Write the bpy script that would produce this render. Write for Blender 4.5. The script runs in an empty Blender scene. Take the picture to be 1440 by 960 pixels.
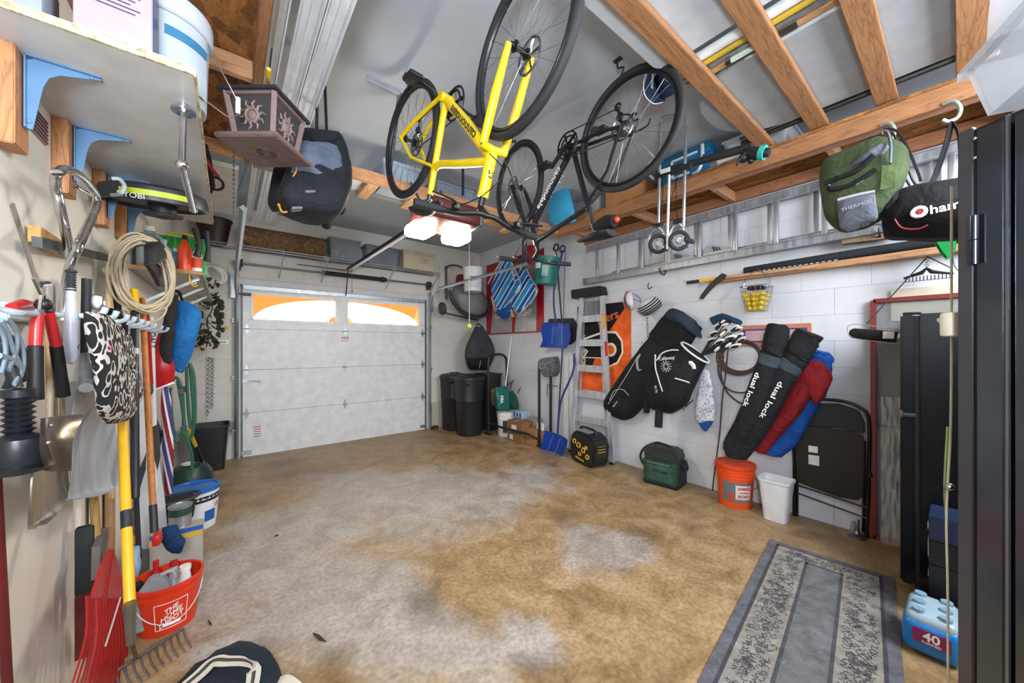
import bpy, bmesh, math, random
from mathutils import Vector as V, Matrix, noise
random.seed(7)
sc = bpy.context.scene
C = sc.collection
PI = math.pi
# ---------- measured camera: focal 502 px at 1440 wide, horizon at row 487, yaw 38.5 deg, height 1.38 m ----------
FP, HZ, H = 502.0, 487.0, 1.38
SX, CXX = .6225, .7826
XL, XR, YB, ZC, YN = -.48, 3.66, 5.57, 3.10, -1.6      # left wall, right wall, far wall, ceiling, near wall
def ray(u, v):
    r = (u-720)/FP
    return V((r*CXX+SX, -r*SX+CXX, (HZ-v)/FP))
def at(u, v, X=None, Y=None, Z=None, s=None):
    d = ray(u, v)
    if X is not None: s = X/d.x
    elif Y is not None: s = Y/d.y
    elif Z is not None: s = (Z-H)/d.z
    return V((0, 0, H)) + d*s
class Pl:
    """a real plane of the room (parallel to a wall) and its outward normal"""
    def __init__(s, k, off=0.0):
        s.k, s.off = k, off
        s.n = {'R': V((-1,0,0)), 'L': V((1,0,0)), 'B': V((0,-1,0)), 'Y': V((0,-1,0)), 'X': V((-1,0,0)), 'Z': V((0,0,1))}[k]
        s.x = {'R': V((0,-1,0)), 'L': V((0,1,0)), 'B': V((1,0,0)), 'Y': V((1,0,0)), 'X': V((0,-1,0)), 'Z': V((1,0,0))}[k]
        s.y = V((0,0,1)) if k != 'Z' else V((0,1,0))
    def __call__(s, u, v):
        k, o = s.k, s.off
        if k == 'R': return at(u, v, X=XR-o)
        if k == 'L': return at(u, v, X=XL+o)
        if k == 'B': return at(u, v, Y=YB-o)
        if k == 'X': return at(u, v, X=o)
        if k == 'Y': return at(u, v, Y=o)
        return at(u, v, Z=o)
    def M(s, u, v, rot=0, lift=0):
        p = s(u, v) + s.n*lift
        return FM(p, s.x, s.y) @ Matrix.Rotation(rot, 4, 'Z')
def FM(o, x, y):
    x = V(x).normalized(); z = x.cross(V(y)).normalized(); y = z.cross(x)
    m = Matrix((x, y, z)).transposed().to_4x4(); m.translation = V(o); return m
def TR(x, y, z, rz=0, rx=0, ry=0):
    return Matrix.Translation((x,y,z)) @ Matrix.Rotation(rz,4,'Z') @ Matrix.Rotation(ry,4,'Y') @ Matrix.Rotation(rx,4,'X')
def smooth(pts, n=6, closed=False):
    pts = [V(p) for p in pts]; L = len(pts); out = []
    rng = range(L) if closed else range(L-1)
    for i in rng:
        if closed: p0,p1,p2,p3 = pts[i-1],pts[i],pts[(i+1)%L],pts[(i+2)%L]
        else: p0,p1,p2,p3 = pts[max(i-1,0)],pts[i],pts[i+1],pts[min(i+2,L-1)]
        for k in range(n):
            t = k/n
            out.append(.5*((2*p1)+(p2-p0)*t+(2*p0-5*p1+4*p2-p3)*t*t+(3*p1-p0-3*p2+p3)*t**3))
    if not closed: out.append(pts[-1])
    return out
class MB:
    def __init__(s): s.v=[]; s.f=[]; s.m=[]; s.mi=0; s.M=Matrix.Identity(4)
    def _a(s, vs, fs, M=None):
        T = s.M @ M if M is not None else s.M
        b = len(s.v); s.v += [T @ V(p) for p in vs]
        flip = T.determinant() < 0
        for f in fs:
            f = [i+b for i in f]
            if flip: f.reverse()
            s.f.append(f); s.m.append(s.mi)
        return s
    def box(s, c, d, M=None, bv=0):
        x,y,z = [q/2 for q in d]; cx,cy,cz = c
        if bv:
            bm = bmesh.new(); bmesh.ops.create_cube(bm, size=1)
            for q in bm.verts: q.co = V((cx+q.co.x*2*x, cy+q.co.y*2*y, cz+q.co.z*2*z))
            bmesh.ops.bevel(bm, geom=bm.edges[:], offset=min(bv, min(x,y,z)*.95), segments=2 if bv<.02 else 4, affect='EDGES', profile=.5)
            bm.verts.ensure_lookup_table()
            s._a([q.co.copy() for q in bm.verts], [[q.index for q in f.verts] for f in bm.faces], M); bm.free(); return s
        vs = [(cx+a*x,cy+b*y,cz+e*z) for a in (-1,1) for b in (-1,1) for e in (-1,1)]
        return s._a(vs, [(0,1,3,2),(4,6,7,5),(0,4,5,1),(2,3,7,6),(0,2,6,4),(1,5,7,3)], M)
    def tube(s, pts, r, n=8, closed=False, M=None, flat=1.0, up=None):
        pts = [V(p) for p in pts]; L = len(pts)
        if L < 2: return s
        rs = r if isinstance(r, (list, tuple)) else [r]*L
        if len(rs) != L:
            rs = [rs[min(int(i/(L-1)*(len(rs)-1)), len(rs)-2)]*(1-((i/(L-1)*(len(rs)-1))-min(int(i/(L-1)*(len(rs)-1)), len(rs)-2))) + rs[min(int(i/(L-1)*(len(rs)-1)), len(rs)-2)+1]*((i/(L-1)*(len(rs)-1))-min(int(i/(L-1)*(len(rs)-1)), len(rs)-2)) for i in range(L)]
        t = []
        for i in range(L):
            a = pts[i-1] if (i > 0 or closed) else pts[0]
            b = pts[(i+1) % L] if (i < L-1 or closed) else pts[-1]
            d = b-a; t.append(d.normalized() if d.length > 1e-9 else V((0,0,1)))
        u = V(up) if up is not None else (V((0,0,1)) if abs(t[0].z) < .9 else V((1,0,0)))
        u = (u - t[0]*u.dot(t[0])).normalized(); vs = []
        for i in range(L):
            u = (u - t[i]*u.dot(t[i]))
            u = u.normalized() if u.length > 1e-6 else t[i].orthogonal().normalized()
            w = t[i].cross(u)
            for k in range(n):
                a = 2*PI*k/n; vs.append(pts[i] + u*(math.cos(a)*rs[i]) + w*(math.sin(a)*rs[i]*flat))
        fs = []
        for i in range(L if closed else L-1):
            j = (i+1) % L
            for k in range(n):
                fs.append((i*n+k, i*n+(k+1)%n, j*n+(k+1)%n, j*n+k))
        if not closed: fs += [tuple(range(n))[::-1], tuple((L-1)*n+k for k in range(n))]
        return s._a(vs, fs, M)
    def cyl(s, a, b, r, r2=None, n=12, M=None): return s.tube([a, b], [r, r if r2 is None else r2], n, M=M)
    def bar(s, a, b, w, h, up=(0,0,1), M=None):
        a, b = V(a), V(b); d = (b-a); l = d.length; y = V(up)
        x = d.normalized(); 
        if abs(x.dot(y.normalized())) > .99: y = x.orthogonal()
        T = FM((a+b)/2, x, x.cross(y).cross(x)) 
        return s.box((0,0,0), (l, h, w), T if M is None else M @ T)
    def lathe(s, prof, n=24, M=None, arc=None, sx=1, sy=1):
        L = len(prof); vs = []
        for r, z in prof:
            for k in range(n):
                a = 2*PI*k/n; vs.append((r*math.cos(a)*sx, r*math.sin(a)*sy, z))
        fs = [(i*n+k, i*n+(k+1)%n, (i+1)*n+(k+1)%n, (i+1)*n+k) for i in range(L-1) for k in range(n)]
        if prof[0][0] > 1e-5: fs.append(tuple(range(n))[::-1])
        if prof[-1][0] > 1e-5: fs.append(tuple((L-1)*n+k for k in range(n)))
        return s._a(vs, fs, M)
    def sph(s, c, r, sc_=(1,1,1), n=12, M=None):
        m = n//2+1; prof = [(max(math.sin(PI*i/m),1e-4 if 0<i<m else 0)*r, -math.cos(PI*i/m)*r) for i in range(m+1)]
        T = Matrix.Translation(c) @ Matrix.Diagonal((*sc_,1))
        return s.lathe(prof, n, T if M is None else M @ T)
    def torus(s, c, R_, r, ax=(0,0,1), n=32, k=8, M=None, sy=1.0):
        z = V(ax).normalized(); x = z.orthogonal().normalized(); y = z.cross(x)
        return s.tube([V(c)+x*R_*math.cos(2*PI*i/n)+y*R_*sy*math.sin(2*PI*i/n) for i in range(n)], r, k, closed=True, M=M)
    def loft(s, rings, closed=False, caps=True, M=None):
        n = len(rings[0]); L = len(rings); vs = [p for r in rings for p in r]; fs = []
        for i in range(L if closed else L-1):
            j = (i+1)%L
            for k in range(n): fs.append((i*n+k, i*n+(k+1)%n, j*n+(k+1)%n, j*n+k))
        if caps and not closed: fs += [tuple(range(n))[::-1], tuple((L-1)*n+k for k in range(n))]
        return s._a(vs, fs, M)
    def prism(s, poly, h, M=None, z0=0):
        n = len(poly); vs = [(p[0],p[1],z0) for p in poly]+[(p[0],p[1],z0+h) for p in poly]
        ar = sum(poly[i][0]*poly[(i+1)%n][1]-poly[(i+1)%n][0]*poly[i][1] for i in range(n))
        fs = [tuple(range(n))[::-1], tuple(range(n,2*n))]+[(i,(i+1)%n,n+(i+1)%n,n+i) for i in range(n)]
        if ar < 0: fs = [f[::-1] for f in fs]
        return s._a(vs, fs, M)
    def slab(s, px, pl, th, back=False):
        """outline read off in pixels, laid on a real plane, given thickness th along the normal"""
        ps = [pl(u, v) for u, v in px]; n = pl.n; a = [p for p in ps]; b = [p+n*th for p in ps]; k = len(ps)
        nn = V((0,0,0))
        for i in range(k): nn += ps[i].cross(ps[(i+1)%k])
        fs = [tuple(range(k))[::-1], tuple(range(k,2*k))]+[(i,(i+1)%k,k+(i+1)%k,k+i) for i in range(k)]
        if nn.dot(n) < 0: fs = [f[::-1] for f in fs]
        return s._a(a+b, fs)
    def pairs(s, prs, pl, ds, n=16, e=2.4, amp=0.0, fr=9.0, sub=3, lift=None, seed=0):
        """soft body: left/right edge pairs in pixels on a plane, half-depths ds; ring cross-sections are superellipses"""
        L = len(prs); ds = ds if isinstance(ds,(list,tuple)) else [ds]*L
        lf = lift if isinstance(lift,(list,tuple)) else [lift if lift is not None else 0]*L
        A = smooth([pl(a,b) for a,b,_,_ in prs], sub); B_ = smooth([pl(c,d) for _,_,c,d in prs], sub)
        D = smooth([V((d,l,0)) for d,l in zip(ds,lf)], sub); rings = []
        for a, b, d in zip(A, B_, D):
            c = (a+b)/2 + pl.n*(d.x+d.y); w = (b-a)/2; ring = []
            for k in range(n):
                t = 2*PI*k/n; ct, st = math.cos(t), math.sin(t)
                x = math.copysign(abs(ct)**(2/e), ct); y = math.copysign(abs(st)**(2/e), st)
                p = c + w*x + pl.n*(max(d.x,.001)*y)
                if amp: p += noise.noise_vector(p*fr+V((seed,seed*2,0)))*amp
                ring.append(p)
            rings.append(ring)
        if len(rings) > 1:
            t = (rings[1][0]-rings[0][0]); a0 = rings[0]
            w0 = (a0[0]-a0[n//2]); 
            if w0.cross(pl.n).dot(t) > 0: rings = [r[::-1] for r in rings]
            rings = [r for r in rings]
        # rounded ends
        def shrink(r, f, off): 
            c = sum(r, V((0,0,0)))/len(r); return [c+(p-c)*f+off for p in r]
        t0 = (sum(rings[0],V((0,0,0)))-sum(rings[1],V((0,0,0))))/n; t1 = (sum(rings[-1],V((0,0,0)))-sum(rings[-2],V((0,0,0))))/n
        t0 = t0.normalized()*.008; t1 = t1.normalized()*.008
        rings = [shrink(rings[0],.55,t0*1.3), shrink(rings[0],.85,t0)] + rings + [shrink(rings[-1],.85,t1), shrink(rings[-1],.55,t1*1.3)]
        return s.loft(rings)
    def sheet(s, fn, nu, nv, th, nrm=None):
        g = [[V(fn(i/nu, j/nv)) for j in range(nv+1)] for i in range(nu+1)]; vs=[]; w = nv+1
        def nn(i,j):
            a = g[min(i+1,nu)][j]-g[max(i-1,0)][j]; b = g[i][min(j+1,nv)]-g[i][max(j-1,0)]; q = a.cross(b)
            return q.normalized() if q.length > 1e-12 else V((0,0,1))
        N = (nu+1)*w
        top = [g[i][j]+nn(i,j)*th/2 for i in range(nu+1) for j in range(w)]; bot = [g[i][j]-nn(i,j)*th/2 for i in range(nu+1) for j in range(w)]
        fs = []
        for i in range(nu):
            for j in range(nv):
                a,b,c,d = i*w+j,(i+1)*w+j,(i+1)*w+j+1,i*w+j+1
                fs += [(a,b,c,d),(N+a,N+d,N+c,N+b)]
        for i in range(nu):
            a,b = i*w,(i+1)*w; fs.append((a,N+a,N+b,b)); a,b = a+nv,b+nv; fs.append((a,b,N+b,N+a))
        for j in range(nv):
            a,b = j,j+1; fs.append((a,b,N+b,N+a)); a,b = nu*w+j,nu*w+j+1; fs.append((a,N+a,N+b,b))
        return s._a(top+bot, fs)
def link(name, mb, mats, bevel=0, sharp=38, sub=0):
    me = bpy.data.meshes.new(name)
    me.from_pydata([tuple(p) for p in mb.v], [], mb.f)
    if not isinstance(mats, (list, tuple)): mats = [mats]
    for m in mats: me.materials.append(m)
    me.polygons.foreach_set('material_index', mb.m)
    bm = bmesh.new(); bm.from_mesh(me)
    bmesh.ops.recalc_face_normals(bm, faces=bm.faces)
    if bevel:
        es = [e for e in bm.edges if len(e.link_faces) == 2 and e.calc_face_angle(0) > .6]
        bmesh.ops.bevel(bm, geom=es, offset=bevel, segments=2, affect='EDGES', clamp_overlap=True)
    lim = math.radians(sharp)
    for f in bm.faces: f.smooth = True
    for e in bm.edges:
        if len(e.link_faces) == 2 and e.calc_face_angle(0) > lim: e.smooth = False
    bm.to_mesh(me); bm.free()
    o = bpy.data.objects.new(name, me); C.objects.link(o)
    if sub:
        md = o.modifiers.new('sub', 'SUBSURF'); md.levels = sub; md.render_levels = sub
    return o
def recenter(objs, root):
    lo = V((1e9,)*3); hi = V((-1e9,)*3)
    for o in objs:
        if o.type == 'MESH':
            for q in o.data.vertices:
                for i in range(3):
                    lo[i] = min(lo[i], q.co[i]); hi[i] = max(hi[i], q.co[i])
    c = V(((lo.x+hi.x)/2, (lo.y+hi.y)/2, lo.z)); done = set()
    for o in objs:
        if o.type == 'MESH':
            if o.data.name in done: continue
            done.add(o.data.name); o.data.transform(Matrix.Translation(-c))
        elif o.type == 'FONT': o.matrix_local = Matrix.Translation(-c) @ o.matrix_local
    root.location = c
def one(name, label, cat, mb, mats, group=None, kind=None, **k):
    o = link(name, mb, mats, **k); recenter([o], o)
    o['label'] = label; o['category'] = cat
    if group: o['group'] = group
    if kind: o['kind'] = kind
    return o
def struct(name, mb, mats, label=None, **k):
    o = link(name, mb, mats, **k); o['kind'] = 'structure'
    if label: o['label'] = label
    return o
class Thing:
    def __init__(s, name, label, cat, group=None):
        s.e = bpy.data.objects.new(name, None); C.objects.link(s.e); s.e.empty_display_size = .05
        s.e['label'] = label; s.e['category'] = cat
        if group: s.e['group'] = group
        s.o = []
    def add(s, name, mb, mats, parent=None, label=None, kind=None, **k):
        o = link(name, mb, mats, **k); o.parent = parent or s.e; s.o.append(o)
        if label: o['label'] = label
        if kind: o['kind'] = kind
        return o
    def text(s, body, size, M, m, parent=None, name='lettering', ext=.0006, align='CENTER', bold=0, sp=1.0, wx=1.0):
        cu = bpy.data.curves.new(name, 'FONT'); cu.body = body; cu.size = size; cu.extrude = ext; cu.align_x = align; cu.align_y = 'CENTER'
        cu.offset = bold; cu.space_character = sp; cu.resolution_u = 3; cu.materials.append(m)
        o = bpy.data.objects.new(name, cu); C.objects.link(o); bpy.context.view_layer.update()
        me = bpy.data.meshes.new_from_object(o.evaluated_get(bpy.context.evaluated_depsgraph_get())); C.objects.unlink(o); bpy.data.objects.remove(o)
        me.transform(M @ Matrix.Diagonal((wx,1,1,1))); me.materials.clear(); me.materials.append(m)
        o = bpy.data.objects.new(name, me); C.objects.link(o); o.parent = parent or s.e; s.o.append(o); return o
    def done(s): recenter(s.o, s.e); return s
# ---------------------------------------------------------------- materials
def lin(h):
    if isinstance(h, str):
        h = h.lstrip('#'); h = [int(h[i:i+2],16)/255 for i in (0,2,4)]
    return tuple((c/12.92 if c <= .04045 else ((c+.055)/1.055)**2.4) for c in h)+(1,)
_mc = {}
def nodes(name):
    m = bpy.data.materials.new(name); m.use_nodes = True; nt = m.node_tree
    return m, nt, nt.nodes['Principled BSDF']
def N(nt, t, **k):
    n = nt.nodes.new(t)
    for a, b in k.items():
        if a in n.inputs: n.inputs[a].default_value = b
        else: setattr(n, a, b)
    return n
def coord(nt, scale=(1,1,1), src='Object', rot=(0,0,0), loc=(0,0,0)):
    t = N(nt, 'ShaderNodeTexCoord'); mp = N(nt, 'ShaderNodeMapping')
    mp.inputs['Scale'].default_value = scale; mp.inputs['Rotation'].default_value = rot; mp.inputs['Location'].default_value = loc
    nt.links.new(t.outputs[src], mp.inputs[0]); return mp.outputs[0]
def ramp(nt, fac, stops, interp='LINEAR'):
    r = N(nt, 'ShaderNodeValToRGB'); r.color_ramp.interpolation = interp
    while len(r.color_ramp.elements) < len(stops): r.color_ramp.elements.new(.5)
    for e, (p, c) in zip(r.color_ramp.elements, stops):
        e.position = p; e.color = lin(c) if isinstance(c, str) else ((c,c,c,1) if isinstance(c,(int,float)) else c)
    nt.links.new(fac, r.inputs[0]); return r.outputs[0]
def mix(nt, fac, a, b, mode='MIX'):
    n = N(nt, 'ShaderNodeMix', data_type='RGBA', blend_type=mode)
    for i, x in ((0,fac),(6,a),(7,b)):
        if isinstance(x, (int,float)): n.inputs[i].default_value = x
        elif isinstance(x, (tuple,str)): n.inputs[i].default_value = lin(x) if isinstance(x,str) else x
        else: nt.links.new(x, n.inputs[i])
    return n.outputs[2]
def bump(nt, bs, h, st, d=.01):
    b = N(nt, 'ShaderNodeBump'); b.inputs['Strength'].default_value = st; b.inputs['Distance'].default_value = d
    nt.links.new(h, b.inputs['Height']); nt.links.new(b.outputs[0], bs.inputs['Normal'])
def m(h, r=.5, metal=0, k='', sc_=1.0, spec=None):
    key = (h, r, metal, k, sc_, spec)
    if key in _mc: return _mc[key]
    mt, nt, bs = nodes('mat_'+str(h).strip('#')+k); L = nt.links.new
    bs.inputs['Roughness'].default_value = r; bs.inputs['Metallic'].default_value = metal
    if spec is not None: bs.inputs['Specular IOR Level'].default_value = spec
    base = lin(h)
    def sh(f): return tuple(min(1,c*f) for c in base[:3])+(1,)
    co = coord(nt)
    if k == 'fab':
        n1 = N(nt,'ShaderNodeTexNoise', Scale=7*sc_, Detail=4.0); L(co, n1.inputs['Vector'])
        c = ramp(nt, n1.outputs['Fac'], [(.3, sh(.72)), (.7, sh(1.25))]); L(c, bs.inputs['Base Color'])
        n2 = N(nt,'ShaderNodeTexNoise', Scale=320*sc_, Detail=2.0); L(co, n2.inputs['Vector'])
        n3 = N(nt,'ShaderNodeTexNoise', Scale=14*sc_, Detail=3.0, Distortion=1.2); L(co, n3.inputs['Vector'])
        a = N(nt,'ShaderNodeMath', operation='MULTIPLY_ADD'); L(n2.outputs['Fac'], a.inputs[0]); a.inputs[1].default_value=.12; L(n3.outputs['Fac'], a.inputs[2])
        bump(nt, bs, a.outputs[0], .7, .02)
        bs.inputs['Sheen Weight'].default_value = .02; bs.inputs['Specular IOR Level'].default_value = .25
    elif k in ('woodX','woodY','woodZ'):
        s3 = {'woodX':(1.2,14,14),'woodY':(14,1.2,14),'woodZ':(14,14,1.2)}[k]
        cc = coord(nt, tuple(q*sc_ for q in s3))
        n1 = N(nt,'ShaderNodeTexNoise', Scale=1.3, Detail=3.0, Distortion=1.6); L(cc, n1.inputs['Vector'])
        mu = N(nt,'ShaderNodeMath', operation='MULTIPLY'); L(n1.outputs['Fac'], mu.inputs[0]); mu.inputs[1].default_value = 13
        fr = N(nt,'ShaderNodeMath', operation='PINGPONG'); L(mu.outputs[0], fr.inputs[0]); fr.inputs[1].default_value = 1
        n2 = N(nt,'ShaderNodeTexNoise', Scale=9.0, Detail=4.0); L(cc, n2.inputs['Vector'])
        c = ramp(nt, fr.outputs[0], [(0, sh(.62)), (.18, sh(.9)), (1, sh(1.12))])
        c2 = ramp(nt, n2.outputs['Fac'], [(.3, .8), (.7, 1.0)])
        L(mix(nt, 1.0, c, c2, 'MULTIPLY'), bs.inputs['Base Color']); bump(nt, bs, n2.outputs['Fac'], .25, .004)
    elif k == 'osb':
        v1 = N(nt,'ShaderNodeTexVoronoi', Scale=26*sc_); cc = coord(nt, (1,.45,1), rot=(0,0,.5)); L(cc, v1.inputs['Vector'])
        n1 = N(nt,'ShaderNodeTexNoise', Scale=60*sc_, Detail=3.0); L(co, n1.inputs['Vector'])
        sp = N(nt,'ShaderNodeSeparateColor'); L(v1.outputs['Color'], sp.inputs[0])
        c = ramp(nt, sp.outputs[0], [(0, sh(.5)), (.5, sh(.9)), (1, sh(1.35))])
        c2 = ramp(nt, n1.outputs['Fac'], [(.3, .6), (.65, 1.0)])
        L(mix(nt, 1.0, c, c2, 'MULTIPLY'), bs.inputs['Base Color']); bump(nt, bs, sp.outputs[1], .4, .004)
    elif k == 'steel':
        cc = coord(nt, (8,8,1)); n1 = N(nt,'ShaderNodeTexNoise', Scale=4*sc_, Detail=5.0); L(cc, n1.inputs['Vector'])
        L(ramp(nt, n1.outputs['Fac'], [(.3, sh(.75)), (.7, sh(1.15))]), bs.inputs['Base Color'])
        rr = ramp(nt, n1.outputs['Fac'], [(.3, max(r-.1,.05)), (.7, min(r+.15,1))]); L(rr, bs.inputs['Roughness'])
    else:
        n1 = N(nt,'ShaderNodeTexNoise', Scale=11*sc_, Detail=4.0); L(co, n1.inputs['Vector'])
        L(ramp(nt, n1.outputs['Fac'], [(.3, sh(.9)), (.7, sh(1.06))]), bs.inputs['Base Color'])
        if r > .25: 
            n2 = N(nt,'ShaderNodeTexNoise', Scale=90*sc_, Detail=2.0); L(co, n2.inputs['Vector']); bump(nt, bs, n2.outputs['Fac'], .08, .003)
    _mc[key] = mt; return mt
def stripes(cols, axis, period, r=.8, rot=(0,0,0)):
    """woven stripes: list of (width share, colour)"""
    mt, nt, bs = nodes('mat_striped'); L = nt.links.new; bs.inputs['Roughness'].default_value = r
    co = coord(nt, rot=rot); sp = N(nt,'ShaderNodeSeparateXYZ'); L(co, sp.inputs[0])
    d = N(nt,'ShaderNodeMath', operation='DIVIDE'); L(sp.outputs[axis], d.inputs[0]); d.inputs[1].default_value = period
    f = N(nt,'ShaderNodeMath', operation='FRACT'); L(d.outputs[0], f.inputs[0])
    tot = sum(c[0] for c in cols); p = 0; st = []
    for w, c in cols: st.append((p, c)); p += w/tot
    L(ramp(nt, f.outputs[0], st, 'CONSTANT'), bs.inputs['Base Color'])
    n2 = N(nt,'ShaderNodeTexNoise', Scale=300.0); L(co, n2.inputs['Vector']); bump(nt, bs, n2.outputs['Fac'], .3, .004)
    return mt
def patterned(base, figs, scale, thr=.5, r=.9, kind='vor', w=.03):
    """woven pattern, two colours"""
    mt, nt, bs = nodes('mat_pattern'); L = nt.links.new; bs.inputs['Roughness'].default_value = r; co = coord(nt)
    if kind == 'vor':
        n0 = N(nt,'ShaderNodeTexNoise', Scale=scale*.8, Detail=2.0); L(co, n0.inputs['Vector'])
        mx = N(nt,'ShaderNodeMixRGB', blend_type='ADD'); mx.inputs[0].default_value=.015; L(co, mx.inputs[1]); L(n0.outputs['Color'], mx.inputs[2])
        v = N(nt,'ShaderNodeTexVoronoi', Scale=scale, feature='SMOOTH_F1'); L(mx.outputs[0], v.inputs['Vector'])
        mu = N(nt,'ShaderNodeMath', operation='MULTIPLY'); L(v.outputs['Distance'], mu.inputs[0]); mu.inputs[1].default_value = 5
        pp = N(nt,'ShaderNodeMath', operation='PINGPONG'); L(mu.outputs[0], pp.inputs[0]); pp.inputs[1].default_value = 1
        fac = pp.outputs[0]
    else:
        n0 = N(nt,'ShaderNodeTexNoise', Scale=scale, Detail=1.5, Distortion=2.5); L(co, n0.inputs['Vector'])
        a = N(nt,'ShaderNodeMath', operation='SUBTRACT'); L(n0.outputs['Fac'], a.inputs[0]); a.inputs[1].default_value=.5
        b = N(nt,'ShaderNodeMath', operation='ABSOLUTE'); L(a.outputs[0], b.inputs[0])
        d = N(nt,'ShaderNodeMath', operation='MULTIPLY'); L(b.outputs[0], d.inputs[0]); d.inputs[1].default_value = 8
        fac = d.outputs[0]
    L(ramp(nt, fac, [(0, figs), (thr, base)], 'CONSTANT' if kind=='vor' else 'EASE'), bs.inputs['Base Color'])
    return mt
def glassy(h, alpha=.25, r=.15):
    key = ('g', h, alpha, r)
    if key in _mc: return _mc[key]
    mt, nt, bs = nodes('mat_clear'); L = nt.links.new; co = coord(nt)
    n1 = N(nt,'ShaderNodeTexNoise', Scale=9.0, Detail=2.0); L(co, n1.inputs['Vector'])
    L(ramp(nt, n1.outputs['Fac'], [(.3, tuple(c*.9 for c in lin(h)[:3])+(1,)), (.7, lin(h))]), bs.inputs['Base Color'])
    bs.inputs['Alpha'].default_value = alpha; bs.inputs['Roughness'].default_value = r; _mc[key] = mt; return mt
def emit(h, st, k=None):
    mt, nt, bs = nodes('mat_lit'); bs.inputs['Base Color'].default_value = lin(h)
    bs.inputs['Emission Color'].default_value = lin(h); bs.inputs['Emission Strength'].default_value = st; return mt
BLK = m('#141416', .45); BLKG = m('#0e0f12', .22); RUB = m('#1b1c1f', .75); CHR = m('#c9ccd0', .16, 1, 'steel'); ALU = m('#b9bec6', .32, 1, 'steel')
GALV = m('#aeb6be', .4, 1, 'steel'); WHT = m('#e9e9ea', .45); DKG = m('#3b3e43', .5); GRY = m('#8b9097', .5); RED = m('#c2211d', .4)
BLKF = m('#17181c', .85, 0, 'fab'); PINE = '#d6a070'
# ---------------------------------------------------------------- shell
def floor_mat():
    mt, nt, bs = nodes('mat_floor'); L = nt.links.new; co = coord(nt)
    n0 = N(nt,'ShaderNodeTexNoise', Scale=1.3, Detail=6.0, Roughness=.6, Distortion=.4); L(co, n0.inputs['Vector'])
    n1 = N(nt,'ShaderNodeTexNoise', Scale=4.5, Detail=8.0, Roughness=.65, Distortion=.8); L(co, n1.inputs['Vector'])
    n2 = N(nt,'ShaderNodeTexNoise', Scale=45.0, Detail=5.0); L(co, n2.inputs['Vector'])
    tan = ramp(nt, n1.outputs['Fac'], [(.25,'#70593d'),(.42,'#937955'),(.55,'#a88d68'),(.75,'#b9a484')])
    gry = ramp(nt, n1.outputs['Fac'], [(.25,'#8c8379'),(.5,'#aca39b'),(.75,'#c6beb8')])
    wx = N(nt,'ShaderNodeVectorMath', operation='SCALE'); L(n0.outputs['Color'], wx.inputs[0]); wx.inputs['Scale'].default_value = 1.1
    ad = N(nt,'ShaderNodeVectorMath', operation='ADD'); L(co, ad.inputs[0]); L(wx.outputs[0], ad.inputs[1])
    def blobs(lst, soft):
        cur = None
        for (u, v, rx) in lst:
            p = at(u, v, Z=0); sb = N(nt,'ShaderNodeVectorMath', operation='DISTANCE'); L(ad.outputs[0], sb.inputs[0]); sb.inputs[1].default_value = (p.x+.55, p.y+.55, .5)
            r = N(nt,'ShaderNodeMapRange'); L(sb.outputs['Value'], r.inputs[0]); r.inputs[1].default_value = rx; r.inputs[2].default_value = rx*soft; r.inputs[3].default_value = 0; r.inputs[4].default_value = 1
            if cur is None: cur = r.outputs[0]
            else:
                mx = N(nt,'ShaderNodeMath', operation='MAXIMUM'); L(cur, mx.inputs[0]); L(r.outputs[0], mx.inputs[1]); cur = mx.outputs[0]
        return cur
    g = blobs([(600,690,.95),(520,690,.8),(660,700,.7),(430,740,.7),(480,830,.6),(560,880,.4),(360,800,.5),(640,930,.3),(740,670,.55),(850,770,.35),(330,900,.3),(720,900,.28)], .55)
    c = mix(nt, g, tan, gry)
    d = blobs([(430,668,.42),(905,760,.2),(600,850,.22),(740,950,.2),(400,655,.3),(820,735,.3),(720,845,.14)], .1)
    c = mix(nt, N2(nt, d, .55), c, '#4c3c2c')
    c = mix(nt, .35, c, ramp(nt, n2.outputs['Fac'], [(.35,'#8d8374'),(.6,'#ffffff')]), 'MULTIPLY')
    L(c, bs.inputs['Base Color'])
    L(ramp(nt, n1.outputs['Fac'], [(.3,.34),(.7,.55)]), bs.inputs['Roughness'])
    bump(nt, bs, n2.outputs['Fac'], .12, .004); return mt
def N2(nt, sock, f):
    q = N(nt,'ShaderNodeMath', operation='MULTIPLY'); nt.links.new(sock, q.inputs[0]); q.inputs[1].default_value = f; return q.outputs[0]
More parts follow.
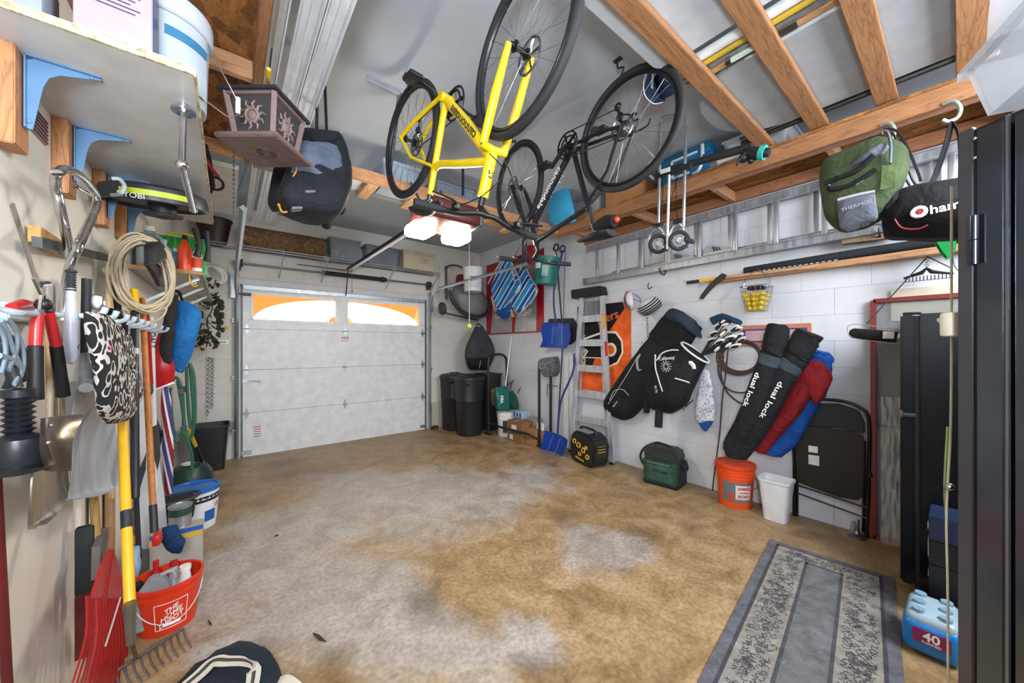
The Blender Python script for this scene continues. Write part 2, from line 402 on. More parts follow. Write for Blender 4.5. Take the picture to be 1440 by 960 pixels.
def paint_mat(name, a, b, block=None, r=.75):
    mt, nt, bs = nodes(name); L = nt.links.new; co = coord(nt); bs.inputs['Roughness'].default_value = r
    n1 = N(nt,'ShaderNodeTexNoise', Scale=1.6, Detail=6.0, Roughness=.6); L(co, n1.inputs['Vector'])
    n2 = N(nt,'ShaderNodeTexNoise', Scale=60.0, Detail=4.0); L(co, n2.inputs['Vector'])
    c = ramp(nt, n1.outputs['Fac'], [(.3, a),(.65, b)])
    if block is not None:
        cc = coord(nt)
        sx_ = N(nt,'ShaderNodeSeparateXYZ'); L(cc, sx_.inputs[0]); cb = N(nt,'ShaderNodeCombineXYZ'); L(sx_.outputs[block], cb.inputs[0]); L(sx_.outputs[2], cb.inputs[1]); cc = cb.outputs[0]; bt = N(nt,'ShaderNodeTexBrick', Scale=1.0); L(cc, bt.inputs['Vector'])
        bt.inputs['Brick Width'].default_value=.406; bt.inputs['Row Height'].default_value=.203; bt.inputs['Mortar Size'].default_value=.004; bt.inputs['Mortar Smooth'].default_value=.6
        bt.inputs['Color1'].default_value=(1,1,1,1); bt.inputs['Color2'].default_value=(.97,.97,.97,1); bt.inputs['Mortar'].default_value=(.88,.88,.88,1)
        c = mix(nt, 1.0, c, bt.outputs['Color'], 'MULTIPLY')
        inv = N(nt,'ShaderNodeMath', operation='SUBTRACT'); inv.inputs[0].default_value=1; L(bt.outputs['Fac'], inv.inputs[1])
        a2 = N(nt,'ShaderNodeMath', operation='MULTIPLY_ADD'); L(n2.outputs['Fac'], a2.inputs[0]); a2.inputs[1].default_value=.35; L(inv.outputs[0], a2.inputs[2])
        bump(nt, bs, a2.outputs[0], .5, .006)
    else: bump(nt, bs, n2.outputs['Fac'], .12, .004)
    L(c, bs.inputs['Base Color']); return mt
MR = paint_mat('paint_block', '#c8ccd5', '#d8dbe2', 1)
MBk = paint_mat('paint_far', '#c9c7c3', '#d6d4d0', 0)
ML = paint_mat('paint_left', '#dcd6cb', '#e8e3d9')
MC = paint_mat('paint_ceiling', '#adb6c1', '#bac2cc')
def slabs(name, boxes, mt):
    b = MB()
    for x0,x1,y0,y1,z0,z1 in boxes: b.box(((x0+x1)/2,(y0+y1)/2,(z0+z1)/2),(x1-x0,y1-y0,z1-z0))
    return struct(name, b, mt)
slabs('floor', [(XL-.15,XR+.15,YN-.15,YB+.8,-.12,0)], floor_mat())
slabs('ceiling', [(XL-.15,XR+.15,YN-.15,YB+.15,ZC,ZC+.1)], MC)
slabs('wall_left', [(XL-.12,XL,YN,YB+.12,0,ZC)], ML)
slabs('wall_right', [(XR,XR+.12,YN,YB+.12,0,ZC)], MR)
slabs('wall_near', [(XL,XR,YN-.12,YN,0,ZC)], ML)
DX0, DX1, DZ = .13, 2.58, 2.15
slabs('wall_far', [(XL,DX0-.02,YB,YB+.15,0,ZC),(DX1+.02,XR,YB,YB+.15,0,ZC),(DX0-.02,DX1+.02,YB,YB+.15,DZ+.01,ZC)], MBk)
slabs('light_seal',[(DX0-.03,DX0+.01,YB+.05,YB+.14,0,DZ),(DX1-.01,DX1+.03,YB+.05,YB+.14,0,DZ),(DX0-.03,DX1+.03,YB+.05,YB+.14,DZ-.012,DZ+.02)], m('#c9cdd2',.5))  # added strips behind the door edges that keep daylight from leaking in
# door jamb trim
jm = m('#c9cdd2', .5)
slabs('trim_1', [(DX0-.06,DX0-.015,YB-.02,YB,0,DZ),(DX1+.015,DX1+.06,YB-.02,YB,0,DZ)], jm)
slabs('trim_2', [(DX0-.06,DX1+.06,YB-.025,YB,DZ+.0,DZ+.07)], jm)
# ---------------- sectional garage door
def garage_door():
    e = bpy.data.objects.new('door_1', None); C.objects.link(e); e['kind'] = 'structure'; e.location = ((DX0+DX1)/2, YB+.03, 0)
    off = Matrix.Translation((-(DX0+DX1)/2, -(YB+.03), 0))
    def add(n, b, mt, par=None, lab=None, **k):
        b.v = [off @ p for p in b.v]; o = link(n, b, mt, **k); o.parent = par or e
        if lab: o['label'] = lab
        return o
    dw = m('#dfe1e5', .38); W = DX1-DX0; yf = YB+.0; th = .045
    zs = [0,.545,1.085,1.60,DZ]
    wins = []
    for a,b_,c,d in ((356,416,477,452),(491,422,585,455)):
        p = at(a,(b_+0),Y=yf); q = at(c,d,Y=yf); wins.append([p.x,q.x,1.715,2.05])
    wins[0][0]=.235; wins[0][1]=1.21; wins[1][0]=1.36; wins[1][1]=2.47
    for i in range(4):
        z0, z1 = zs[i]+(.002 if i else 0), zs[i+1]-.002; b = MB()
        if i < 3: b.box(((DX0+DX1)/2, yf+th/2, (z0+z1)/2), (W, th, z1-z0))
        else:
            xs = [DX0, wins[0][0], wins[0][1], wins[1][0], wins[1][1], DX1]
            for a, c in ((xs[0],xs[1]),(xs[2],xs[3]),(xs[4],xs[5])): b.box(((a+c)/2, yf+th/2, (z0+z1)/2), (c-a, th, z1-z0))
            for w in wins:
                b.box(((w[0]+w[1])/2, yf+th/2, (z0+w[2])/2), (w[1]-w[0], th, w[2]-z0)); b.box(((w[0]+w[1])/2, yf+th/2, (z1+w[3])/2), (w[1]-w[0], th, z1-w[3]))
        b.box(((DX0+DX1)/2, yf+th-.004, z1+.0), (W, .006, .03 if i<3 else .004)); add('door_section', b, dw)  # rear strip added over the seam to block daylight
    # windows: frame, glass, orange fan-light film, sunburst bars
    fr = m('#f2f0ee', .4)
    film, nt, bs = nodes('film_orange'); tr = N(nt,'ShaderNodeBsdfTransparent'); tr.inputs[0].default_value = (.55,.40,.22,1)
    df = N(nt,'ShaderNodeBsdfTranslucent'); df.inputs[0].default_value = lin('#f0a040'); ms = N(nt,'ShaderNodeMixShader'); ms.inputs[0].default_value = .2
    nt.links.new(tr.outputs[0], ms.inputs[1]); nt.links.new(df.outputs[0], ms.inputs[2]); nt.links.new(ms.outputs[0], nt.nodes['Material Output'].inputs[0])
    gl = glassy('#ffffff', .08, .05)
    for k, w in enumerate(wins):
        x0,x1,z0,z1 = w; b = MB(); t = .028
        for c, d in (((x0+x1)/2, z0, ), ((x0+x1)/2, z1)),: pass
        b.box(((x0+x1)/2, yf-.004, z0), (x1-x0+t*2, .02, t)); b.box(((x0+x1)/2, yf-.004, z1), (x1-x0+t*2, .02, t))
        b.box((x0, yf-.004, (z0+z1)/2), (t, .02, z1-z0)); b.box((x1, yf-.004, (z0+z1)/2), (t, .02, z1-z0))
        f = add('window_frame', b, fr, bevel=.003)
        b = MB().box(((x0+x1)/2, yf+.03, (z0+z1)/2), (x1-x0, .004, z1-z0)); add('pane', b, gl, f)
        # quarter-arch spandrel film
        cx = x1 if k == 0 else x0; sgn = -1 if k == 0 else 1; Wd = x1-x0; poly = []
        for q in range(15):
            a = PI/2*q/14; poly.append((cx+sgn*Wd*.985*math.cos(a), z0+(z1-z0)*.93*math.sin(a)))
        poly = poly + [(cx, z1), (cx+sgn*Wd, z1), (cx+sgn*Wd, z0)]
        M_ = Matrix(((1,0,0,0),(0,0,1,yf+.026),(0,1,0,0),(0,0,0,1)))
        b = MB().prism(poly, .002, M_)
        b.prism([(cx+sgn*.09*math.cos(PI/2*q/8), z0+.09*math.sin(PI/2*q/8)) for q in range(9)]+[(cx,z0)], .002, M_)
        add('tinted_arch', b, film, f, 'orange tinted film')
        b = MB()
        for a in (.16,.42): b.bar((cx+sgn*.09*math.cos(a), yf+.02, z0+.09*math.sin(a)), (cx+sgn*Wd*.8*math.cos(a*.62), yf+.02, z0+(z1-z0)*.93*math.sin(a*.62+.28)), .006, .006)
        add('sunburst_bar', b, m('#a8743c', .5), f)
    # hinges, rollers, vertical struts
    for z in zs[1:4]:
        for x in (DX0+.05, 1.33, DX1-.05):
            b = MB(); b.prism([(x-.03,z),(x,z-.075),(x+.03,z),(x,z+.075)], .008, Matrix(((1,0,0,0),(0,0,-1,yf),(0,1,0,0),(0,0,0,1))))
            b.cyl((x-.03,yf-.016,z),(x+.03,yf-.016,z),.009); add('hinge', b, GALV)
    for x in (DX0+.005, DX1-.005):
        b = MB(); b.box((x, yf-.012, DZ/2), (.012,.012,DZ)); add('edge_strip', b, DKG)
    b = MB(); b.box(((DX0+DX1)/2, yf-.02, DZ-.03), (W-.04,.035,.05)); add('top_strut', b, GALV, bevel=.003)
    b = MB(); b.box((DX0+.05,yf-.02,DZ-.12),(.09,.05,.035)); b.cyl((DX0-.05,yf-.03,DZ-.12),(DX0+.06,yf-.03,DZ-.12),.008); add('top_bracket', b, DKG)
    b = MB(); b.box((DX0+.06,yf-.01,.95),(.10,.02,.05)); b.cyl((DX0+.06,yf-.03,.95),(DX0+.2,yf-.03,.94),.006); b.box((DX0+.2,yf-.03,.94),(.02,.02,.03)); add('side_lock', b, GALV)
    b = MB(); b.box((DX0+.05,yf-.02,.06),(.10,.03,.04)); b.box((DX1-.05,yf-.02,.06),(.10,.03,.04)); add('bottom_bracket', b, GALV)
    # warning labels
    b = MB(); b.box((1.33,yf-.001,1.475),(.11,.003,.09)); s1 = add('warning_label', b, m('#f4f1ec', .6))
    for k_, (zz, cc) in enumerate(((1.512,'#b0281e'),(1.49,'#20232a'),(1.455,'#5a5c60'))):
        b = MB(); b.box((1.33,yf-.004,zz),(.10,.002,.008 if k_ else .012)); add('label_band', b, m(cc,.6), s1)
    b = MB()
    for k_ in range(5): b.box((DX0+.16,yf-.003,.36-.03*k_),(.075,.003,.010))
    add('warning_label', b, m('#b9732f', .6)); return e
garage_door()
# ---------------- lofts and rack
def loft(nm, lab, x0, x1, xr, xl, y0, y1, joists, wallx):
    t = Thing(nm, lab, 'loft')
    b = MB().box(((x0+x1)/2,(y0+y1)/2,2.81),(x1-x0,y1-y0,.018)); t.add('decking', b, m('#a8703a', .8, 0, 'osb'))
    b = MB().box((xr,(y0+y1)/2,2.745),(.038,y1-y0,.11)); t.add('rim_beam', b, m('#a5744d', .65, 0, 'woodY'), bevel=.003)
    b = MB().box((wallx,(y0+y1)/2,2.745),(.038,y1-y0,.09)); t.add('ledger', b, m('#a5714f', .65, 0, 'woodY'), bevel=.003)
    for y in joists:
        b = MB().box(((x0+x1)/2,y,2.745),(x1-x0-.08,.04,.09)); t.add('joist', b, m('#cf9f78', .65, 0, 'woodX'), bevel=.003)
    return t
t = loft('storage_loft','wooden storage loft of chipboard decking and joists above the left wall',XL,.135,.115,XL+.02,-.6,3.2,(.3,1.25,2.2,3.16),XL+.02); t.done()
t = loft('storage_loft','wooden storage loft with chipboard underside running along the right block wall',3.05,XR,3.07,XR-.02,-.6,3.05,(-.2,.55,1.3,2.05,2.8),XR-.02)
b = MB().box((3.11,1.22,2.712),(.09,3.64,.036)); t.add('bottom_plate', b, m('#c08868', .65, 0, 'woodY'), bevel=.003)
t.done()
t = Thing('overhead_rack','long timber beam with short cross pieces below the ceiling near the door opener','beam')
b = MB().box((1.6,2.97,2.745),(2.9,.04,.09)); t.add('beam', b, m('#b58660',.65,0,'woodX'), bevel=.003)
for x in (.55,.95,1.35,1.75,2.15,2.55,2.95):
    b = MB().box((x,3.18,2.742),(.09,.42,.036)); t.add('cross_piece', b, m('#dcb083',.65,0,'woodY'), bevel=.003)
b = MB().box((1.6,3.37,2.78),(2.9,.04,.05)); t.add('rear_beam', b, m('#8a8d90',.6), bevel=.003, label='grey rear rail')
t.done()
# four cross boards over the room
for i, y in enumerate((.885,.585,.275,-.03)):
    t = Thing('cross_board', ['pine board farthest from the camera of the four overhead boards beside the blue visor','second pine board across the ceiling, above the teal reel','third overhead pine board, ending above the green backpack','overhead pine board nearest the camera, ending beside the clear plastic bin'][i], 'board', 'pine boards carrying panels below the ceiling')
    b = MB().box((2.14,y,2.85),(2.02,.092,.038)); t.add('plank', b, m('#a87850',.6,0,'woodX',.9), bevel=.003)
    b = MB().box((1.16,y,2.985),(.04,.088,.23)); t.add('hanger_block', b, m('#a87850',.6,0,'woodZ')); t.done()
# ---------------- light: opener bulbs (see d), a flash beside the camera, unseen fill lamps behind it, daylight
def area(name, loc, tgt, size, energy, col, size_y=None):
    l = bpy.data.lights.new(name, 'AREA'); l.energy = energy; l.color = col; l.size = size
    if size_y: l.shape = 'RECTANGLE'; l.size_y = size_y
    o = bpy.data.objects.new(name, l); C.objects.link(o); o.location = loc
    o.rotation_euler = (V(tgt)-V(loc)).to_track_quat('-Z','Y').to_euler(); return o
area('flash_light', (-.25,-.35,1.75), (1.5,2.6,1.7), .40, 56, (.86,.93,1.0))
area('fill_light', (.2,-1.3,2.5), (1.2,2.5,1.0), 1.0, 24, (.95,.97,1.0))  # added out of view behind the camera to even out the light
area('fill_light', (2.3,-1.1,2.55), (1.9,2.5,1.2), 1.2, 112, (.92,.96,1.0))  # unseen fill lamp, added to lift the overall brightness
w = bpy.data.worlds.new('World'); sc.world = w; w.use_nodes = True
bg = w.node_tree.nodes['Background']; bg.inputs[0].default_value = (1,.98,.95,1); bg.inputs[1].default_value = 3.2
cam = bpy.data.cameras.new('camera'); co = bpy.data.objects.new('camera', cam); C.objects.link(co)
cam.sensor_width = 36; cam.lens = FP/1440*36; cam.shift_y = (HZ-480)/1440; cam.clip_start = .02
co.location = (0,0,H); co.rotation_euler = (PI/2, 0, -math.atan2(SX, CXX)); sc.camera = co
sc.view_settings.view_transform = 'Standard'; sc.view_settings.look = 'None'; sc.view_settings.gamma = 1; sc.view_settings.exposure = .2; sc.view_settings.use_curve_mapping = False
sc.render.film_transparent = False
try: sc.cycles.max_bounces = 8; sc.cycles.transparent_max_bounces = 24
except Exception: pass
# ================================================================ LEFT WALL
def px(pts, pl): return [pl(u,v) for u,v in pts]
L0, L5, L8, L12, L18, L25 = (Pl('L',q) for q in (.0,.05,.08,.12,.18,.25))
# shelf with brackets and cleats
t = Thing('wall_shelf','large white laminated shelf on blue steel brackets high on the left wall','shelf')
SZ = 2.18
b = MB().box((-.28,2.23,SZ+.01),(.40,1.64,.02)); sh = t.add('shelf_board', b, m('#cfd0d1',.35), bevel=.001)
b = MB().box((-.28,1.407,SZ+.01),(.40,.006,.022)).box((-.077,2.23,SZ+.01),(.006,1.64,.022)).box((-.28,3.053,SZ+.01),(.40,.006,.022)); t.add('raw_edge', b, m('#e3cfa8',.7,0,'osb',3), sh, label='unfinished chipboard edge')
blue = m('#5f86ad',.35)
for i,(u,v0,v1) in enumerate(((14,62,208),(90,172,275),(142,240,318),(171,280,336))):
    p = at(u,(v0+v1)/2,X=XL+.02); s_ = p.y
    zt = SZ; zb = at(u,v1,X=XL+.02).z
    b = MB().box((XL+.02,s_,(zt+zb)/2),(.04,.085,zt-zb)); t.add('cleat', b, m('#c48a5c',.6,0,'woodZ'), bevel=.003)
    y = s_+.005
    if i == 3: y = s_+.02
    b = MB(); x0 = XL+.045; lz = .20; lx = .14
    prof = [(0,-lz),(0,-.012),(.02,0),(lx,0),(lx,-.006),(.06,-.028),(.04,-.045),(.030,-.075),(.012,-lz)]
    M_ = Matrix(((1,0,0,x0),(0,0,1,y-.0015),(0,1,0,SZ),(0,0,0,1)))
    b.prism(prof, .003, M_)
    b.box((x0+.001,y,SZ-lz/2),(.003,.026,lz)); b.box((x0+lx/2,y,SZ-.002),(lx,.026,.003))
    b.sph((x0+.006,y,SZ-lz+.02),.006).sph((x0+lx-.02,y,SZ-.006),.006); t.add('bracket', b, blue)
t.done()
# things on the shelf
z = SZ+.02
t = Thing('wipes_box','pink and white printed carton standing on the left wall shelf beside the white pail','box')
p0 = at(78,27,Z=z); p1 = at(184,66,Z=z)
b = MB().box((-.245,1.50,z+.12),(.15,.09,.24)); c0 = t.add('carton', b, m('#b3a3c0',.45), bevel=.003)
b = MB().box((-.245,1.4545,z+.012),(.15,.002,.02)).box((-.1695,1.50,z+.12),(.002,.09,.238)); t.add('printed_side', b, m('#3b4468',.4), c0, label='dark blue printed side panel')
b = MB()
for k in range(8): b.box((-.25,1.4535,z+.20-.012*k),(.11-.02*(k%3),.001,.003))
t.add('printed_text', b, m('#4a4152',.6), c0)
b = MB().box((-.245,1.4540,z+.026),(.15,.002,.006)); t.add('pink_band', b, m('#d15c9c',.5), c0); t.done()
one('storage_box','grey plastic box at the near left end of the wall shelf','box', MB().box((-.415,1.50,z+.07),(.10,.12,.14),bv=.01), m('#8e99a8',.5))
t = Thing('pail','large white lidded pail with blue and green label on the left wall shelf','bucket')
pc = V((-.165,1.68,z)); b = MB().lathe([(0,0),(.105,0),(.112,.22),(.112,.27)], 32, Matrix.Translation(pc)); bd = t.add('body', b, m('#aeb7c2',.4))
b = MB().lathe([(.118,.245),(.124,.25),(.124,.30),(.118,.315),(.10,.318),(0,.318)],32,Matrix.Translation(pc)); t.add('lid', b, m('#b8c0ca',.35))
def arc_label(b, c, r, z0, z1, a0, a1, n=10, th=.0015, r1=None):
    r1 = r if r1 is None else r1
    def fn(u, v):
        a = a0+(a1-a0)*u; rr = (r+(r1-r)*v)+th
        return (c[0]+rr*math.cos(a), c[1]+rr*math.sin(a), z0+(z1-z0)*v)
    return b.sheet(fn, n, 1, th)
b = arc_label(MB(), pc, .113, z+.03, z+.21, -2.6, -.4); lb = t.add('label', b, m('#a9b5c0',.45), bd)
b = arc_label(MB(), pc, .1155, z+.17, z+.20, -1.5, -.4); arc_label(b, pc, .1155, z+.12, z+.16, -2.0,-1.62); t.add('blue_band', b, m('#2d6f96',.45), lb)
b = arc_label(MB(), pc, .1155, z+.165, z+.195, -2.0,-1.7); t.add('green_band', b, m('#7fb83a',.45), lb)
def arctext(t, body, c, r, z, a, size, mt, par=None, **k):
    n = V((math.cos(a), math.sin(a), 0)); x = V((-math.sin(a), math.cos(a), 0))
    return t.text(body, size, FM(V((c[0],c[1],z))+n*(r+.002), x, (0,0,1)), mt, par, **k)
arctext(t,'eal',pc,.1155,z+.18,-1.88,.03,m('#ffffff',.5),lb); arctext(t,'D',pc,.117,z+.14,-1.82,.035,m('#ffffff',.5),lb)
wire = m('#b9bcc0',.35,1)
pa = pc+V((.11,-.03,.20)); b = MB().tube(smooth([pc+V((.11,-.05,.23)),pc+V((.15,.02,.19)),pc+V((.195,.07,.12)),pc+V((.175,.11,.08)),pc+V((.10,.08,.10))],6),.0022,6); t.add('handle', b, wire)
b = MB().cyl(pc+V((.195,.065,.145)),pc+V((.195,.078,.09)),.008); t.add('grip', b, m('#f2f2f2',.4)); t.done()
# small striped flag on the wall
t = Thing('flag_picture','small striped flag picture with a dark canton fixed to the left wall under the shelf','picture')
pl = L0; q = [pl(31,133),pl(62,170),pl(62,202),pl(31,172)]; y0,y1 = q[0].y,q[1].y; z1,z0 = q[0].z,q[3].z
z1 = (q[0].z+q[1].z)/2; z0=(q[2].z+q[3].z)/2
b = MB().box((XL+.004,(y0+y1)/2,(z0+z1)/2),(.006,y1-y0,z1-z0)); f_ = t.add('panel', b, m('#b09a8e',.6))
b = MB()
for k in range(6): b.box((XL+.008,(y0+y1)/2,z0+(z1-z0)*(k+.5)/6),(.002,y1-y0,(z1-z0)/13))
t.add('stripe', b, m('#5a2f33',.6), f_)
b = MB().box((XL+.009,y0+(y1-y0)*.22,z0+(z1-z0)*.75),(.002,(y1-y0)*.44,(z1-z0)*.5)); t.add('canton', b, m('#2c3140',.6), f_); t.done()
# pressure-washer surface cleaner hanging upside under the shelf
t = Thing('surface_cleaner','round black pressure washer surface cleaner with yellow band hung below the shelf','cleaner')
c = at(216,243,X=-.22); c = V((-.27,2.42,2.085)); T = TR(c.x,c.y,c.z,0,.16,-.05)
b = MB().lathe([(0,.05),(.155,.05),(.185,.035),(.192,.0),(.192,-.025),(.178,-.03),(.17,-.015),(.06,-.02),(0,-.02)],40,T); t.add('housing', b, m('#26282e',.42))
b = MB().lathe([(.193,-.012),(.1945,-.012),(.1945,.018),(.193,.018)],40,T); 
b = MB(); arc_label(b, (0,0,0), .193, -.008, .016, -2.1,-.9, 14, .002); b2=MB(); b2.v=[T@p for p in b.v]; b2.f=b.f; b2.m=b.m; t.add('yellow_band', b2, m('#b5c11e',.45))
b = MB().lathe([(.055,-.02),(.05,-.055),(.075,-.06),(.07,-.075),(0,-.085)],16,T @ TR(.02,.0,0)); b.box((.04,.04,-.055),(.05,.12,.03),T,bv=.01); t.add('swivel_hub', b, m('#1e2026',.5))
t.text('RYOBI',.03,T @ FM((-.06,-.196,-.018),(1,0,0),(0,0,1)),m('#cfd2d6',.5)); t.done()
t = Thing('spray_wand','polished steel wand stub with round flange hanging under the front of the shelf','wand')
a = V((-.115,1.96,2.16)); bq = V((-.098,2.02,1.915))
p1 = at(258,210,X=-.115); p2 = at(272,296,X=-.115); 
b = MB().lathe([(0,.0),(.032,.0),(.032,.008),(.012,.014),(.012,.03)],20,Matrix.Translation((p1.x,p1.y,SZ-.03))); b.cyl((p1.x,p1.y,SZ),(p1.x,p1.y,SZ-.03),.008); t.add('flange', b, CHR)
k1 = at(256,232,X=-.115)
b = MB().cyl((p1.x,p1.y,SZ-.03),k1,.009).sph(k1,.017).tube([k1,p2],[.011,.011],12); b.sph(p2,.015,(1,1,.6)); t.add('tube', b, CHR); t.done()
# grey ladder hook
one('utility_hook','grey rubber coated hook curling out from the third shelf cleat','hook', MB().tube(smooth([L0(150,258),L5(152,272),Pl('L',.1)(160,274),Pl('L',.14)(170,272),Pl('L',.15)(175,262),Pl('L',.14)(168,252),Pl('L',.12)(157,251)],6),.007,8), m('#a9b4ba',.5))
# bent chrome bars
b = MB().tube(smooth([L8(99,362),L8(93,330),L8(84,290),L8(78,262),L12(80,244),L12(94,238),L12(112,247),L12(126,262),L12(136,278),L12(133,295),L12(120,325),L12(107,352),L8(97,378),L8(90,420),L8(86,470),L8(83,530)],6),.0115,14)
one('bent_tube','thick polished steel tube bent to a loop, hanging above the red loppers','tube', b, CHR)
b = MB().tube([L0(102,256),L5(108,262),L5(128,275)],.006,8); one('wall_hook','thin steel hook holding the bent steel tube','hook', b, CHR)
# wood batten and black squeegee on the wall
t = Thing('squeegee_blade','black aluminium squeegee channel on a wooden batten behind the bent steel tube','squeegee')
t.add('batten', MB().bar(L0(33,327)+V((.02,0,0)),L0(66,346)+V((.02,0,0)),.05,.025,(1,0,0)), m('#c69350',.6,0,'woodY'))
t.add('channel', MB().bar(L5(52,340),L5(148,362),.03,.02,(1,0,0)), m('#3a3c3e',.4)); t.done()
# long grey bracket rail with pegs
t = Thing('tool_rail','light grey steel tool hanging rail with pegs along the left wall','rack')
ra = [L5(0,437),L5(40,440)]; r0 = V((XL+.02,1.62,1.475)); r1 = V((XL+.02,3.3,1.475))
t.add('rail', MB().box((XL+.015,2.45,1.475),(.02,1.75,.045)), m('#b9c3c9',.4), bevel=.003)
for y in (1.64,1.78,1.95,2.08,2.25,2.4,2.6,2.85,3.1):
    t.add('peg', MB().tube(smooth([(XL+.02,y,1.475),(XL+.10,y,1.472),(XL+.17,y,1.475),(XL+.185,y,1.50)],4),.008,8), m('#b4c0c8',.45))
t.add('arm', MB().tube(smooth([L8(0,434),L12(20,439),L12(42,441),L12(58,441)],4),.007,8), m('#a9b7c0',.45))
t.done()
# hedge shears / loppers
t = Thing('hedge_shears','long bladed hedge shears with red and black handles hung on the tool rail','shears')
pv = L12(62,412)
b = MB().bar(L12(17,287),L12(50,392),.014,.004,(1,0,0)).bar(L12(48,388),L12(72,438),.02,.005,(1,0,0)).bar(L12(62,395),L12(57,440),.02,.005,(1,0,0)); t.add('blade', b, m('#9a958e',.4,.9,'steel'))
t.add('pivot_bolt', MB().cyl(L12(55,400),L12(66,399),.008), CHR)
t.add('bumper', MB().sph(L12(61,428),.016), BLK)
for (a_,m_,e_) in (((52,441),(50,486),(50,562)),((68,438),(79,486),(89,556))):
    h = t.add('handle', MB().tube([L12(*a_),L12(*m_)],[.0105,.011],14), m('#c3272b',.3), label='red enamelled handle')
    t.add('grip', MB().tube([L12(*m_),L12((m_[0]+e_[0])/2,(m_[1]+e_[1])/2),L12(*e_)],[.0125,.013,.014],14), m('#17181c',.5), h)
    t.add('collar', MB().cyl(L12(a_[0],a_[1]-6),L12(*a_),.012), m('#50545a',.4), h)
t.done()
one('pruning_handle','short red tool handle lying across the tool rail','handle', MB().tube([L8(16,432),L8(32,428),L8(50,431)],[.010,.014,.011],12), m('#c41f22',.25))
one('tool_disc','black oval tool head behind the shears, against the wall','tool', MB().sph(L0(75,415)+V((.03,0,0)),.04,(.35,.9,1.7)), BLK)
t = Thing('baseball_bat','light grey baseball bat with black taped grip hanging knob up','bat')
bt = L12(100,512); tp = L12(103,383); zl = tp.z-bt.z
t.add('barrel', MB().lathe([(0,0),(.010,.005),(.015,.02),(.016,.10),(.012,zl*.6),(.008,zl*.83)],20,Matrix.Translation(bt)), m('#b6bcc9',.35))
b = MB()
for k in range(7): b.torus(bt+V((0,0,zl*(.80+.028*k))),.008,.003,n=14,k=6)
b.cyl(bt+V((0,0,zl*.79)),bt+V((0,0,zl)),.008); b.sph(bt+V((0,0,zl)),.013,(1,1,.5)); t.add('grip', b, m('#2a2c31',.7))
t.text('C',.02,FM(bt+V((.0165,-.004,.05)),(.35,1,0),(0,0,1)) ,m('#4a5060',.5)); t.done()
# plunger with bellows
t = Thing('bellows_plunger','black bellows drain plunger with broad rubber rim hanging at the left edge','plunger')
c = L12(26,664); hh = L12(26,545).z-c.z
pr = [(0.0,0),(.036,0),(.040,.01),(.041,.055),(.037,.075),(.02,.085)]
for k in range(6): zz = .087+(hh-.112)/6*k; pr += [(.017,zz),(.025,zz+(hh-.112)/12),(.017,zz+(hh-.112)/6)]
pr += [(.024,hh-.02),(.024,hh-.004),(.0,hh)]
t.add('bellows', MB().lathe(pr,28,Matrix.Translation(c)), m('#191c22',.35))
t.add('rim_band', MB().lathe([(.0405,.012),(.0425,.012),(.0425,.02),(.0405,.02)],28,Matrix.Translation(c)), m('#0e0f12',.3))
t.add('shaft', MB().cyl(c+V((0,0,hh)),c+V((-.02,.0,hh+.10)),.008), m('#23252a',.5)); t.done()
# grey glove / strap bundle
t = Thing('work_gloves','grey and black work gloves hanging from the rail above the bellows plunger','gloves')
t.add('glove', MB().pairs([(-8,470,4,468),(-10,490,14,486),(-10,510,24,508),(-8,530,26,528),(0,542,16,540)],L5,[.012,.018,.02,.018,.012],amp=.012,fr=22), m('#22303a',.8,0,'fab'))
b = MB()
for q in (((2,450),(12,470),(20,495),(30,515)),((8,448),(22,462),(24,490),(12,520)),((-4,455),(6,475),(8,500),(2,525)),((14,452),(30,480),(34,510),(28,532)),((0,500),(16,505),(30,520),(20,540))):
    b.tube(smooth([L12(*k) for k in q],5),.006,8,flat=.5)
t.add('strap', b, m('#7e8fa0',.7)); t.done()
# dark red pole at extreme left
one('painted_pole','dark maroon steel pole standing against the wall at the left edge of the picture','pole', MB().tube([V((-.455,at(10,960,X=-.455).y+.06,.0)),Pl('L',.025)(10,960),Pl('L',.025)(-8,640)],.010,14), m('#5a1719',.35))
# shovels hanging blade down
t = Thing('garden_spade','shiny steel round-point spade hanging blade down next to the plunger','shovel')
def blade(b, prs, pl, dep, th=.003, back=.0):
    A = smooth([pl(a_,b_) for a_,b_,_,_ in prs],4); B_ = smooth([pl(c_,d_) for _,_,c_,d_ in prs],4); n = len(A)-1
    def fn(u,v):
        x = u*n; i = min(int(x),n-1); f = x-i; a = A[i].lerp(A[i+1],f); q = B_[i].lerp(B_[i+1],f)
        k = 1-(2*v-1)**2
        return a.lerp(q,v) - pl.n*dep*k + pl.n*back*u
    return b.sheet(fn, n*1, 10, th)
t.add('blade', blade(MB(),[(52,632,96,648),(46,660,98,672),(43,700,93,700),(44,735,80,722),(52,742,66,736)],L12,.02), m('#a8a39c',.28,.95,'steel'))
t.add('socket', blade(MB(),[(76,590,82,590),(62,610,92,640)],L12,-.012), m('#a09a92',.3,.95,'steel')); t.add('shaft', MB().tube([L8(74,600),L8(70,440)],.011,10), m('#caa876',.6,0,'woodZ')); t.done()
t = Thing('post_hole_digger','curved steel digger blade with rusty inner face behind the silver scoop','digger')
t.add('blade', blade(MB(),[(66,588,116,582),(66,610,114,592),(72,635,102,620),(78,652,100,662)],L18,.03), m('#8c8276',.3,.9,'steel'))
t.add('shaft', MB().tube([L8(90,590),L8(84,450)],.009,10), m('#d4c7ae',.6,0,'woodZ')); t.add('shaft', MB().tube([L8(70,590),L8(74,460)],.008,10), m('#cfc2a8',.6,0,'woodZ'))
t.add('rivet', MB().sph(L18(71,598),.004), CHR); t.add('rivet', MB().sph(L18(68,622),.004), CHR); t.done()
t = Thing('grain_scoop','wide aluminium scoop shovel hanging blade down below the floral mitt','shovel')
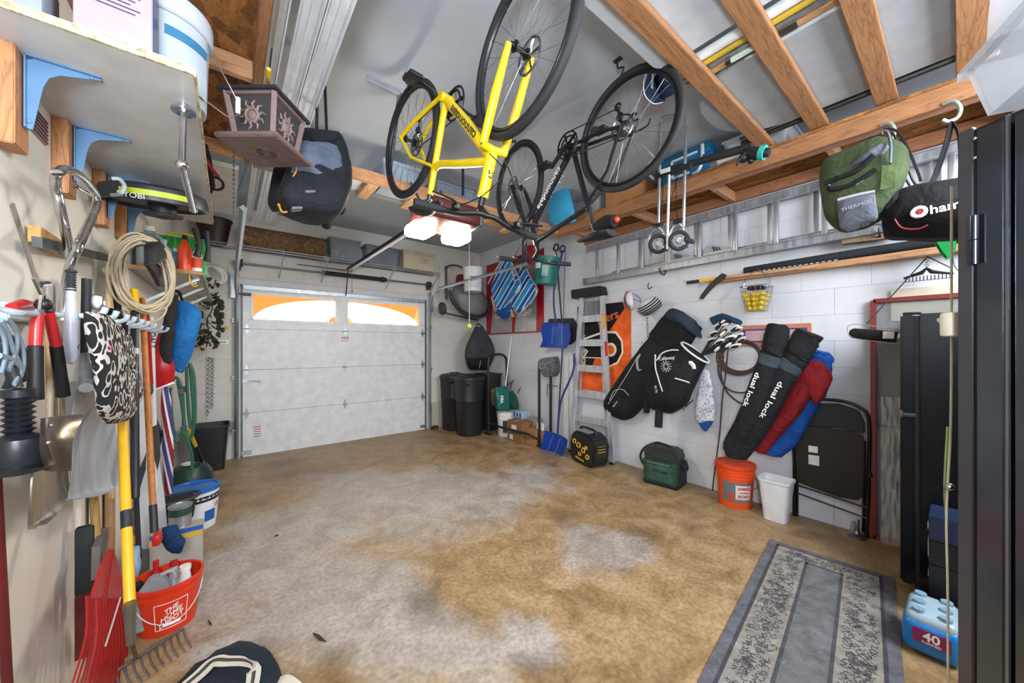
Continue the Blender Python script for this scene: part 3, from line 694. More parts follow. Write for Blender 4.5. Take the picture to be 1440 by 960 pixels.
t.add('blade', blade(MB(),[(112,536,132,536),(106,560,138,558),(99,600,158,590),(97,640,168,640),(97,680,164,682),(97,699,140,697)],L12,.045,.003), m('#b9bfc8',.4,.4,'steel'))
t.add('socket', MB().tube([L18(121,545),L12(120,500)],.014,12), m('#9fa5ae',.4,.8,'steel'))
t.add('shaft', MB().tube([L12(120,505),L12(122,392)],.012,12), m('#1b1c20',.6))
t.add('ferrule_clip', MB().box((0,0,0),(.032,.05,.055),FM(L12(125,425)+V((.02,0,0)),(1,0,0),(0,0,1)),bv=.008), CHR); t.done()
# floral mitts
pm = patterned('#17171b','#cfcac4',34,.30,kind='vor')
t = Thing('floral_mitt','black oven mitt with cream flower pattern hanging on the tool rail','mitt')
t.add('body', MB().pairs([(112,441,146,446),(110,470,158,468),(114,500,160,500),(117,530,165,525),(122,560,172,560),(128,580,178,580),(142,594,172,588)],L18,[.012,.018,.022,.022,.022,.02,.012],amp=.005,fr=16), pm)
t.add('label_tab', MB().box((0,0,0),(.025,.012,.004),FM(L18(126,489)+V((.04,0,0)),(0,1,0),(0,0,1))), m('#b83a6b',.7)); t.done()
t = Thing('floral_mitt','second floral mitt with a purple lining, tucked behind the first','mitt')
t.add('body', MB().pairs([(140,436,158,450),(148,460,172,475),(158,490,180,500),(166,530,186,530),(172,560,190,555),(178,572,188,568)],L12,[.012,.018,.018,.018,.018,.012],amp=.006,fr=16,seed=3), pm)
t.add('lining', MB().pairs([(136,432,150,440),(146,442,160,455),(156,458,166,476)],L12,[.015,.018,.012],amp=.003,lift=.01), m('#33152e',.85,0,'fab')); t.done()
# long handled tools
def pole(name, lab, cat, pts, pl, r, segs, extra=None):
    """segs: (name, v-from, v-to, material, radius factor) along a straight line in the plane"""
    t = Thing(name, lab, cat); (u0,v0),(u1,v1) = pts
    A, B_ = pl[0](u0,v0), pl[1](u1,v1)
    for nm, f0, f1, mt, rf in segs: t.add(nm, MB().tube([A.lerp(B_,f0), A.lerp(B_,(f0+f1)/2), A.lerp(B_,f1)], r*rf, 12), mt)
    return t
Y_ = m('#e0ab1e',.4); WD = m('#c07a3c',.5,0,'woodZ'); WDL = m('#dcbf90',.6,0,'woodZ')
t = pole('bow_rake','steel bow rake with thick yellow handle leaning at the wall, tines at the floor','rake',((166,438),(183,862)),(L12,L25),.0135,[('handle',0,.985,Y_,1),('grip',0,.09,m('#2a2b2e',.6),1.08),('handle_label',.73,.78,m('#20242a',.5),1.03)])
s_ = t.add('ferrule', MB().tube([L25(182.5,848),L25(184,905)],[.0155,.010],12), m('#8a8884',.35,.9,'steel'))
b = MB(); hd0, hd1 = Pl('L',.2)(178,905), Pl('L',.34)(184,892)
A_ = V((-.43,2.02,.10)); B2 = V((-.16,2.20,.10))
b.tube([L25(184,900),A_.lerp(B2,.5)],.007,8).tube([A_,B2],.008,8)
for k in range(14): q = A_.lerp(B2,k/13); b.tube([q, q+V((.01,-.01,-.05)), q+V((.03,-.03,-.088))],[.005,.004,.003],6)
t.add('tine_head', b, m('#6d6a66',.45,.8,'steel')); t.done()
t = pole('long_pole','black pole with a bright yellow top cap beside the yellow rake handle','pole',((189,408),(190,700)),(L12,L18),.0145,[('shaft',.10,1,m('#1d2026',.4),1),('end_cap',0,.12,m('#eebd12',.35),1.12),('collar',.32,.35,m('#b8bcc0',.4),1.1)]); 
t.add('hang_loop', MB().torus(L12(189,408),.008,.002,(1,0,0)), CHR); t.done()
t = pole('black_pole','slim black pole reaching the floor behind the yellow rake handle','pole',((180,470),(196,790)),(L8,L12),.011,[('shaft',0,1,m('#22242a',.45),1)]); t.done()
t = pole('fibreglass_pole','thin yellow fibreglass pole with black top behind the tool rail','handle',((163,400),(176,560)),(L5,L5),.010,[('shaft',.35,1,m('#e5bd2e',.4),1),('grip',0,.36,m('#26282c',.6),1.4)]); t.done()
t = pole('broom_stick','pale wooden broom stick standing up behind the floral mitts','stick',((153,405),(156,700)),(L5,L5),.012,[('shaft',0,1,WDL,1)]); t.done()
t = pole('axe','old axe with yellowed wooden handle hanging head down at the wall','axe',((122,560),(137,772)),(L5,L8),.013,[('handle',0,1,m('#b08a4c',.6,0,'woodZ'),1)])
t.add('head', MB().prism([(-.085,-.10),(-.075,.02),(-.02,.035),(.04,.045),(.045,.0),(.01,-.025),(-.03,-.05),(-.045,-.11)],.022,FM(L8(137,765),(0,1,0),(0,0,1))), m('#77736e',.6,.7,'steel')); t.done()
t = pole('shovel_handle','long varnished wooden handle standing in the orange bucket with a black ferrule','handle',((200,420),(217,748)),(L12,Pl('L',.22)),.0125,[('shaft',0,.9,WD,1),('ferrule',.9,1,m('#232428',.5),1.15)]); 
t.add('red_head', MB().box((0,0,0),(.07,.05,.03),FM(Pl('L',.22)(221,757),(0,1,0),(0,0,1)),bv=.01), RED); t.done()
t = pole('red_tool','slim red handled tool with steel shank hanging between the poles','tool',((207,440),(213,540)),(L12,L12),.009,[('handle',0,1,m('#b3161c',.4),1)])
t.add('shank', MB().tube(smooth([L12(213,540),L12(216,580),L12(222,600),L12(226,615),L12(218,640)],4),[.007,.010,.013,.012,.008],10), m('#6e6f72',.4,.8,'steel')); t.done()
t = pole('white_board_pole','white plastic edging strip upright against the left wall','strip',((109,700),(107,905)),(L0,L0),.012,[('strip',0,1,m('#d9d5cc',.6),1)]); t.done()
for k,(u0,u1,lb) in enumerate(((120,128,'narrow cream batten standing at the wall behind the axe'),(143,150,'tan wooden batten standing right of the axe head'))):
    one('wall_batten', lb, 'batten', MB().box(((L0(u0,720).x+.02),(L0(u0,720).y+L0(u1,720).y)/2,.72),(.02,L0(u1,720).y-L0(u0,720).y,1.1)), m('#d8c9b0' if k==0 else '#c99d74',.6,0,'woodZ'))
# red leaf rake
t = Thing('leaf_rake','red plastic leaf rake standing fan down at the left wall beside the bow rake','rake')
rp = Pl('L',.13)
b = MB().slab([(152,772),(157,774),(170,815),(176,842),(150,842),(125,842),(138,800)],rp,.006)
t.add('fan', b, m('#b5201f',.35))
b = MB()
for k in range(16):
    f = k/15; a = rp(122+54*f,838); e = rp(102+88*f,960+10*math.sin(PI*f)); q = rp(100+90*f,985)
    e.z = max(e.z,.012); mid = a.lerp(e,.5)+V((.012,0,0)); b.tube(smooth([a,mid,e],4),[.0065,.006,.004],6,flat=.6)
t.add('tine', b, m('#a81d1e',.4), kind=None)
t.add('brace', MB().tube([rp(163,842)+V((.012,0,0)),rp(136,912)+V((.02,0,0))],.003,6), m('#c9c5bd',.4)); 
t.add('handle_socket', MB().tube([rp(154,775),rp(140,860)],[.012,.014],10), m('#8d1518',.4)); t.done()
t = Thing('push_broom','dark fibre broom head standing against the wall behind the red leaf rake','broom')
t.add('head', MB().box((L5(120,860).x,L5(120,860).y,.56),(.05,.035,.26),bv=.008), m('#1e2224',.7)); t.add('bristle', MB().box((L5(118,870).x+.0,L5(118,870).y,.32),(.04,.03,.24)), m('#5a2422',.9,0,'fab')); 
t.add('handle', MB().tube([L5(122,840),L5(124,810)],.008,8), m('#8a8884',.5)); t.done()
# coiled beige cord with black holster
t = Thing('cord_coil','thick coil of beige extension cord hanging below the fourth shelf cleat','cord')
b = MB(); cc = V((-.315,2.5,1.735))
for k in range(13):
    rr = random.Random(k); ax, az = .105+rr.uniform(-.015,.02), .165+rr.uniform(-.012,.02); pts = []
    c0 = cc+V((rr.uniform(-.02,.02), rr.uniform(-.05,.05), rr.uniform(-.012,.012)))
    for q in range(28):
        a = 2*PI*q/28; pts.append(c0+V((.82*ax*math.cos(a)+.01*math.sin(2*a+k), .5*ax*math.cos(a)+.02*math.sin(3*a+k), az*math.sin(a) - .02*math.cos(a)**2)))
    b.tube(pts,.0052,7,closed=True)
b.tube(smooth(px([(175,436),(190,450),(214,452),(232,440),(237,405)],Pl('Y',2.55)),6),.005,7)
t.add('cable', b, m('#b8a98c',.55)); 
t.add('plug_holder', MB().pairs([(198,348,214,338),(196,368,222,350),(196,372,224,362)],L18,[.02,.03,.02],e=3).pairs([(200,372,214,368),(208,385,228,385),(218,402,236,402)],L18,[.012,.016,.012],e=3.5), m('#1a1a1c',.6)); 
t.add('velcro_strap', MB().tube([L18(216,366),L18(236,362)],.014,8,flat=.4), m('#202226',.8)); t.done()
# ================================================================ LEFT REAR: low shelf, hanging bags, floor buckets
Y32,Y33,Y34,Y36,Y39,Y42 = (Pl('Y',q) for q in (3.2,3.3,3.4,3.6,3.9,4.2))
t = Thing('bottle_shelf','narrow grey shelf with white struts holding spray bottles on the left wall','shelf')
zs_ = 1.87
t.add('board', MB().box((-.305,4.1,zs_),(.35,1.86,.02)), m('#9a978f',.3), bevel=.002); t.add('edge_strip', MB().box((-.305,3.165,zs_),(.35,.01,.024)), m('#b98a5a',.6,0,'woodX'))
for y in (3.35,3.85,4.5): t.add('strut', MB().bar((XL+.01,y,zs_-.22),(-.16,y,zs_-.012),.018,.006,(0,1,0)), m('#dfe3e6',.4))
for y in (3.2,3.32): t.add('cup_hook', MB().tube(smooth([(-.20,y,zs_-.01),(-.20,y,zs_-.05),(-.185,y,zs_-.075),(-.165,y,zs_-.06)],4),.004,6), m('#e2b62a',.4))
t.done()
def bottle(name, lab, x, y, z, r, h, mt, cap=None, neck=.35, trig=None, label=None, group=None, cat='bottle', sq=1.0):
    t = Thing(name, lab, cat, group); T = Matrix.Translation((x,y,z))
    t.add('body', MB().lathe([(0,0),(r*.95,0),(r,.01),(r,h*.6),(r*.85,h*.7),(r*neck,h*.82),(r*neck,h*.9)],20,T,sx=1,sy=sq), mt)
    if cap: t.add('cap', MB().lathe([(r*neck*1.15,h*.88),(r*neck*1.15,h),(0,h)],14,T), cap)
    if trig:
        b = MB().box((0,0,h*.98),(.02,.05,.03),T,bv=.006); b.box((0,-.035,h*.99),(.014,.04,.014),T); b.tube([T@V((0,-.02,h*.96)),T@V((0,-.045,h*.86))],.004,6); t.add('trigger', b, trig)
    if label: t.add('label', MB().lathe([(r*1.01,h*.15),(r*1.015,h*.15),(r*1.015,h*.5),(r*1.01,h*.5)],20,T,sx=1,sy=sq), label)
    t.done(); return t
zz = zs_+.01
t = Thing('jug','translucent grey plastic jug with white cap on the bottle shelf','jug'); T = Matrix.Translation((-.40,3.27,zz))
t.add('body', MB().lathe([(0,0),(.07,0),(.075,.02),(.075,.17),(.05,.215),(.025,.23),(.025,.25)],20,T,sx=.8,sy=1), glassy('#a9b4b8',.85,.3)); t.add('cap', MB().lathe([(.03,.245),(.03,.275),(0,.278)],16,T), WHT)
t.add('handle', MB().tube(smooth([(-.36,3.20,zz+.21),(-.33,3.19,zz+.18),(-.34,3.195,zz+.12),(-.37,3.2,zz+.10)],4),.009,8), m('#9faab0',.4)); t.done()
bottle('cleaner_bottle','white and blue labelled bottle beside the grey jug on the bottle shelf',-.325,3.21,zz,.04,.19,m('#cdd3da',.4),WHT,label=m('#31597f',.5))
bottle('spray_bottle','orange bottle with black nozzle on the bottle shelf',-.225,3.20,zz,.035,.235,m('#e4481f',.35),m('#191919',.5))
bottle('spray_bottle','white bottle with orange label and dark nozzle right of the orange bottle',-.165,3.22,zz,.028,.19,m('#e8e8e8',.35),m('#24262a',.5),label=m('#cf4a22',.5))
bottle('detergent_bottle','small blue and white bottle between jug and orange bottle on the shelf',-.275,3.25,zz,.032,.15,m('#5d7f9a',.4),m('#c8cdd2',.5))
t = Thing('tool_case','bright green ribbed plastic case standing behind the spray bottles','case')
b = MB().box((-.30,3.42,zz+.13),(.34,.09,.26),bv=.012)
for k in range(9): b.box((-.46+.035*k,3.37,zz+.13),(.008,.012,.24))
c0 = t.add('shell', b, m('#1fa03c',.4)); b = MB()
for k in range(4): b.box((-.13,3.38+.025*k,zz+.12),(.012,.008,.22))
t.add('rib', b, m('#37c052',.4), c0); t.add('handle', MB().tube(smooth([(-.33,3.40,zz+.25),(-.30,3.40,zz+.285),(-.2,3.4,zz+.285),(-.17,3.4,zz+.25)],4),.009,8), m('#c7d62a',.4)); t.done()
one('hanging_tongs','pair of black spring clamps hanging at the shelf end above the green case','clamps', MB().tube(smooth([(-.17,3.12,2.15),(-.15,3.12,2.05),(-.16,3.12,1.97)],4),[.02,.014,.022],10).tube(smooth([(-.115,3.14,2.15),(-.105,3.14,2.04),(-.11,3.14,1.95)],4),[.018,.013,.02],10), m('#25272b',.5))
def px_tube(b, pts, pl, r, n=8, k=5, lift=0, **q): return b.tube(smooth([pl(u,v)+pl.n*lift for u,v in pts],k),r,n,**q)
# blue bag, dark bag
t = Thing('boot_bag','bright blue bag with white piping hanging from the bottle shelf','bag')
bl = t.add('body', MB().pairs([(249,425,268,426),(247,440,284,440),(244,465,279,470),(240,495,270,500),(238,515,258,523)],Y33,[.03,.05,.055,.05,.03],amp=.004,sub=4), m('#1668ae',.6,0,'fab'))
b = MB(); px_tube(b,[(252,430),(254,450),(248,480),(240,512)],Y33,.0035,6,lift=.055); px_tube(b,[(262,445),(262,435),(284,441)],Y33,.0035,6,lift=.05); px_tube(b,[(261,440),(259,470),(256,500),(255,520)],Y33,.0035,6,lift=.058); t.add('piping', b, m('#dfe6ee',.6), bl)
t.add('strap', px_tube(MB(),[(258,428),(252,412),(245,410),(240,430)],Y33,.008,8,flat=.4), BLKF); t.done()
t = Thing('drawstring_bag','dark grey fabric bag hanging between the coil of cord and the blue bag','bag')
t.add('body', MB().pairs([(238,418,252,416),(232,440,250,440),(228,470,246,470),(226,500,244,505),(230,514,240,518)],Y32,[.02,.04,.045,.04,.02],amp=.01,fr=18,seed=5), m('#2b2b2b',.85,0,'fab')); t.add('cord', px_tube(MB(),[(240,420),(248,408),(256,414)],Y32,.004,6), BLKF); t.done()
t = Thing('fabric_bag','glossy red fabric bag hanging low behind the wooden handle','bag')
t.add('body', MB().pairs([(222,470,236,466),(214,500,240,495),(212,525,246,515),(214,546,246,534)],Y32,[.02,.03,.035,.02],amp=.006,fr=12,seed=8), m('#b0141f',.35,0)); t.add('hem', MB().bar(Y32(214,548)-V((0,.03,0)),Y32(246,537)-V((0,.03,0)),.01,.012), WHT); t.done()
t = Thing('hockey_stick','white stick shaft with black letters standing behind the coil of cord','stick')
t.add('shaft', MB().tube([Pl('Y',3.05)(213,446),Pl('Y',3.05)(219,690)],.012,8), m('#d8d8d8',.5)); 
t.text('GOALT',.035,FM(Pl('Y',3.05)(215,475)-V((-.0,.014,0)),(0,0,-1),(1,0,0)),BLK,sp=1.1,bold=.001); t.done()
t = Thing('folded_umbrella','red, white and blue folded beach umbrella hanging beside the green hose','umbrella')
um = stripes([(2,'#8f1e2c'),(1,'#e7e7ea'),(2,'#3f3f7c'),(1,'#c9cfe0')],0,.06,rot=(0,.14,0))
t.add('canopy', MB().pairs([(228,545,238,545),(227,570,242,568),(229,610,244,605),(230,650,245,650),(232,700,243,700)],Y34,[.02,.035,.04,.035,.02],amp=.006,fr=20,sub=4), um)
t.add('pole', MB().tube([Y34(232,520),Y34(233,550)],.01,8), m('#b67a48',.5)); t.done()
one('boogie_board','white foam board with dark swoosh leaning on the left wall behind the handles','board', MB().slab([(190,500),(204,492),(212,560),(232,700),(238,765),(200,770),(192,700)],Pl('Y',3.12),.03), m('#d9dde4',.4), bevel=.006)
one('board_tip','dark grey pointed board tip showing beside the wooden handle low on the left wall','board', MB().slab([(189,676),(206,636),(205,660),(196,690)],Pl('Y',3.05),.012).slab([(214,600),(222,596),(226,640),(222,660),(216,640)],Pl('Y',3.05),.012), m('#3a3d42',.45))
# green hose
t = Thing('garden_hose','loops of dark green garden hose hanging in the left rear corner','hose')
b = MB()
for q in (((238,545),(243,600),(252,618),(258,600),(256,550),(248,530),(240,540)),((262,515),(264,560),(268,600),(274,590),(273,540),(266,512)),((250,535),(256,570),(262,610),(270,612),(272,580),(268,520)),((255,600),(264,620),(270,640),(270,660),(266,672)),((266,510),(272,525),(274,560),(270,565)),((240,545),(238,560),(244,612),(250,620))):
    px_tube(b,q,Y39,.011,8)
t.add('hose', b, m('#1f5b48',.45)); t.add('hanger', MB().box((0,0,0),(.035,.04,.22),FM(Y39(256,548),(1,0,0),(0,0,1))), m('#4a4d50',.5)); t.done()
t = Thing('hose_reel','dark green plastic hose reel tub with pale cap standing in the left rear corner','reel')
c = at(263,682,Z=0); c.x = -.27; c.y=4.45; T = Matrix.Translation(c)
t.add('body', MB().lathe([(0,0),(.14,0),(.16,.06),(.16,.2),(.12,.27),(.04,.30),(0,.30)],24,T), m('#12352f',.4)); t.add('cap', MB().lathe([(.045,.295),(.05,.31),(.0,.325)],16,T@TR(-.02,-.03,0)), m('#cfd8cd',.5)); t.done()
t = pole('weeding_tool','yellow and black handled tool leaning against the black bin','tool',((265,602),(289,660)),(Y42,Pl('Y',4.6)),.014,[('handle',0,.42,m('#d6b32a',.4),1),('grip',.4,.8,BLK,1.05),('yellow_tip',.78,.86,m('#d6b32a',.4),1.1),('head',.86,1,BLK,1.6)]); t.done()
def tub(t, c, w0, d0, w1, d1, h, mt, th=.006, rim=.012, e=6, n=32, name='body'):
    """open tapered tub with wall thickness and rolled rim"""
    def ring(w, d, z):
        out = []
        for k in range(n):
            a = 2*PI*k/n; ct, st = math.cos(a), math.sin(a)
            out.append(V(c)+V((math.copysign(abs(ct)**(2/e),ct)*w/2, math.copysign(abs(st)**(2/e),st)*d/2, z)))
        return out
    rs = [ring(w0,d0,0), ring(w1,d1,h-.02), ring(w1+rim*2,d1+rim*2,h-.018), ring(w1+rim*2,d1+rim*2,h), ring(w1-th,d1-th,h), ring(w0-th,d0-th,th)]
    return t.add(name, MB().loft(rs), mt)
t = Thing('waste_bin','tall black plastic bin in the corner left of the garage door','bin')
tub(t,(-.16,5.28,0),.26,.26,.34,.34,.50,m('#1d1e21',.45)); t.done()
# far-left wall bits
BL = Pl('B',.03)
t = Thing('hanging_chain','galvanised chain hung in two strands on the far wall left of the door','chain')
b = MB()
for (u0,v0,u1,v1) in ((293,503,292,586),(299,505,298,575)):
    A,B_ = BL(u0,v0),BL(u1,v1); n = 26
    for k in range(n):
        p = A.lerp(B_,k/n); b.torus(p,.014,.0035,(1,0,0) if k%2 else (0,1,0),n=8,k=5)
t.add('links', b, m('#9aa3a0',.4,.8)); t.add('nail', MB().cyl(BL(292,503)+V((0,.03,0)),BL(299,505),.005), CHR); t.done()
t = Thing('artificial_vine','dark leafy artificial vine hanging from a white reel left of the garage door','vine')
vp = Pl('Y',5.2); rr = random.Random(4)
st = smooth([vp(296,395),vp(292,410),vp(299,432),vp(291,450),vp(294,470),vp(290,488)],6)
t.add('stem', MB().tube(st,.006,6), m('#2c2f22',.7))
b = MB()
for k in range(90):
    p = st[rr.randrange(len(st))]+V((rr.uniform(-.09,.09),rr.uniform(-.05,.03),rr.uniform(-.05,.05))); l = rr.uniform(.03,.055); T = FM(p,(rr.uniform(-1,1),rr.uniform(-1,1),rr.uniform(-1,1)),(rr.uniform(-1,1),rr.uniform(-1,1),rr.uniform(-1,1)))
    b.sheet(lambda u,v: T@V(((u-.5)*l*2,(v-.5)*l*1.1*math.sin(PI*min(max(u,.08),.95)),.012*math.sin(PI*u))),4,2,.001)
t.add('leaves', b, m('#3c4226',.7), kind='stuff')
b = MB()
for k in range(14):
    p = vp(308+rr.uniform(-4,5),420+k*3.3+rr.uniform(-2,2)); b.sph(p,.022,(1,.6,1.3),n=8)
t.add('dark_blossom', b, m('#17171c',.6)); t.add('reel', MB().torus(vp(298,385),.085,.022,(.35,-1,.1),sy=1.3).torus(vp(304,385),.08,.015,(.35,-1,.1),sy=1.3), m('#d7d8da',.4)); t.done()
one('black_case','slim black case hanging on the far wall under the artificial vine','case', MB().box((0,0,0),(.07,.04,.32),FM(vp(292,474),(1,0,0),(0,0,1)),bv=.01), BLK)
t = Thing('notice_sticker','small yellow notice sticker on the far wall left of the garage door','sticker'); t.add('sheet', MB().box((0,0,0),(.11,.045,.002),Pl('B',.003).M(312,461)), m('#d8c53a',.6)); t.add('print', MB().box((0,0,0),(.09,.012,.002),Pl('B',.005).M(312,461)), m('#7a6d1c',.6)); t.done()
t = Thing('notice_sticker','small white notice sticker below the yellow one on the far wall','sticker'); t.add('sheet', MB().box((0,0,0),(.12,.05,.002),Pl('B',.003).M(313,481)), m('#eef0f2',.6)); t.add('print', MB().box((0,0,0),(.08,.014,.002),Pl('B',.005).M(312,481)), m('#7a7f88',.6)); t.done()
t = Thing('outlet_cover','small grey electrical cover plate low on the far wall between bin and door track','plate'); t.add('plate', MB().box((0,0,0),(.09,.12,.01),Pl('B',.006).M(327,600),bv=.003), m('#a69c94',.6)); t.done()
# ------------------------------------------------ floor group at the left wall
def bucket(name, lab, cx, cy, r0, r1, h, mt, rim=True, lid=None, ribs=(.86,.8), z0=0, handle=None):
    t = Thing(name, lab, 'bucket'); T = Matrix.Translation((cx,cy,z0))
    pr = [(0,0),(r0,0)]
    for f in sorted(ribs): 
        rr_ = r0+(r1-r0)*f; pr += [(rr_,h*f-.012),(rr_+.006,h*f-.010),(rr_+.006,h*f+.002),(rr_,h*f+.004)]
    pr += [(r1,h-.015),(r1+.007,h-.014),(r1+.007,h),(r1-.004,h)]
    if lid is None: pr += [(r0-.006,.008),(0,.008)]
    else: pr += [(0,h)]
    bd = t.add('body', MB().lathe(pr,36,T), mt)
    if lid is not None: t.add('lid', MB().lathe([(r1+.004,h-.02),(r1+.012,h-.018),(r1+.012,h+.008),(r1-.004,h+.010),(r1-.012,h-.0),(r1-.02,h+.003),(0,h+.006)],36,T), lid)
    return t, bd
t, bd = bucket('compound_pail','white joint compound pail with royal blue lid on the floor by the left wall',-.20,3.66,.125,.143,.30,m('#e1e3e6',.4),lid=m('#0e63b8',.3))
lb = t.add('label', arc_label(MB(),(-.20,3.66,0),.127,.04,.20,-1.7,.2,12,.002,.140), m('#dfe2e8',.5), bd)
t.add('dark_band', arc_label(MB(),(-.20,3.66,0),.139,.21,.255,-2.2,.6,12,.003,.143), m('#1b1d22',.5), bd)
t.add('blue_patch', arc_label(MB(),(-.20,3.66,0),.1315,.06,.14,-1.1,-.55,6,.003,.137), m('#1f57a5',.5), lb); arctext(t,'US',(-.20,3.66),.140,.165,-.45,.04,m('#b3202a',.5),lb); t.done()
t = Thing('tool_bag','open black canvas tool bag between the blue lidded pail and the wall','bag')
t.add('body', MB().box((-.31,3.25,.30),(.26,.16,.13),bv=.02), m('#202226',.8,0,'fab')); t.add('rim', MB().tube(smooth([(-.43,3.17,.365),(-.19,3.17,.375),(-.18,3.33,.37),(-.43,3.33,.365)],5,True),.010,8,closed=True), m('#34363a',.6)); t.done()
t = Thing('carton','yellow, blue and white printed carton under the black tool bag','box')
cb = t.add('box_body', MB().box((-.33,3.24,.115),(.26,.2,.23)), m('#8b8f94',.6), bevel=.002); t.add('yellow_band', MB().box((-.33,3.137,.20),(.26,.004,.045)), m('#e3b51d',.5), cb)
t.add('blue_band', MB().prism([(-.12,-.03),(.12,-.0),(.12,.045),(-.05,.03)],.003,FM((-.33,3.134,.16),(1,0,0),(0,0,1))), m('#1c4fa0',.5), cb); t.add('white_patch', MB().box((-.39,3.131,.165),(.06,.002,.03)), m('#f0f0f0',.5), cb); t.done()
t = Thing('carton','grey and blue printed box standing in front of the printed carton','box'); cb = t.add('box_body', MB().box((-.235,2.92,.15),(.23,.10,.30)), m('#a8a49a',.6), bevel=.002)
t.add('yellow_band', MB().box((-.235,2.867,.255),(.23,.003,.022)), m('#d7a91f',.5), cb); t.add('blue_top', MB().box((-.235,2.866,.288),(.23,.004,.024)), m('#1f57a5',.5), cb); t.done()
t = Thing('paint_can','silver paint can with dark green label standing on the printed boxes','can'); T = Matrix.Translation((-.225,2.925,.302))
cb = t.add('body', MB().lathe([(0,0),(.052,0),(.054,.004),(.052,.01),(.052,.115),(.056,.118),(.056,.125),(.05,.126),(.048,.118),(0,.118)],28,T), m('#b2b6ba',.3,.8)); t.add('label', MB().lathe([(.0525,.07),(.0535,.07),(.0535,.112),(.0525,.112)],28,T), m('#27403a',.5), cb); t.add('lid_centre', MB().lathe([(0,.119),(.038,.119),(.038,.123),(0,.124)],24,T), m('#cfd3d6',.3,.7)); t.done()
# red-orange bucket
OR = m('#d8381b',.38)
bx, by = -.235, 2.47
t, bd = bucket('bucket','small red-orange bucket with a printed white diamond logo, full of bottles, by the left wall',bx,by,.105,.130,.235,OR,ribs=(.83,))
na = math.atan2(-by, -bx)+.10
def bp(a, z, o=.0): 
    r = .105+.025*z/.235+o; return V((bx+r*math.cos(a), by+r*math.sin(a), z))
b = MB(); wl = m('#efd9d2',.5)
for (a0,z0,a1,z1) in ((-.5,.035,.5,.035),(-.5,.16,.5,.16),(-.5,.035,-.5,.16),(.5,.035,.5,.16)):
    b.tube([bp(na+a0+(a1-a0)*k/8, z0+(z1-z0)*k/8, .002) for k in range(9)],.0018,5)
t.add('logo_frame', b, wl, bd)
for i,(s_,zz_) in enumerate((('THE',.128),('HOME',.10),('DEPOT',.072))):
    n_ = V((math.cos(na),math.sin(na),0)); x_ = V((-math.sin(na),math.cos(na),0))
    T = FM(bp(na,zz_,.004), x_, n_.cross(x_)) @ Matrix(((1,0,0,0),(.45,1,0,0),(0,0,1,0),(0,0,0,1))); T.translation = bp(na,zz_,.004)
    t.text(s_,.03,T,wl,bd,bold=.0008,wx=.9)
t.add('handle', MB().tube([bp(na-1.5+3.0*k/16, .19-.13*math.sin(PI*k/16), .006+.004*math.sin(PI*k/16)) for k in range(17)],.0022,6), m('#d8d8d8',.4)); t.add('grip', MB().tube([bp(na-.25+.5*k/5, .062-.002, .013) for k in range(6)],.007,8), m('#e9e4e2',.4)); t.done()
z0 = .01
t = Thing('oil_jug','silver grey motor oil jug with cut-out handle standing in the red-orange bucket','jug')
b = MB().prism([(-.06,0),(.06,0),(.06,.19),(.035,.235),(-.01,.24),(-.06,.17)],.05,FM((bx-.045,by-.035,z0+.03),(1,-.1,0),(0,0,1))); t.add('body', b, m('#8f9499',.4), bevel=.006)
t.add('cap', MB().cyl((bx-.09,by-.05,.235),(bx-.10,by-.055,.262),.018), BLK); t.add('label', MB().box((0,0,0),(.06,.06,.002),FM((bx-.03,by-.087,.175),(1,-.1,0),(0,0,1))), m('#c9b9a0',.6)); t.add('handle', MB().tube(smooth([(bx-.02,by-.06,.275),(bx+.02,by-.06,.28),(bx+.03,by-.06,.24)],4),.009,8), m('#9a9fa4',.4)); t.done()
bottle('white_bottle','short white bottle standing at the right side of the red-orange bucket',bx+.065,by-.02,.10,.025,.17,m('#e9e9ea',.4),WHT,neck=.8)
bottle('small_bottle','grey and white spray can beside the silver jug in the red-orange bucket',bx+.02,by+.02,.10,.022,.19,m('#b9bcc2',.4),m('#a8262b',.4),neck=.7)
bottle('red_bottle','red capped bottle at the rear of the red-orange bucket',bx-.05,by+.06,.06,.03,.24,m('#a9161c',.35),RED)
one('glove_bundle','crumpled blue work glove stuffed in the top of the red-orange bucket','glove', MB().pairs([(228,742,250,740),(226,752,256,750),(232,766,262,762),(240,774,256,772)],Pl('Y',2.62),[.015,.025,.025,.015],amp=.012,fr=26), m('#16365f',.8,0,'fab'))
one('cleaning_cloth','light blue plastic bag behind the silver jug at the wall side of the bucket','bag', MB().pairs([(184,772,196,768),(184,790,198,788),(186,806,196,805)],Pl('Y',2.5),[.02,.03,.02],amp=.01,fr=24), m('#8fb0cf',.5))
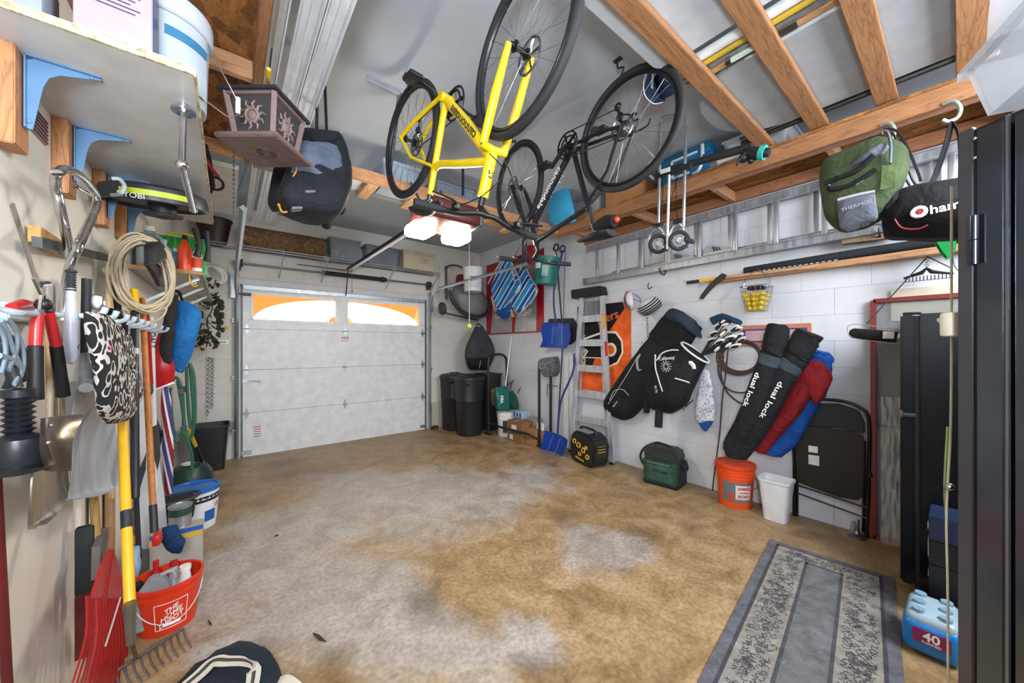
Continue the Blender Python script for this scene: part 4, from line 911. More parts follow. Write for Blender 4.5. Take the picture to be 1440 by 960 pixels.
# backpack on the floor (bottom of the picture)
t = Thing('backpack','navy fabric backpack with ivory patterned strap lying on the floor at the bottom edge','backpack')
g = lambda u,v,z=0: at(u,v,Z=z)
O_ = at(312,1010,Z=0); rx_ = V((CXX,-SX,0)); fx_ = V((SX,CXX,0)); rings = []
for k in range(11):
    f = k/10; x = -.22+.42*f; q_ = min(max(f,.06),.94); hw = .19*math.sin(PI*q_)**.5; hz = .235*math.sin(PI*q_)**.6*(1.0-.35*f); ring = []
    for q in range(20):
        a = 2*PI*q/20; p = O_+rx_*x+fx_*(hw*math.cos(a))+V((0,0,max(.006, hz*(.5+.5*math.sin(a))))); p += noise.noise_vector(p*13)*.022; p.z = max(p.z,.004); ring.append(p)
    rings.append(ring)
t.add('body', MB().loft(rings), m('#1d2633',.75,0,'fab'))
ty = Pl('Z',.20); 
def ribbon(b, pts, w, th, k=5, up=None):
    P_ = smooth(pts,k); 
    def fn(u,v):
        i = u*(len(P_)-1); j = min(int(i),len(P_)-2); p = P_[j].lerp(P_[j+1],i-j); d = (P_[j+1]-P_[j]).normalized()
        s_ = d.cross(V(up) if up else V((0,0,1))); s_ = s_.normalized() if s_.length > 1e-5 else V((1,0,0)); return p+s_*(v-.5)*w
    return b.sheet(fn,len(P_)-1,1,th)
sp = [at(248,975,Z=.25),at(280,948,Z=.262),at(300,930,Z=.262),at(320,929,Z=.252),at(345,930,Z=.225),at(357,942,Z=.18),at(352,975,Z=.12)]
s_ = t.add('strap', ribbon(MB(),sp,.045,.004), m('#c8c2b2',.8)); b = MB(); ribbon(b,[p+V((0,0,.004)) for p in sp],.012,.003); t.add('strap_stripe', b, m('#3b3c3e',.8), s_)
t.add('strap', ribbon(MB(),[at(380,965,Z=.05),at(400,955,Z=.07),at(420,968,Z=.05)],.04,.004), m('#c8c2b2',.8)); t.done()
one('dry_leaf','small curled brown leaf on the concrete floor near the bottom centre','leaf', MB().tube([at(440,890,Z=.006),at(449,896,Z=.012),at(459,902,Z=.006)],[.004,.014,.003],8,flat=.3), m('#5d3a1e',.8))
one('dry_leaf','tiny dark crumb of dried leaf on the floor right of the blue lidded pail','leaf', MB().tube([at(386,754,Z=.004),at(391,752,Z=.006)],[.004,.009],6,flat=.3), m('#3a2a1e',.8))
one('dry_leaf','tiny dark crumb of dried leaf on the floor right of the red-orange bucket','leaf', MB().tube([at(293,872,Z=.004),at(297,878,Z=.006)],[.004,.008],6,flat=.3), m('#3a2a1e',.8))
# ================================================================ FAR WALL: wire shelf, boxes, door hardware, opener
t = Thing('wire_shelf','long grey wire shelf with diagonal braces high above the garage door','shelf')
b = MB(); SZ2 = 2.57
for y in (5.27,5.42,5.55): b.cyl((-.35,y,SZ2),(2.72,y,SZ2),.005,n=6)
b.cyl((-.35,5.27,SZ2-.03),(2.72,5.27,SZ2-.03),.004,n=6)
for k in range(122): x = -.34+k*.025; b.bar((x,5.27,SZ2+.004),(x,5.55,SZ2+.004),.003,.003); b.bar((x,5.27,SZ2),(x,5.27,SZ2-.03),.003,.003,(1,0,0))
t.add('wire_deck', b, m('#9ba0a4',.4,.5))
for x in (-.2,.55,1.05,1.95,2.68): t.add('brace', MB().tube([(x,5.28,SZ2-.01),(x-.03,YB-.005,SZ2-.30)],.007,8), m('#b4b7ba',.4,.4))
t.done()
z2 = SZ2+.01
t = Thing('planter','wide dark brown plastic planter at the left end of the wire shelf','planter'); tub(t,(-.13,5.41,z2),.24,.24,.33,.28,.28,m('#2a1717',.5),e=2.2); t.done()
t = Thing('rolled_rug','rolled brown patterned rug lying on the wire shelf','rug')
rm = patterned('#5b452f','#8a6c48',9,.5,kind='n')
b = MB().tube([(.14,5.41,z2+.13),(1.02,5.41,z2+.13)],.135,24); t.add('roll', b, rm); b = MB()
for k in range(3): b.torus((1.022,5.41,z2+.13),.035+.035*k,.004,(1,0,0),n=24,k=5)
t.add('spiral_end', b, m('#3b2c20',.9)); t.done()
def tote(x0,x1,y,z,h,lab,col='#9aa6b2',lidc='#6f7f92',inside=(),al=.35,group=None, d=.27):
    t = Thing('storage_tote',lab,'tote',group); c = ((x0+x1)/2,y,z)
    tub(t,c,(x1-x0)*.88,d*.86,(x1-x0)*.96,d*.96,h,glassy(col,al,.2),th=.005,rim=.008,e=9)
    t.add('lid', MB().box((c[0],y,z+h+.008),(x1-x0,d,.02),bv=.008), m(lidc,.4)); t.done()
    return t
tote(1.06,1.48,5.41,z2,.27,'clear plastic tote with papers inside, left of two on the wire shelf')
tote(1.53,2.05,5.41,z2,.25,'clear blue tinted tote full of boards, right of two on the wire shelf','#8c9aa8','#4a5a70')
one('photo_card','pink and white photo card inside the left clear tote on the wire shelf','card', MB().box((1.14,5.34,z2+.08),(.09,.01,.10)), m('#d9b8c0',.6))
one('toy_ball','small yellow-green ball inside the left clear tote on the wire shelf','ball', MB().sph((1.235,5.34,z2+.05),.035), m('#cdd23a',.6))
one('label_box','small blue grey box inside the left clear tote beside the ball','box', MB().box((1.35,5.35,z2+.05),(.12,.08,.07)), m('#5b6b80',.6), bevel=.003)
b = MB()
for k in range(4): b.bar((1.60,5.36+.03*(k%2),z2+.14-.03*k),(1.98,5.38,z2+.05+.012*k),.03,.02)
one('trim_pieces','wooden and white trim pieces piled inside the right clear tote','boards', b, m('#b89a80',.6,0,'woodX'))
t = Thing('cardboard_box','beige closed storage box with printed lines at the right end of the wire shelf','box')
cb = t.add('box_body', MB().box((2.34,5.41,z2+.135),(.50,.27,.27)), m('#bdb09a',.7), bevel=.003); t.add('lid', MB().box((2.34,5.41,z2+.255),(.515,.285,.06)), m('#b5a791',.7), bevel=.003)
b = MB()
for k in range(3): b.box((2.42,5.273,z2+.17-.028*k),(.16-.03*(k%2),.003,.006))
t.add('printed_line', b, m('#8a8478',.7), cb); t.done()
# door tracks
def track(nm, lab, x, yend, sgn):
    t = Thing(nm, lab, 'track')
    pts = [(x,YB-.07,.02),(x,YB-.07,2.02)]+[(x,YB-.07-.30*(1-math.cos(a)),2.02+.28*math.sin(a)) for a in [PI/2*k/8 for k in range(1,9)]]+[(x,yend,2.31)]
    b = MB().tube(pts,.022,4,up=(1,0,0)); t.add('rail', b, GALV)
    for z in (.35,1.0,1.7): t.add('wall_bracket', MB().box((x-sgn*.02,YB-.035,z),(.04,.07,.05)).sph((x-sgn*.02,YB-.075,z),.012), m('#9aa1a8',.4,.8,'steel'))
    t.add('flag_plate', MB().box((x-sgn*.03,YB-.04,2.12),(.05,.08,.30)), m('#a5adb4',.4,.8,'steel')); return t
t = track('door_track','galvanised door track left of the garage door, curving to the ceiling',DX0-.05,3.0,1)
def punched(b, a, c, w=.035, n=12, nm=(0,1,0)):
    b.bar(a,c,.003,w,nm); A,B_ = V(a),V(c)
    for k in range(n): p = A.lerp(B_,(k+.5)/n); b.cyl(p-V(nm)*.004,p+V(nm)*.004,.007,n=6)
    return b
t.add('hanger_angle', punched(MB(),(.03,3.04,2.70),(.03,3.04,2.27),n=14), m('#6d7680',.4,.8,'steel')); t.add('hanger_angle', punched(MB(),(.12,3.04,2.70),(.05,3.04,2.42),n=9), m('#5d666e',.4,.8,'steel')); t.done()
t = track('door_track','galvanised door track right of the garage door with a long horizontal rail',DX1+.05,3.05,-1)
t.add('hanger_angle', punched(MB(),(DX1+.07,3.08,2.70),(DX1+.07,3.08,2.27),n=12), m('#6d7680',.4,.8,'steel')); t.done()
t = Thing('torsion_spring','black torsion spring on a thin steel shaft above the garage door','spring')
t.add('shaft', MB().cyl((DX0-.08,5.48,2.40),(DX1+.08,5.48,2.40),.011), m('#7c8286',.4,.8))
b = MB().cyl((1.05,5.48,2.40),(1.86,5.48,2.40),.028)
for k in range(40): b.torus((1.06+k*.0203,5.48,2.40),.029,.004,(1,0,0),n=10,k=4)
t.add('coil', b, m('#17181a',.5)); t.add('spring_cone', MB().cyl((1.83,5.48,2.40),(1.90,5.48,2.40),.045,.03), m('#2a2c2f',.5)); t.add('spring_cone', MB().cyl((1.02,5.48,2.40),(1.08,5.48,2.40),.03,.03), m('#2a2c2f',.5))
for x in (DX0-.02,DX1+.02): t.add('end_bearing', MB().box((x,5.50,2.38),(.03,.12,.12)).cyl((x-.03,5.48,2.40),(x+.03,5.48,2.40),.05,n=16), m('#3a3e42',.45,.5))
t.done()
one('header_bracket','black punched steel angle fixed over the torsion spring','bracket', punched(MB(),(.72,5.50,2.475),(1.42,5.50,2.475),.045,22,(0,-1,0)), m('#2b2d30',.5))
t = Thing('opener_rail','long black and silver opener rail running from the bright opener to the door header','rail')
t.add('top_track', MB().bar((1.33,2.79,2.475),(1.33,5.44,2.475),.03,.035), m('#26282b',.4,.5)); t.add('lower_track', MB().bar((1.33,2.79,2.447),(1.33,5.40,2.447),.034,.014), m('#c9ccd0',.35,.5))
t.add('release_arm', MB().bar((1.33,5.40,2.46),(1.33,5.52,2.11),.03,.008,(1,0,0)), m('#1e1f21',.5)); t.add('release_cord', MB().tube([(1.37,5.36,2.46),(1.375,5.37,2.18)],.003,6), m('#a5463f',.7)); t.add('cord_knob', MB().sph((1.375,5.37,2.16),.014,n=8), m('#b84a40',.5)); t.done()
t = Thing('door_opener','dark red and grey garage door opener with two glowing lamp covers under the rack','opener')
zo = 2.40
t.add('housing', MB().box((1.35,2.56,zo),(.42,.42,.15),bv=.03), m('#5e2a26',.35)); t.add('side_cover', MB().box((1.575,2.56,zo+.005),(.04,.40,.15),bv=.015), m('#4b4f4e',.45))
le = emit('#fff1dc', 72)
t.add('lamp_cover', MB().box((1.19,2.66,zo-.10),(.19,.22,.09),bv=.035), le, label='glowing frosted lamp cover'); t.add('lamp_cover', MB().box((1.51,2.66,zo-.10),(.19,.22,.09),bv=.035), le, label='glowing frosted lamp cover')
t.add('antenna_wire', MB().tube(smooth([(1.33,2.6,zo-.07),(1.36,2.62,zo-.10),(1.33,2.65,zo-.09)],5),.003,6), m('#d8b48a',.5))
for x in (1.22,1.50): t.add('hanger_strap', punched(MB(),(x,2.93,2.78),(x,2.65,zo+.07),.03,7), m('#70787f',.4,.8,'steel'))
t.done()
# tennis ball on a string
t = Thing('tennis_ball','yellow tennis ball hanging on a white string as a parking stop','ball')
c = at(660,458,Y=4.05); top = V((c.x,c.y,ZC-.0))
t.add('ball', MB().sph(c,.033,n=18), m('#d7e04c',.85,0,'fab')); t.add('string', MB().cyl(c+V((0,0,.03)),top,.0035,n=6), m('#e8e6df',.8)); t.done()
# ================================================================ RIGHT WALL
def RP(o): return Pl('R',o)
def Yw(u, o=.05): return at(u, 487, X=XR-o).y
AL = m('#b3b8c0', .38, .75, 'steel'); AL2 = m('#c6cbd3', .4, .5, 'steel')
# extension ladder stored on edge
t = Thing('extension_ladder','long aluminium extension ladder stored on its side high on the right wall','ladder')
for sec,(x,y0,y1,zo) in enumerate(((3.555,-.55,2.95,0),(3.615,-.75,2.60,.035))):
    for z in (2.205+zo, 2.615+zo*.6):
        b = MB().box((x,(y0+y1)/2,z),(.012,y1-y0,.07)); b.box((x-.012,(y0+y1)/2,z+.031),(.026,y1-y0,.006)); b.box((x-.012,(y0+y1)/2,z-.031),(.026,y1-y0,.006)); t.add('rail', b, AL)
    y = 1.56 - .305*6 + sec*.06
    while y < y1-.1:
        if y > y0: t.add('rung', MB().box((x-.006,y,2.41+zo*.8),(.03,.034,.37),bv=.006), AL)
        y += .305
t.add('rail_cap', MB().box((3.55,2.97,2.205),(.05,.04,.08)), m('#6a6d72',.5)); t.done()
b = MB()
for y in (.35,1.95): 
    one('ladder_hook','black steel hook bracket carrying the '+('near' if y<1 else 'far')+' part of the aluminium ladder','hook', MB().tube(smooth([(XR-.005,y,2.50),(XR-.03,y,2.16),(XR-.13,y,2.155),(XR-.15,y,2.20)],4),.007,6), m('#2a2b2e',.5), group='ladder hooks')
def shoe(u, v, lab, L_=.26, o=.085, flip=1):
    t = Thing('sneaker', lab, 'shoe', 'sneakers on the ladder rail'); p = at(u,v,X=XR-o); M_ = FM((p.x,p.y,2.243),(0,-1,0),(0,0,1))
    pr = [(-.13,.012),(-.135,.06),(-.10,.095),(-.07,.085),(-.02,.075),(.04,.05),(.10,.035),(.13,.02),(.13,.012)]
    t.add('upper', MB().prism(pr,.07,M_,z0=-.035), m('#9aa0a6',.7), bevel=.008)
    t.add('sole', MB().prism([(-.135,0),(-.135,.018),(.135,.016),(.13,0)],.08,M_,z0=-.04), m('#b9bcc0',.6), bevel=.003)
    b = MB()
    for k in range(3): b.prism([(-.035+.025*k,.022),(-.022+.025*k,.022),(-.042+.025*k,.068-.008*k),(-.055+.025*k,.07-.008*k)],.003,M_,z0=.036)
    t.add('stripe', b, m('#232a3a',.6)); t.done()
shoe(1012,350,'grey sneaker with three dark stripes on the ladder rail, right of the cart wheels'); shoe(958,360,'grey striped sneaker on the ladder rail directly below the cart wheels')
# stick shelf board and long items
t = Thing('stick_shelf','narrow pine board shelf on the right wall below the aluminium ladder','shelf')
t.add('board', MB().box((XR-.045,.48,2.0),(.09,2.02,.045)), m('#c2946a',.6,0,'woodY'), bevel=.003); t.done()
t = Thing('padded_case','long black padded case lying on the pine stick shelf','case')
b = MB().tube([(XR-.055,1.20,2.055),(XR-.055,.5,2.06),(XR-.055,-.25,2.065)],[.03,.035,.03],12,flat=1.1); t.add('case_body', b, patterned('#1c1f24','#343a44',60,.45,kind='n'))
b = MB()
for k in range(16): b.bar((XR-.093,1.12-k*.035,2.027),(XR-.093,1.10-k*.035,2.028),.004,.01,(1,0,0))
t.add('lacing', b, m('#e4e4e4',.7)); t.done()
t = Thing('hockey_stick','hockey stick with yellow and black taped shaft end and dark curved blade below the shelf','stick')
p = RP(.12)
t.add('shaft', MB().bar(p(968,397),p(1018,390),.02,.026,(0,0,1)).bar(p(1018,390),p(1150,374),.018,.024,(0,0,1)), m('#c8a078',.5,0,'woodY'))
t.add('yellow_wrap', MB().bar(p(984,394.5),p(1012,391),.024,.03,(0,0,1)), m('#e8b71a',.4)); t.add('end_tape', MB().bar(p(966,397.5),p(984,395),.025,.031,(0,0,1)), m('#232428',.7))
q = RP(.17); t.add('blade', MB().slab([(1022,386),(1016,384),(1006,392),(995,403),(986,415),(984,420),(989,421),(998,410),(1008,400),(1020,392)],q,.014), m('#31211f',.6), bevel=.003); t.done()
t = Thing('wall_screw_hook','small wire hook at the end of the yellow taped stick','hook'); t.add('wire', MB().tube(smooth([RP(0)(960,393),RP(.05)(962,396),RP(.06)(966,394)],4),.003,6), CHR); t.done()
# ball basket
t = Thing('ball_basket','chrome wire basket with bail handle hanging from the stick shelf','basket'); c = at(1064,420,X=3.50); c.z = 0
zb, zt = at(1064,438,X=3.50).z+.005, at(1064,403,X=3.5).z
def sq(w, z): return [V((c.x+w*a, c.y+w*e, z)) for a,e in ((-1,-1),(1,-1),(1,1),(-1,1))]
w0, w1 = .062, .095; b = MB()
for f in (0,.2,.4,.6,.8,1): 
    r_ = sq(w0+(w1-w0)*f, zb+(zt-zb)*f); b.tube(r_+[r_[0]],.0022 if f<1 else .004,5)
A0, A1 = sq(w0,zb), sq(w1,zt)
for i in range(4):
    for k in range(5): f=k/5; b.cyl(A0[i].lerp(A0[(i+1)%4],f), A1[i].lerp(A1[(i+1)%4],f), .002, n=5)
for k in range(1,5): b.cyl(A0[0].lerp(A0[1],k/5),A0[3].lerp(A0[2],k/5),.002,n=5)
t.add('wire_body', b, CHR); hk = V((c.x,c.y,zt+.135))
t.add('handle', MB().tube(smooth([(c.x,c.y-w1,zt),(c.x,c.y-.085,zt+.07),hk,(c.x,c.y+.085,zt+.07),(c.x,c.y+w1,zt)],6),.003,6).tube(smooth([hk,hk+V((.03,0,.03)),(XR-.05,c.y,1.985)],4),.003,6), CHR); t.done()
ball0 = None; rr = random.Random(3); k = 0
for lay in range(4):
    z = zb+.024+lay*.036; w = w0+(w1-w0)*(lay*.25)-.024; n_ = 3
    for i in range(n_):
        for j in range(n_):
            x = c.x+(-1+i)*w*1.0; y = c.y+(-1+j)*w*1.0
            if ball0 is None: ball0 = one('golf_ball','yellow golf ball piled in the chrome wire basket','ball', MB().sph((0,0,0),.0205,n=14), m('#e3c414',.35), group='yellow balls in the wire basket'); o = ball0
            else: o = ball0.copy(); C.objects.link(o)
            o.location = (x+rr.uniform(-.003,.003),y+rr.uniform(-.003,.003),z-.02+rr.uniform(-.004,.004))
b = MB().box((c.x,c.y,zt-.012),(.10,.12,.03),bv=.01); one('dark_pouch','flat dark purple pouch lying on the balls in the wire basket','pouch', b, m('#2a2130',.7,0,'fab'))
# wooden framed sign
t = Thing('framed_sign','flat orange wood framed sign with purple lettered border behind the folded chair bags','sign'); pl = RP(.004)
ya, yb = Yw(1041,.01), Yw(1141,.01); zt_ = at(1090,456,X=XR).z; zb_ = at(1090,487,X=XR).z
t.add('board', MB().box((XR-.008,(ya+yb)/2,(zt_+zb_)/2),(.014,ya-yb,zt_-zb_)), m('#c27a55',.6), bevel=.002)
t.add('purple_panel', MB().box((XR-.017,(ya+yb)/2,(zt_+zb_)/2),(.006,(ya-yb)*.9,(zt_-zb_)*.62)), m('#3a3c86',.6)); t.add('pale_panel', MB().box((XR-.021,(ya+yb)/2+.02,(zt_+zb_)/2),(.004,(ya-yb)*.74,(zt_-zb_)*.48)), m('#b99aa0',.6)); t.done()
# air hose
t = Thing('air_hose','brown rubber air hose coiled on a wall hook with one end trailing to the floor','hose')
p = RP(.07); b = MB(); hz = m('#4a3830',.5)
for k in range(4):
    pts = []; 
    for q in range(24):
        a = 2*PI*q/24; pts.append(p(1042+(26+k*2)*math.cos(a), 502+(20+k*1.6)*math.sin(a))+V((-.012*k,0,0)))
    b.tube(pts,.007,7,closed=True)
b.tube(smooth([p(1014,498),p(1010,515),p(1014,535),p(1026,548),p(1045,552),p(1060,545)],5),.007,7); b.tube(smooth([p(1018,500),p(1014,525),p(1022,550),p(1040,566),p(1056,570)],5),.007,7)
b.tube(smooth([p(1024,490),p(1020,530),p(1016,560),p(1012,610),p(1006,655),p(1002,690)],6),.006,7)
t.add('hose', b, hz); t.add('coupling', MB().tube([p(1004,488),p(1014,496)],[.014,.010],10), m('#b8b09a',.35,.8)); t.add('hook', MB().tube(smooth([RP(0)(1038,480),RP(.12)(1038,484),RP(.13)(1038,480)],4),.005,6), CHR); t.done()
# folded chair bags
def chairbag(lab, body, top, pl, d, mt, mtop, band=None, bandm=None, seed=0, txt=None, txm=None, name='folding_chair_bag', sz=.05, tl=None):
    t = Thing(name, lab, 'bag', 'camp chair bags leaning over the orange bucket')
    bd = t.add('body', MB().pairs(body,pl,d,amp=.006,fr=14,seed=seed), mt); t.add('gathered_top', MB().pairs(top,pl,d*1.12,amp=.016,fr=26,seed=seed+3,sub=4), mtop)
    if band: t.add('band', MB().pairs(band,pl,d*1.06,sub=2), bandm, bd)
    if txt:
        (u0,v0),(u1,v1) = tl; A,B_ = pl(u0,v0)+pl.n*(d*2.05+.004), pl(u1,v1)+pl.n*(d*2.05+.004); x = (B_-A); t.text(txt, sz, FM(A.lerp(B_,.5), x, pl.n.cross(x)), txm, bd, wx=x.length/(sz*.52*len(txt)), bold=.0008)
    t.done(); return t
BK2 = m('#1b1c20',.7,0,'fab')
t_ = chairbag('blue folded chair bag, rightmost and partly hidden behind the red one',[(1150,520,1172,520),(1136,555,1158,560),(1112,590,1140,596),(1085,618,1122,625),(1072,632,1102,641)],[(1142,490,1172,500),(1140,505,1174,512),(1148,524,1170,526)],RP(.06),.045,m('#1450a6',.6,0,'fab'),m('#1450a6',.6,0,'fab'),seed=1)
t_ = chairbag('dark red folded chair bag with a loose flap, between the black and blue ones',[(1127,518,1160,520),(1116,545,1148,548),(1098,575,1128,580),(1078,605,1100,612),(1062,628,1080,636)],[(1128,507,1158,508),(1122,520,1168,518),(1135,545,1172,535),(1148,566,1160,560)],RP(.14),.042,m('#7d161d',.6,0,'fab'),m('#8a1a22',.6,0,'fab'),seed=2)
t_ = chairbag('black folded chair bag lettered dual lock, touching the dark red bag',[(1106,490,1140,512),(1094,515,1124,532),(1076,550,1106,565),(1054,590,1086,602),(1036,622,1064,632),(1030,638,1054,644)],[(1122,462,1160,476),(1114,474,1150,492),(1107,488,1140,510)],RP(.22),.042,BK2,BK2,band=[(1100,500,1132,520),(1095,512,1126,530)],bandm=m('#3c464e',.7,0,'fab'),seed=5,txt='dual lock',txm=m('#e8e8ea',.6),tl=((1108,528),(1072,592)))
t_ = chairbag('black folded chair bag lettered dual lock, the leftmost of the four chair bags',[(1073,490,1105,500),(1066,512,1096,522),(1052,550,1083,560),(1036,590,1066,602),(1020,620,1046,634),(1024,638,1044,643)],[(1082,455,1110,460),(1078,470,1112,474),(1073,490,1105,500)],RP(.24),.042,BK2,BK2,band=[(1071,495,1103,505),(1067,508,1098,518)],bandm=m('#3c464e',.7,0,'fab'),seed=7,txt='dual lock',txm=m('#e8e8ea',.6),tl=((1074,516),(1050,576)))
# orange five gallon bucket with lid
bx2, by2 = 3.49, 1.235
t, bd = bucket('bucket','tall bright orange bucket with orange lid and grey printed label under the chair bags',bx2,by2,.125,.145,.355,m('#e5511d',.4),ribs=(.90,.82,.74),lid=m('#d9441a',.4))
na = math.atan2(-by2,-bx2)+.12
lb = t.add('label', arc_label(MB(),(bx2,by2,0),.1275,.055,.225,na-.85,na+.85,14,.002,.137), m('#6d7079',.5), bd)
t.add('label_panel', arc_label(MB(),(bx2,by2,0),.1295,.085,.205,na-.1,na+.78,10,.002,.1385), m('#e6d6d2',.5), lb); t.add('label_patch', arc_label(MB(),(bx2,by2,0),.1295,.07,.13,na-.5,na-.18,6,.003,.134), m('#c3461f',.5), lb)
for i,s_ in enumerate(("HOMER'S",'ALL PURPOSE','BUCKET')): arctext(t,s_,(bx2,by2),.1345+.002*(2-i),.178-.033*i,na+.34,.032 if i!=1 else .013,m('#b02a20',.5),lb,wx=.72 if i!=1 else .8,bold=.0006)
t.add('handle', MB().tube(smooth([V((bx2+.145*math.cos(na+1.5),by2+.145*math.sin(na+1.5),.28)),V((bx2+.17*math.cos(na+1.7),by2+.17*math.sin(na+1.7),.16)),V((bx2+.15*math.cos(na+2.3),by2+.15*math.sin(na+2.3),.12))],5),.0025,6), wire); t.done()
# white wastebasket
t = Thing('wastebasket','white rectangular plastic wastebasket between orange bucket and folding chair','bin')
bb = MB(); tub(t,(3.44,.92,0),.14,.15,.19,.21,.325,m('#dfe2e8',.35),rim=.008,e=5); t.done()
# folding chair
t = Thing('folding_chair','black folded metal folding chair with padded back leaning flat on the right wall','chair')
BT = m('#101113',.3); pc_ = RP(.045)
b = MB().tube(smooth([pc_(1117,735),pc_(1117,660),pc_(1116,590),pc_(1121,570),pc_(1140,562),pc_(1180,563),pc_(1210,573),pc_(1222,592),pc_(1222,660),pc_(1219,752)],5),.0115,10); t.add('frame', b, BT)
t.add('backrest', MB().slab([(1127,572),(1143,566),(1180,567),(1208,576),(1217,594),(1217,609),(1180,601),(1140,598),(1122,598),(1123,580)],RP(.035),.03), m('#15161a',.5), bevel=.008)
st_ = t.add('seat_pan', MB().slab([(1121,606),(1126,599),(1150,599),(1200,606),(1215,612),(1217,625),(1215,695),(1208,703),(1180,698),(1140,684),(1121,676)],RP(.06),.02), m('#16130f',.45), bevel=.006)
t.add('label', MB().slab([(1137,626),(1150,628),(1150,637),(1137,635)],RP(.081),.002), m('#e1e1e1',.6), st_); t.add('label', MB().slab([(1137,639),(1152,641),(1152,655),(1137,652)],RP(.081),.002), m('#d2d4d6',.6), st_)
t.add('rear_leg', MB().tube([RP(.075)(1122,600),RP(.03)(1121,730)],.009,8), BT); t.add('rear_leg', MB().tube([RP(.075)(1216,620),RP(.03)(1214,748)],.009,8), BT)
t.add('stretcher', MB().tube([RP(.05)(1119,681),RP(.05)(1220,714)],.007,8), BT); t.add('stretcher', MB().tube([RP(.05)(1119,692),RP(.05)(1220,729)],.007,8), BT); t.add('hinge_bolt', MB().sph(RP(.06)(1224,668),.014), BT)
t.add('foot_cap', MB().cyl(pc_(1117,728),pc_(1117,738),.014), RUB); t.add('foot_cap', MB().cyl(pc_(1219,745),pc_(1219,754),.014), RUB); t.done()
# caster stand behind chair
t = Thing('caster_base','chrome footed cast base on the floor beside the right leg of the folding chair','stand'); c = at(1207,752,Z=0); c.x = 3.56
t.add('base', MB().lathe([(0,0),(.05,0),(.05,.015),(.02,.03),(.012,.05),(0,.05)],16,Matrix.Translation(c)).tube([c+V((0,0,.05)),c+V((.03,.0,.12))],.012,8), m('#8f9296',.3,.9,'steel')); t.add('wheel', MB().torus(c+V((.03,.02,.05)),.035,.015,(0,1,0),n=16), GRY); t.done()
# red frame with glazed screen
t = Thing('screen_frame','dark red framed screen panel leaning on the wall behind the small fridge','frame'); ya, yb = Yw(1228,.04), -.62; z1 = at(1230,423,X=XR-.04).z
rf = m('#7a2a2a',.4)
for y in (ya,yb): t.add('stile', MB().box((XR-.03,y,z1/2+.005),(.03,.03,z1)), rf, bevel=.002)
for z in (z1,.02): t.add('rail', MB().box((XR-.03,(ya+yb)/2,z),(.03,ya-yb,.03)), rf, bevel=.002)
t.add('cross_rail', MB().box((XR-.03,(ya+yb)/2,.82),(.01,ya-yb,.02)), m('#3a3c42',.5)); t.add('screen', MB().box((XR-.022,(ya+yb)/2,z1/2),(.004,ya-yb-.03,z1-.03)), glassy('#8a8d92',.45,.4)); t.done()
t = Thing('plastic_sheet','clear crinkled plastic sheet standing between the red frame and the small fridge','sheet')
rr=random.Random(9); t.add('film', MB().sheet(lambda u,v:(3.50+.02*noise.noise(V((u*9,v*12,1))), .34-.12*u+.01*noise.noise(V((u*5,v*16,3))), .04+1.0*v),10,40,.002), glassy('#d6d8da',.28,.08)); t.done()
one('wall_card','blank white card fixed to the block wall above the red frame','card', MB().box((XR-.006,(Yw(1265)+Yw(1300))/2,at(1280,425,X=XR).z-.03),(.006,Yw(1265)-Yw(1300),.27)), m('#e6e8ec',.6))
t = Thing('wall_calendar','pale blank wire bound sheet hanging above the small fridge','sheet'); c = at(1315,412,X=3.62); t.add('sheet', MB().box((3.64,c.y,c.z-.06),(.004,.40,.22)), m('#cfc9b8',.6))
t.done()
# black padded bar on cord
t = Thing('padded_bar','black padded bar with white tag hanging from a cord next to the small fridge','bar')
px_ = Pl('X',3.30); a = px_(1194,468); e = px_(1262,474)
t.add('pad', MB().tube([a+V((0,0,0)),a.lerp(e,.08),a.lerp(e,.5),e],[.018,.034,.036,.034],14,flat=.45,up=(0,0,1)), m('#1d1e21',.8,0,'fab')); b = MB()
pts = smooth([px_(1192,462),px_(1200,456),px_(1225,458),px_(1262,464),px_(1266,474),px_(1262,483),px_(1225,479),px_(1198,474)],4,True); t.add('piping', MB().tube([q+V((-.014,0,0)) for q in pts],.0025,6,closed=True), m('#8b8d90',.6))
t.add('tag', MB().box((0,0,0),(.05,.045,.003),FM(px_(1250,471)+V((-.02,0,0)),(0,-1,-.05),(0,0,1))), m('#dfe0e0',.6)); t.add('clip', MB().box((0,0,0),(.06,.03,.02),FM(px_(1262,472),(0,-1,0),(0,0,1))), m('#c9cbcd',.4,.5))
t.add('cord', MB().cyl(px_(1218,456),Pl('X',3.55)(1303,362),.004,n=6), m('#202124',.6)); t.done()
t = Thing('tier_hanger','black stacked clip hanger on a short chain below the stick shelf','hanger'); p = Pl('X',3.52); c = p(1303,384)
b = MB().tube([c+V((0,.10,-.02)),c+V((0,.06,-.006)),c+V((0,.02,.006)),c+V((0,0,.03)),c+V((0,-.02,.006)),c+V((0,-.06,-.006)),c+V((0,-.11,-.02))],[.006,.009,.013,.01,.013,.009,.006],8); t.add('body', b, BLK)
b = MB()
for k in range(13): y = c.y+.09-.0155*k; b.cyl((c.x,y,c.z-.015),(c.x,y,c.z-.045),.003,n=5)
b.cyl((c.x,c.y+.10,c.z-.045),(c.x,c.y-.10,c.z-.045),.002,n=5); t.add('clip_bar', b, m('#3a3b3f',.5))
b = MB()
for k in range(5): b.torus(c+V((0,0,.035+.014*k)),.008,.002,(1,0,0) if k%2 else (0,1,0),n=8,k=5)
t.add('chain', b, CHR); t.add('cord', MB().cyl(c+V((0,0,.11)),c+V((.03,-.10,.02)),.004,n=6), BLK); t.done()
t = Thing('plastic_scoop','bright green plastic scoop hanging over the end of the pine stick shelf','scoop'); p = Pl('X',3.45)
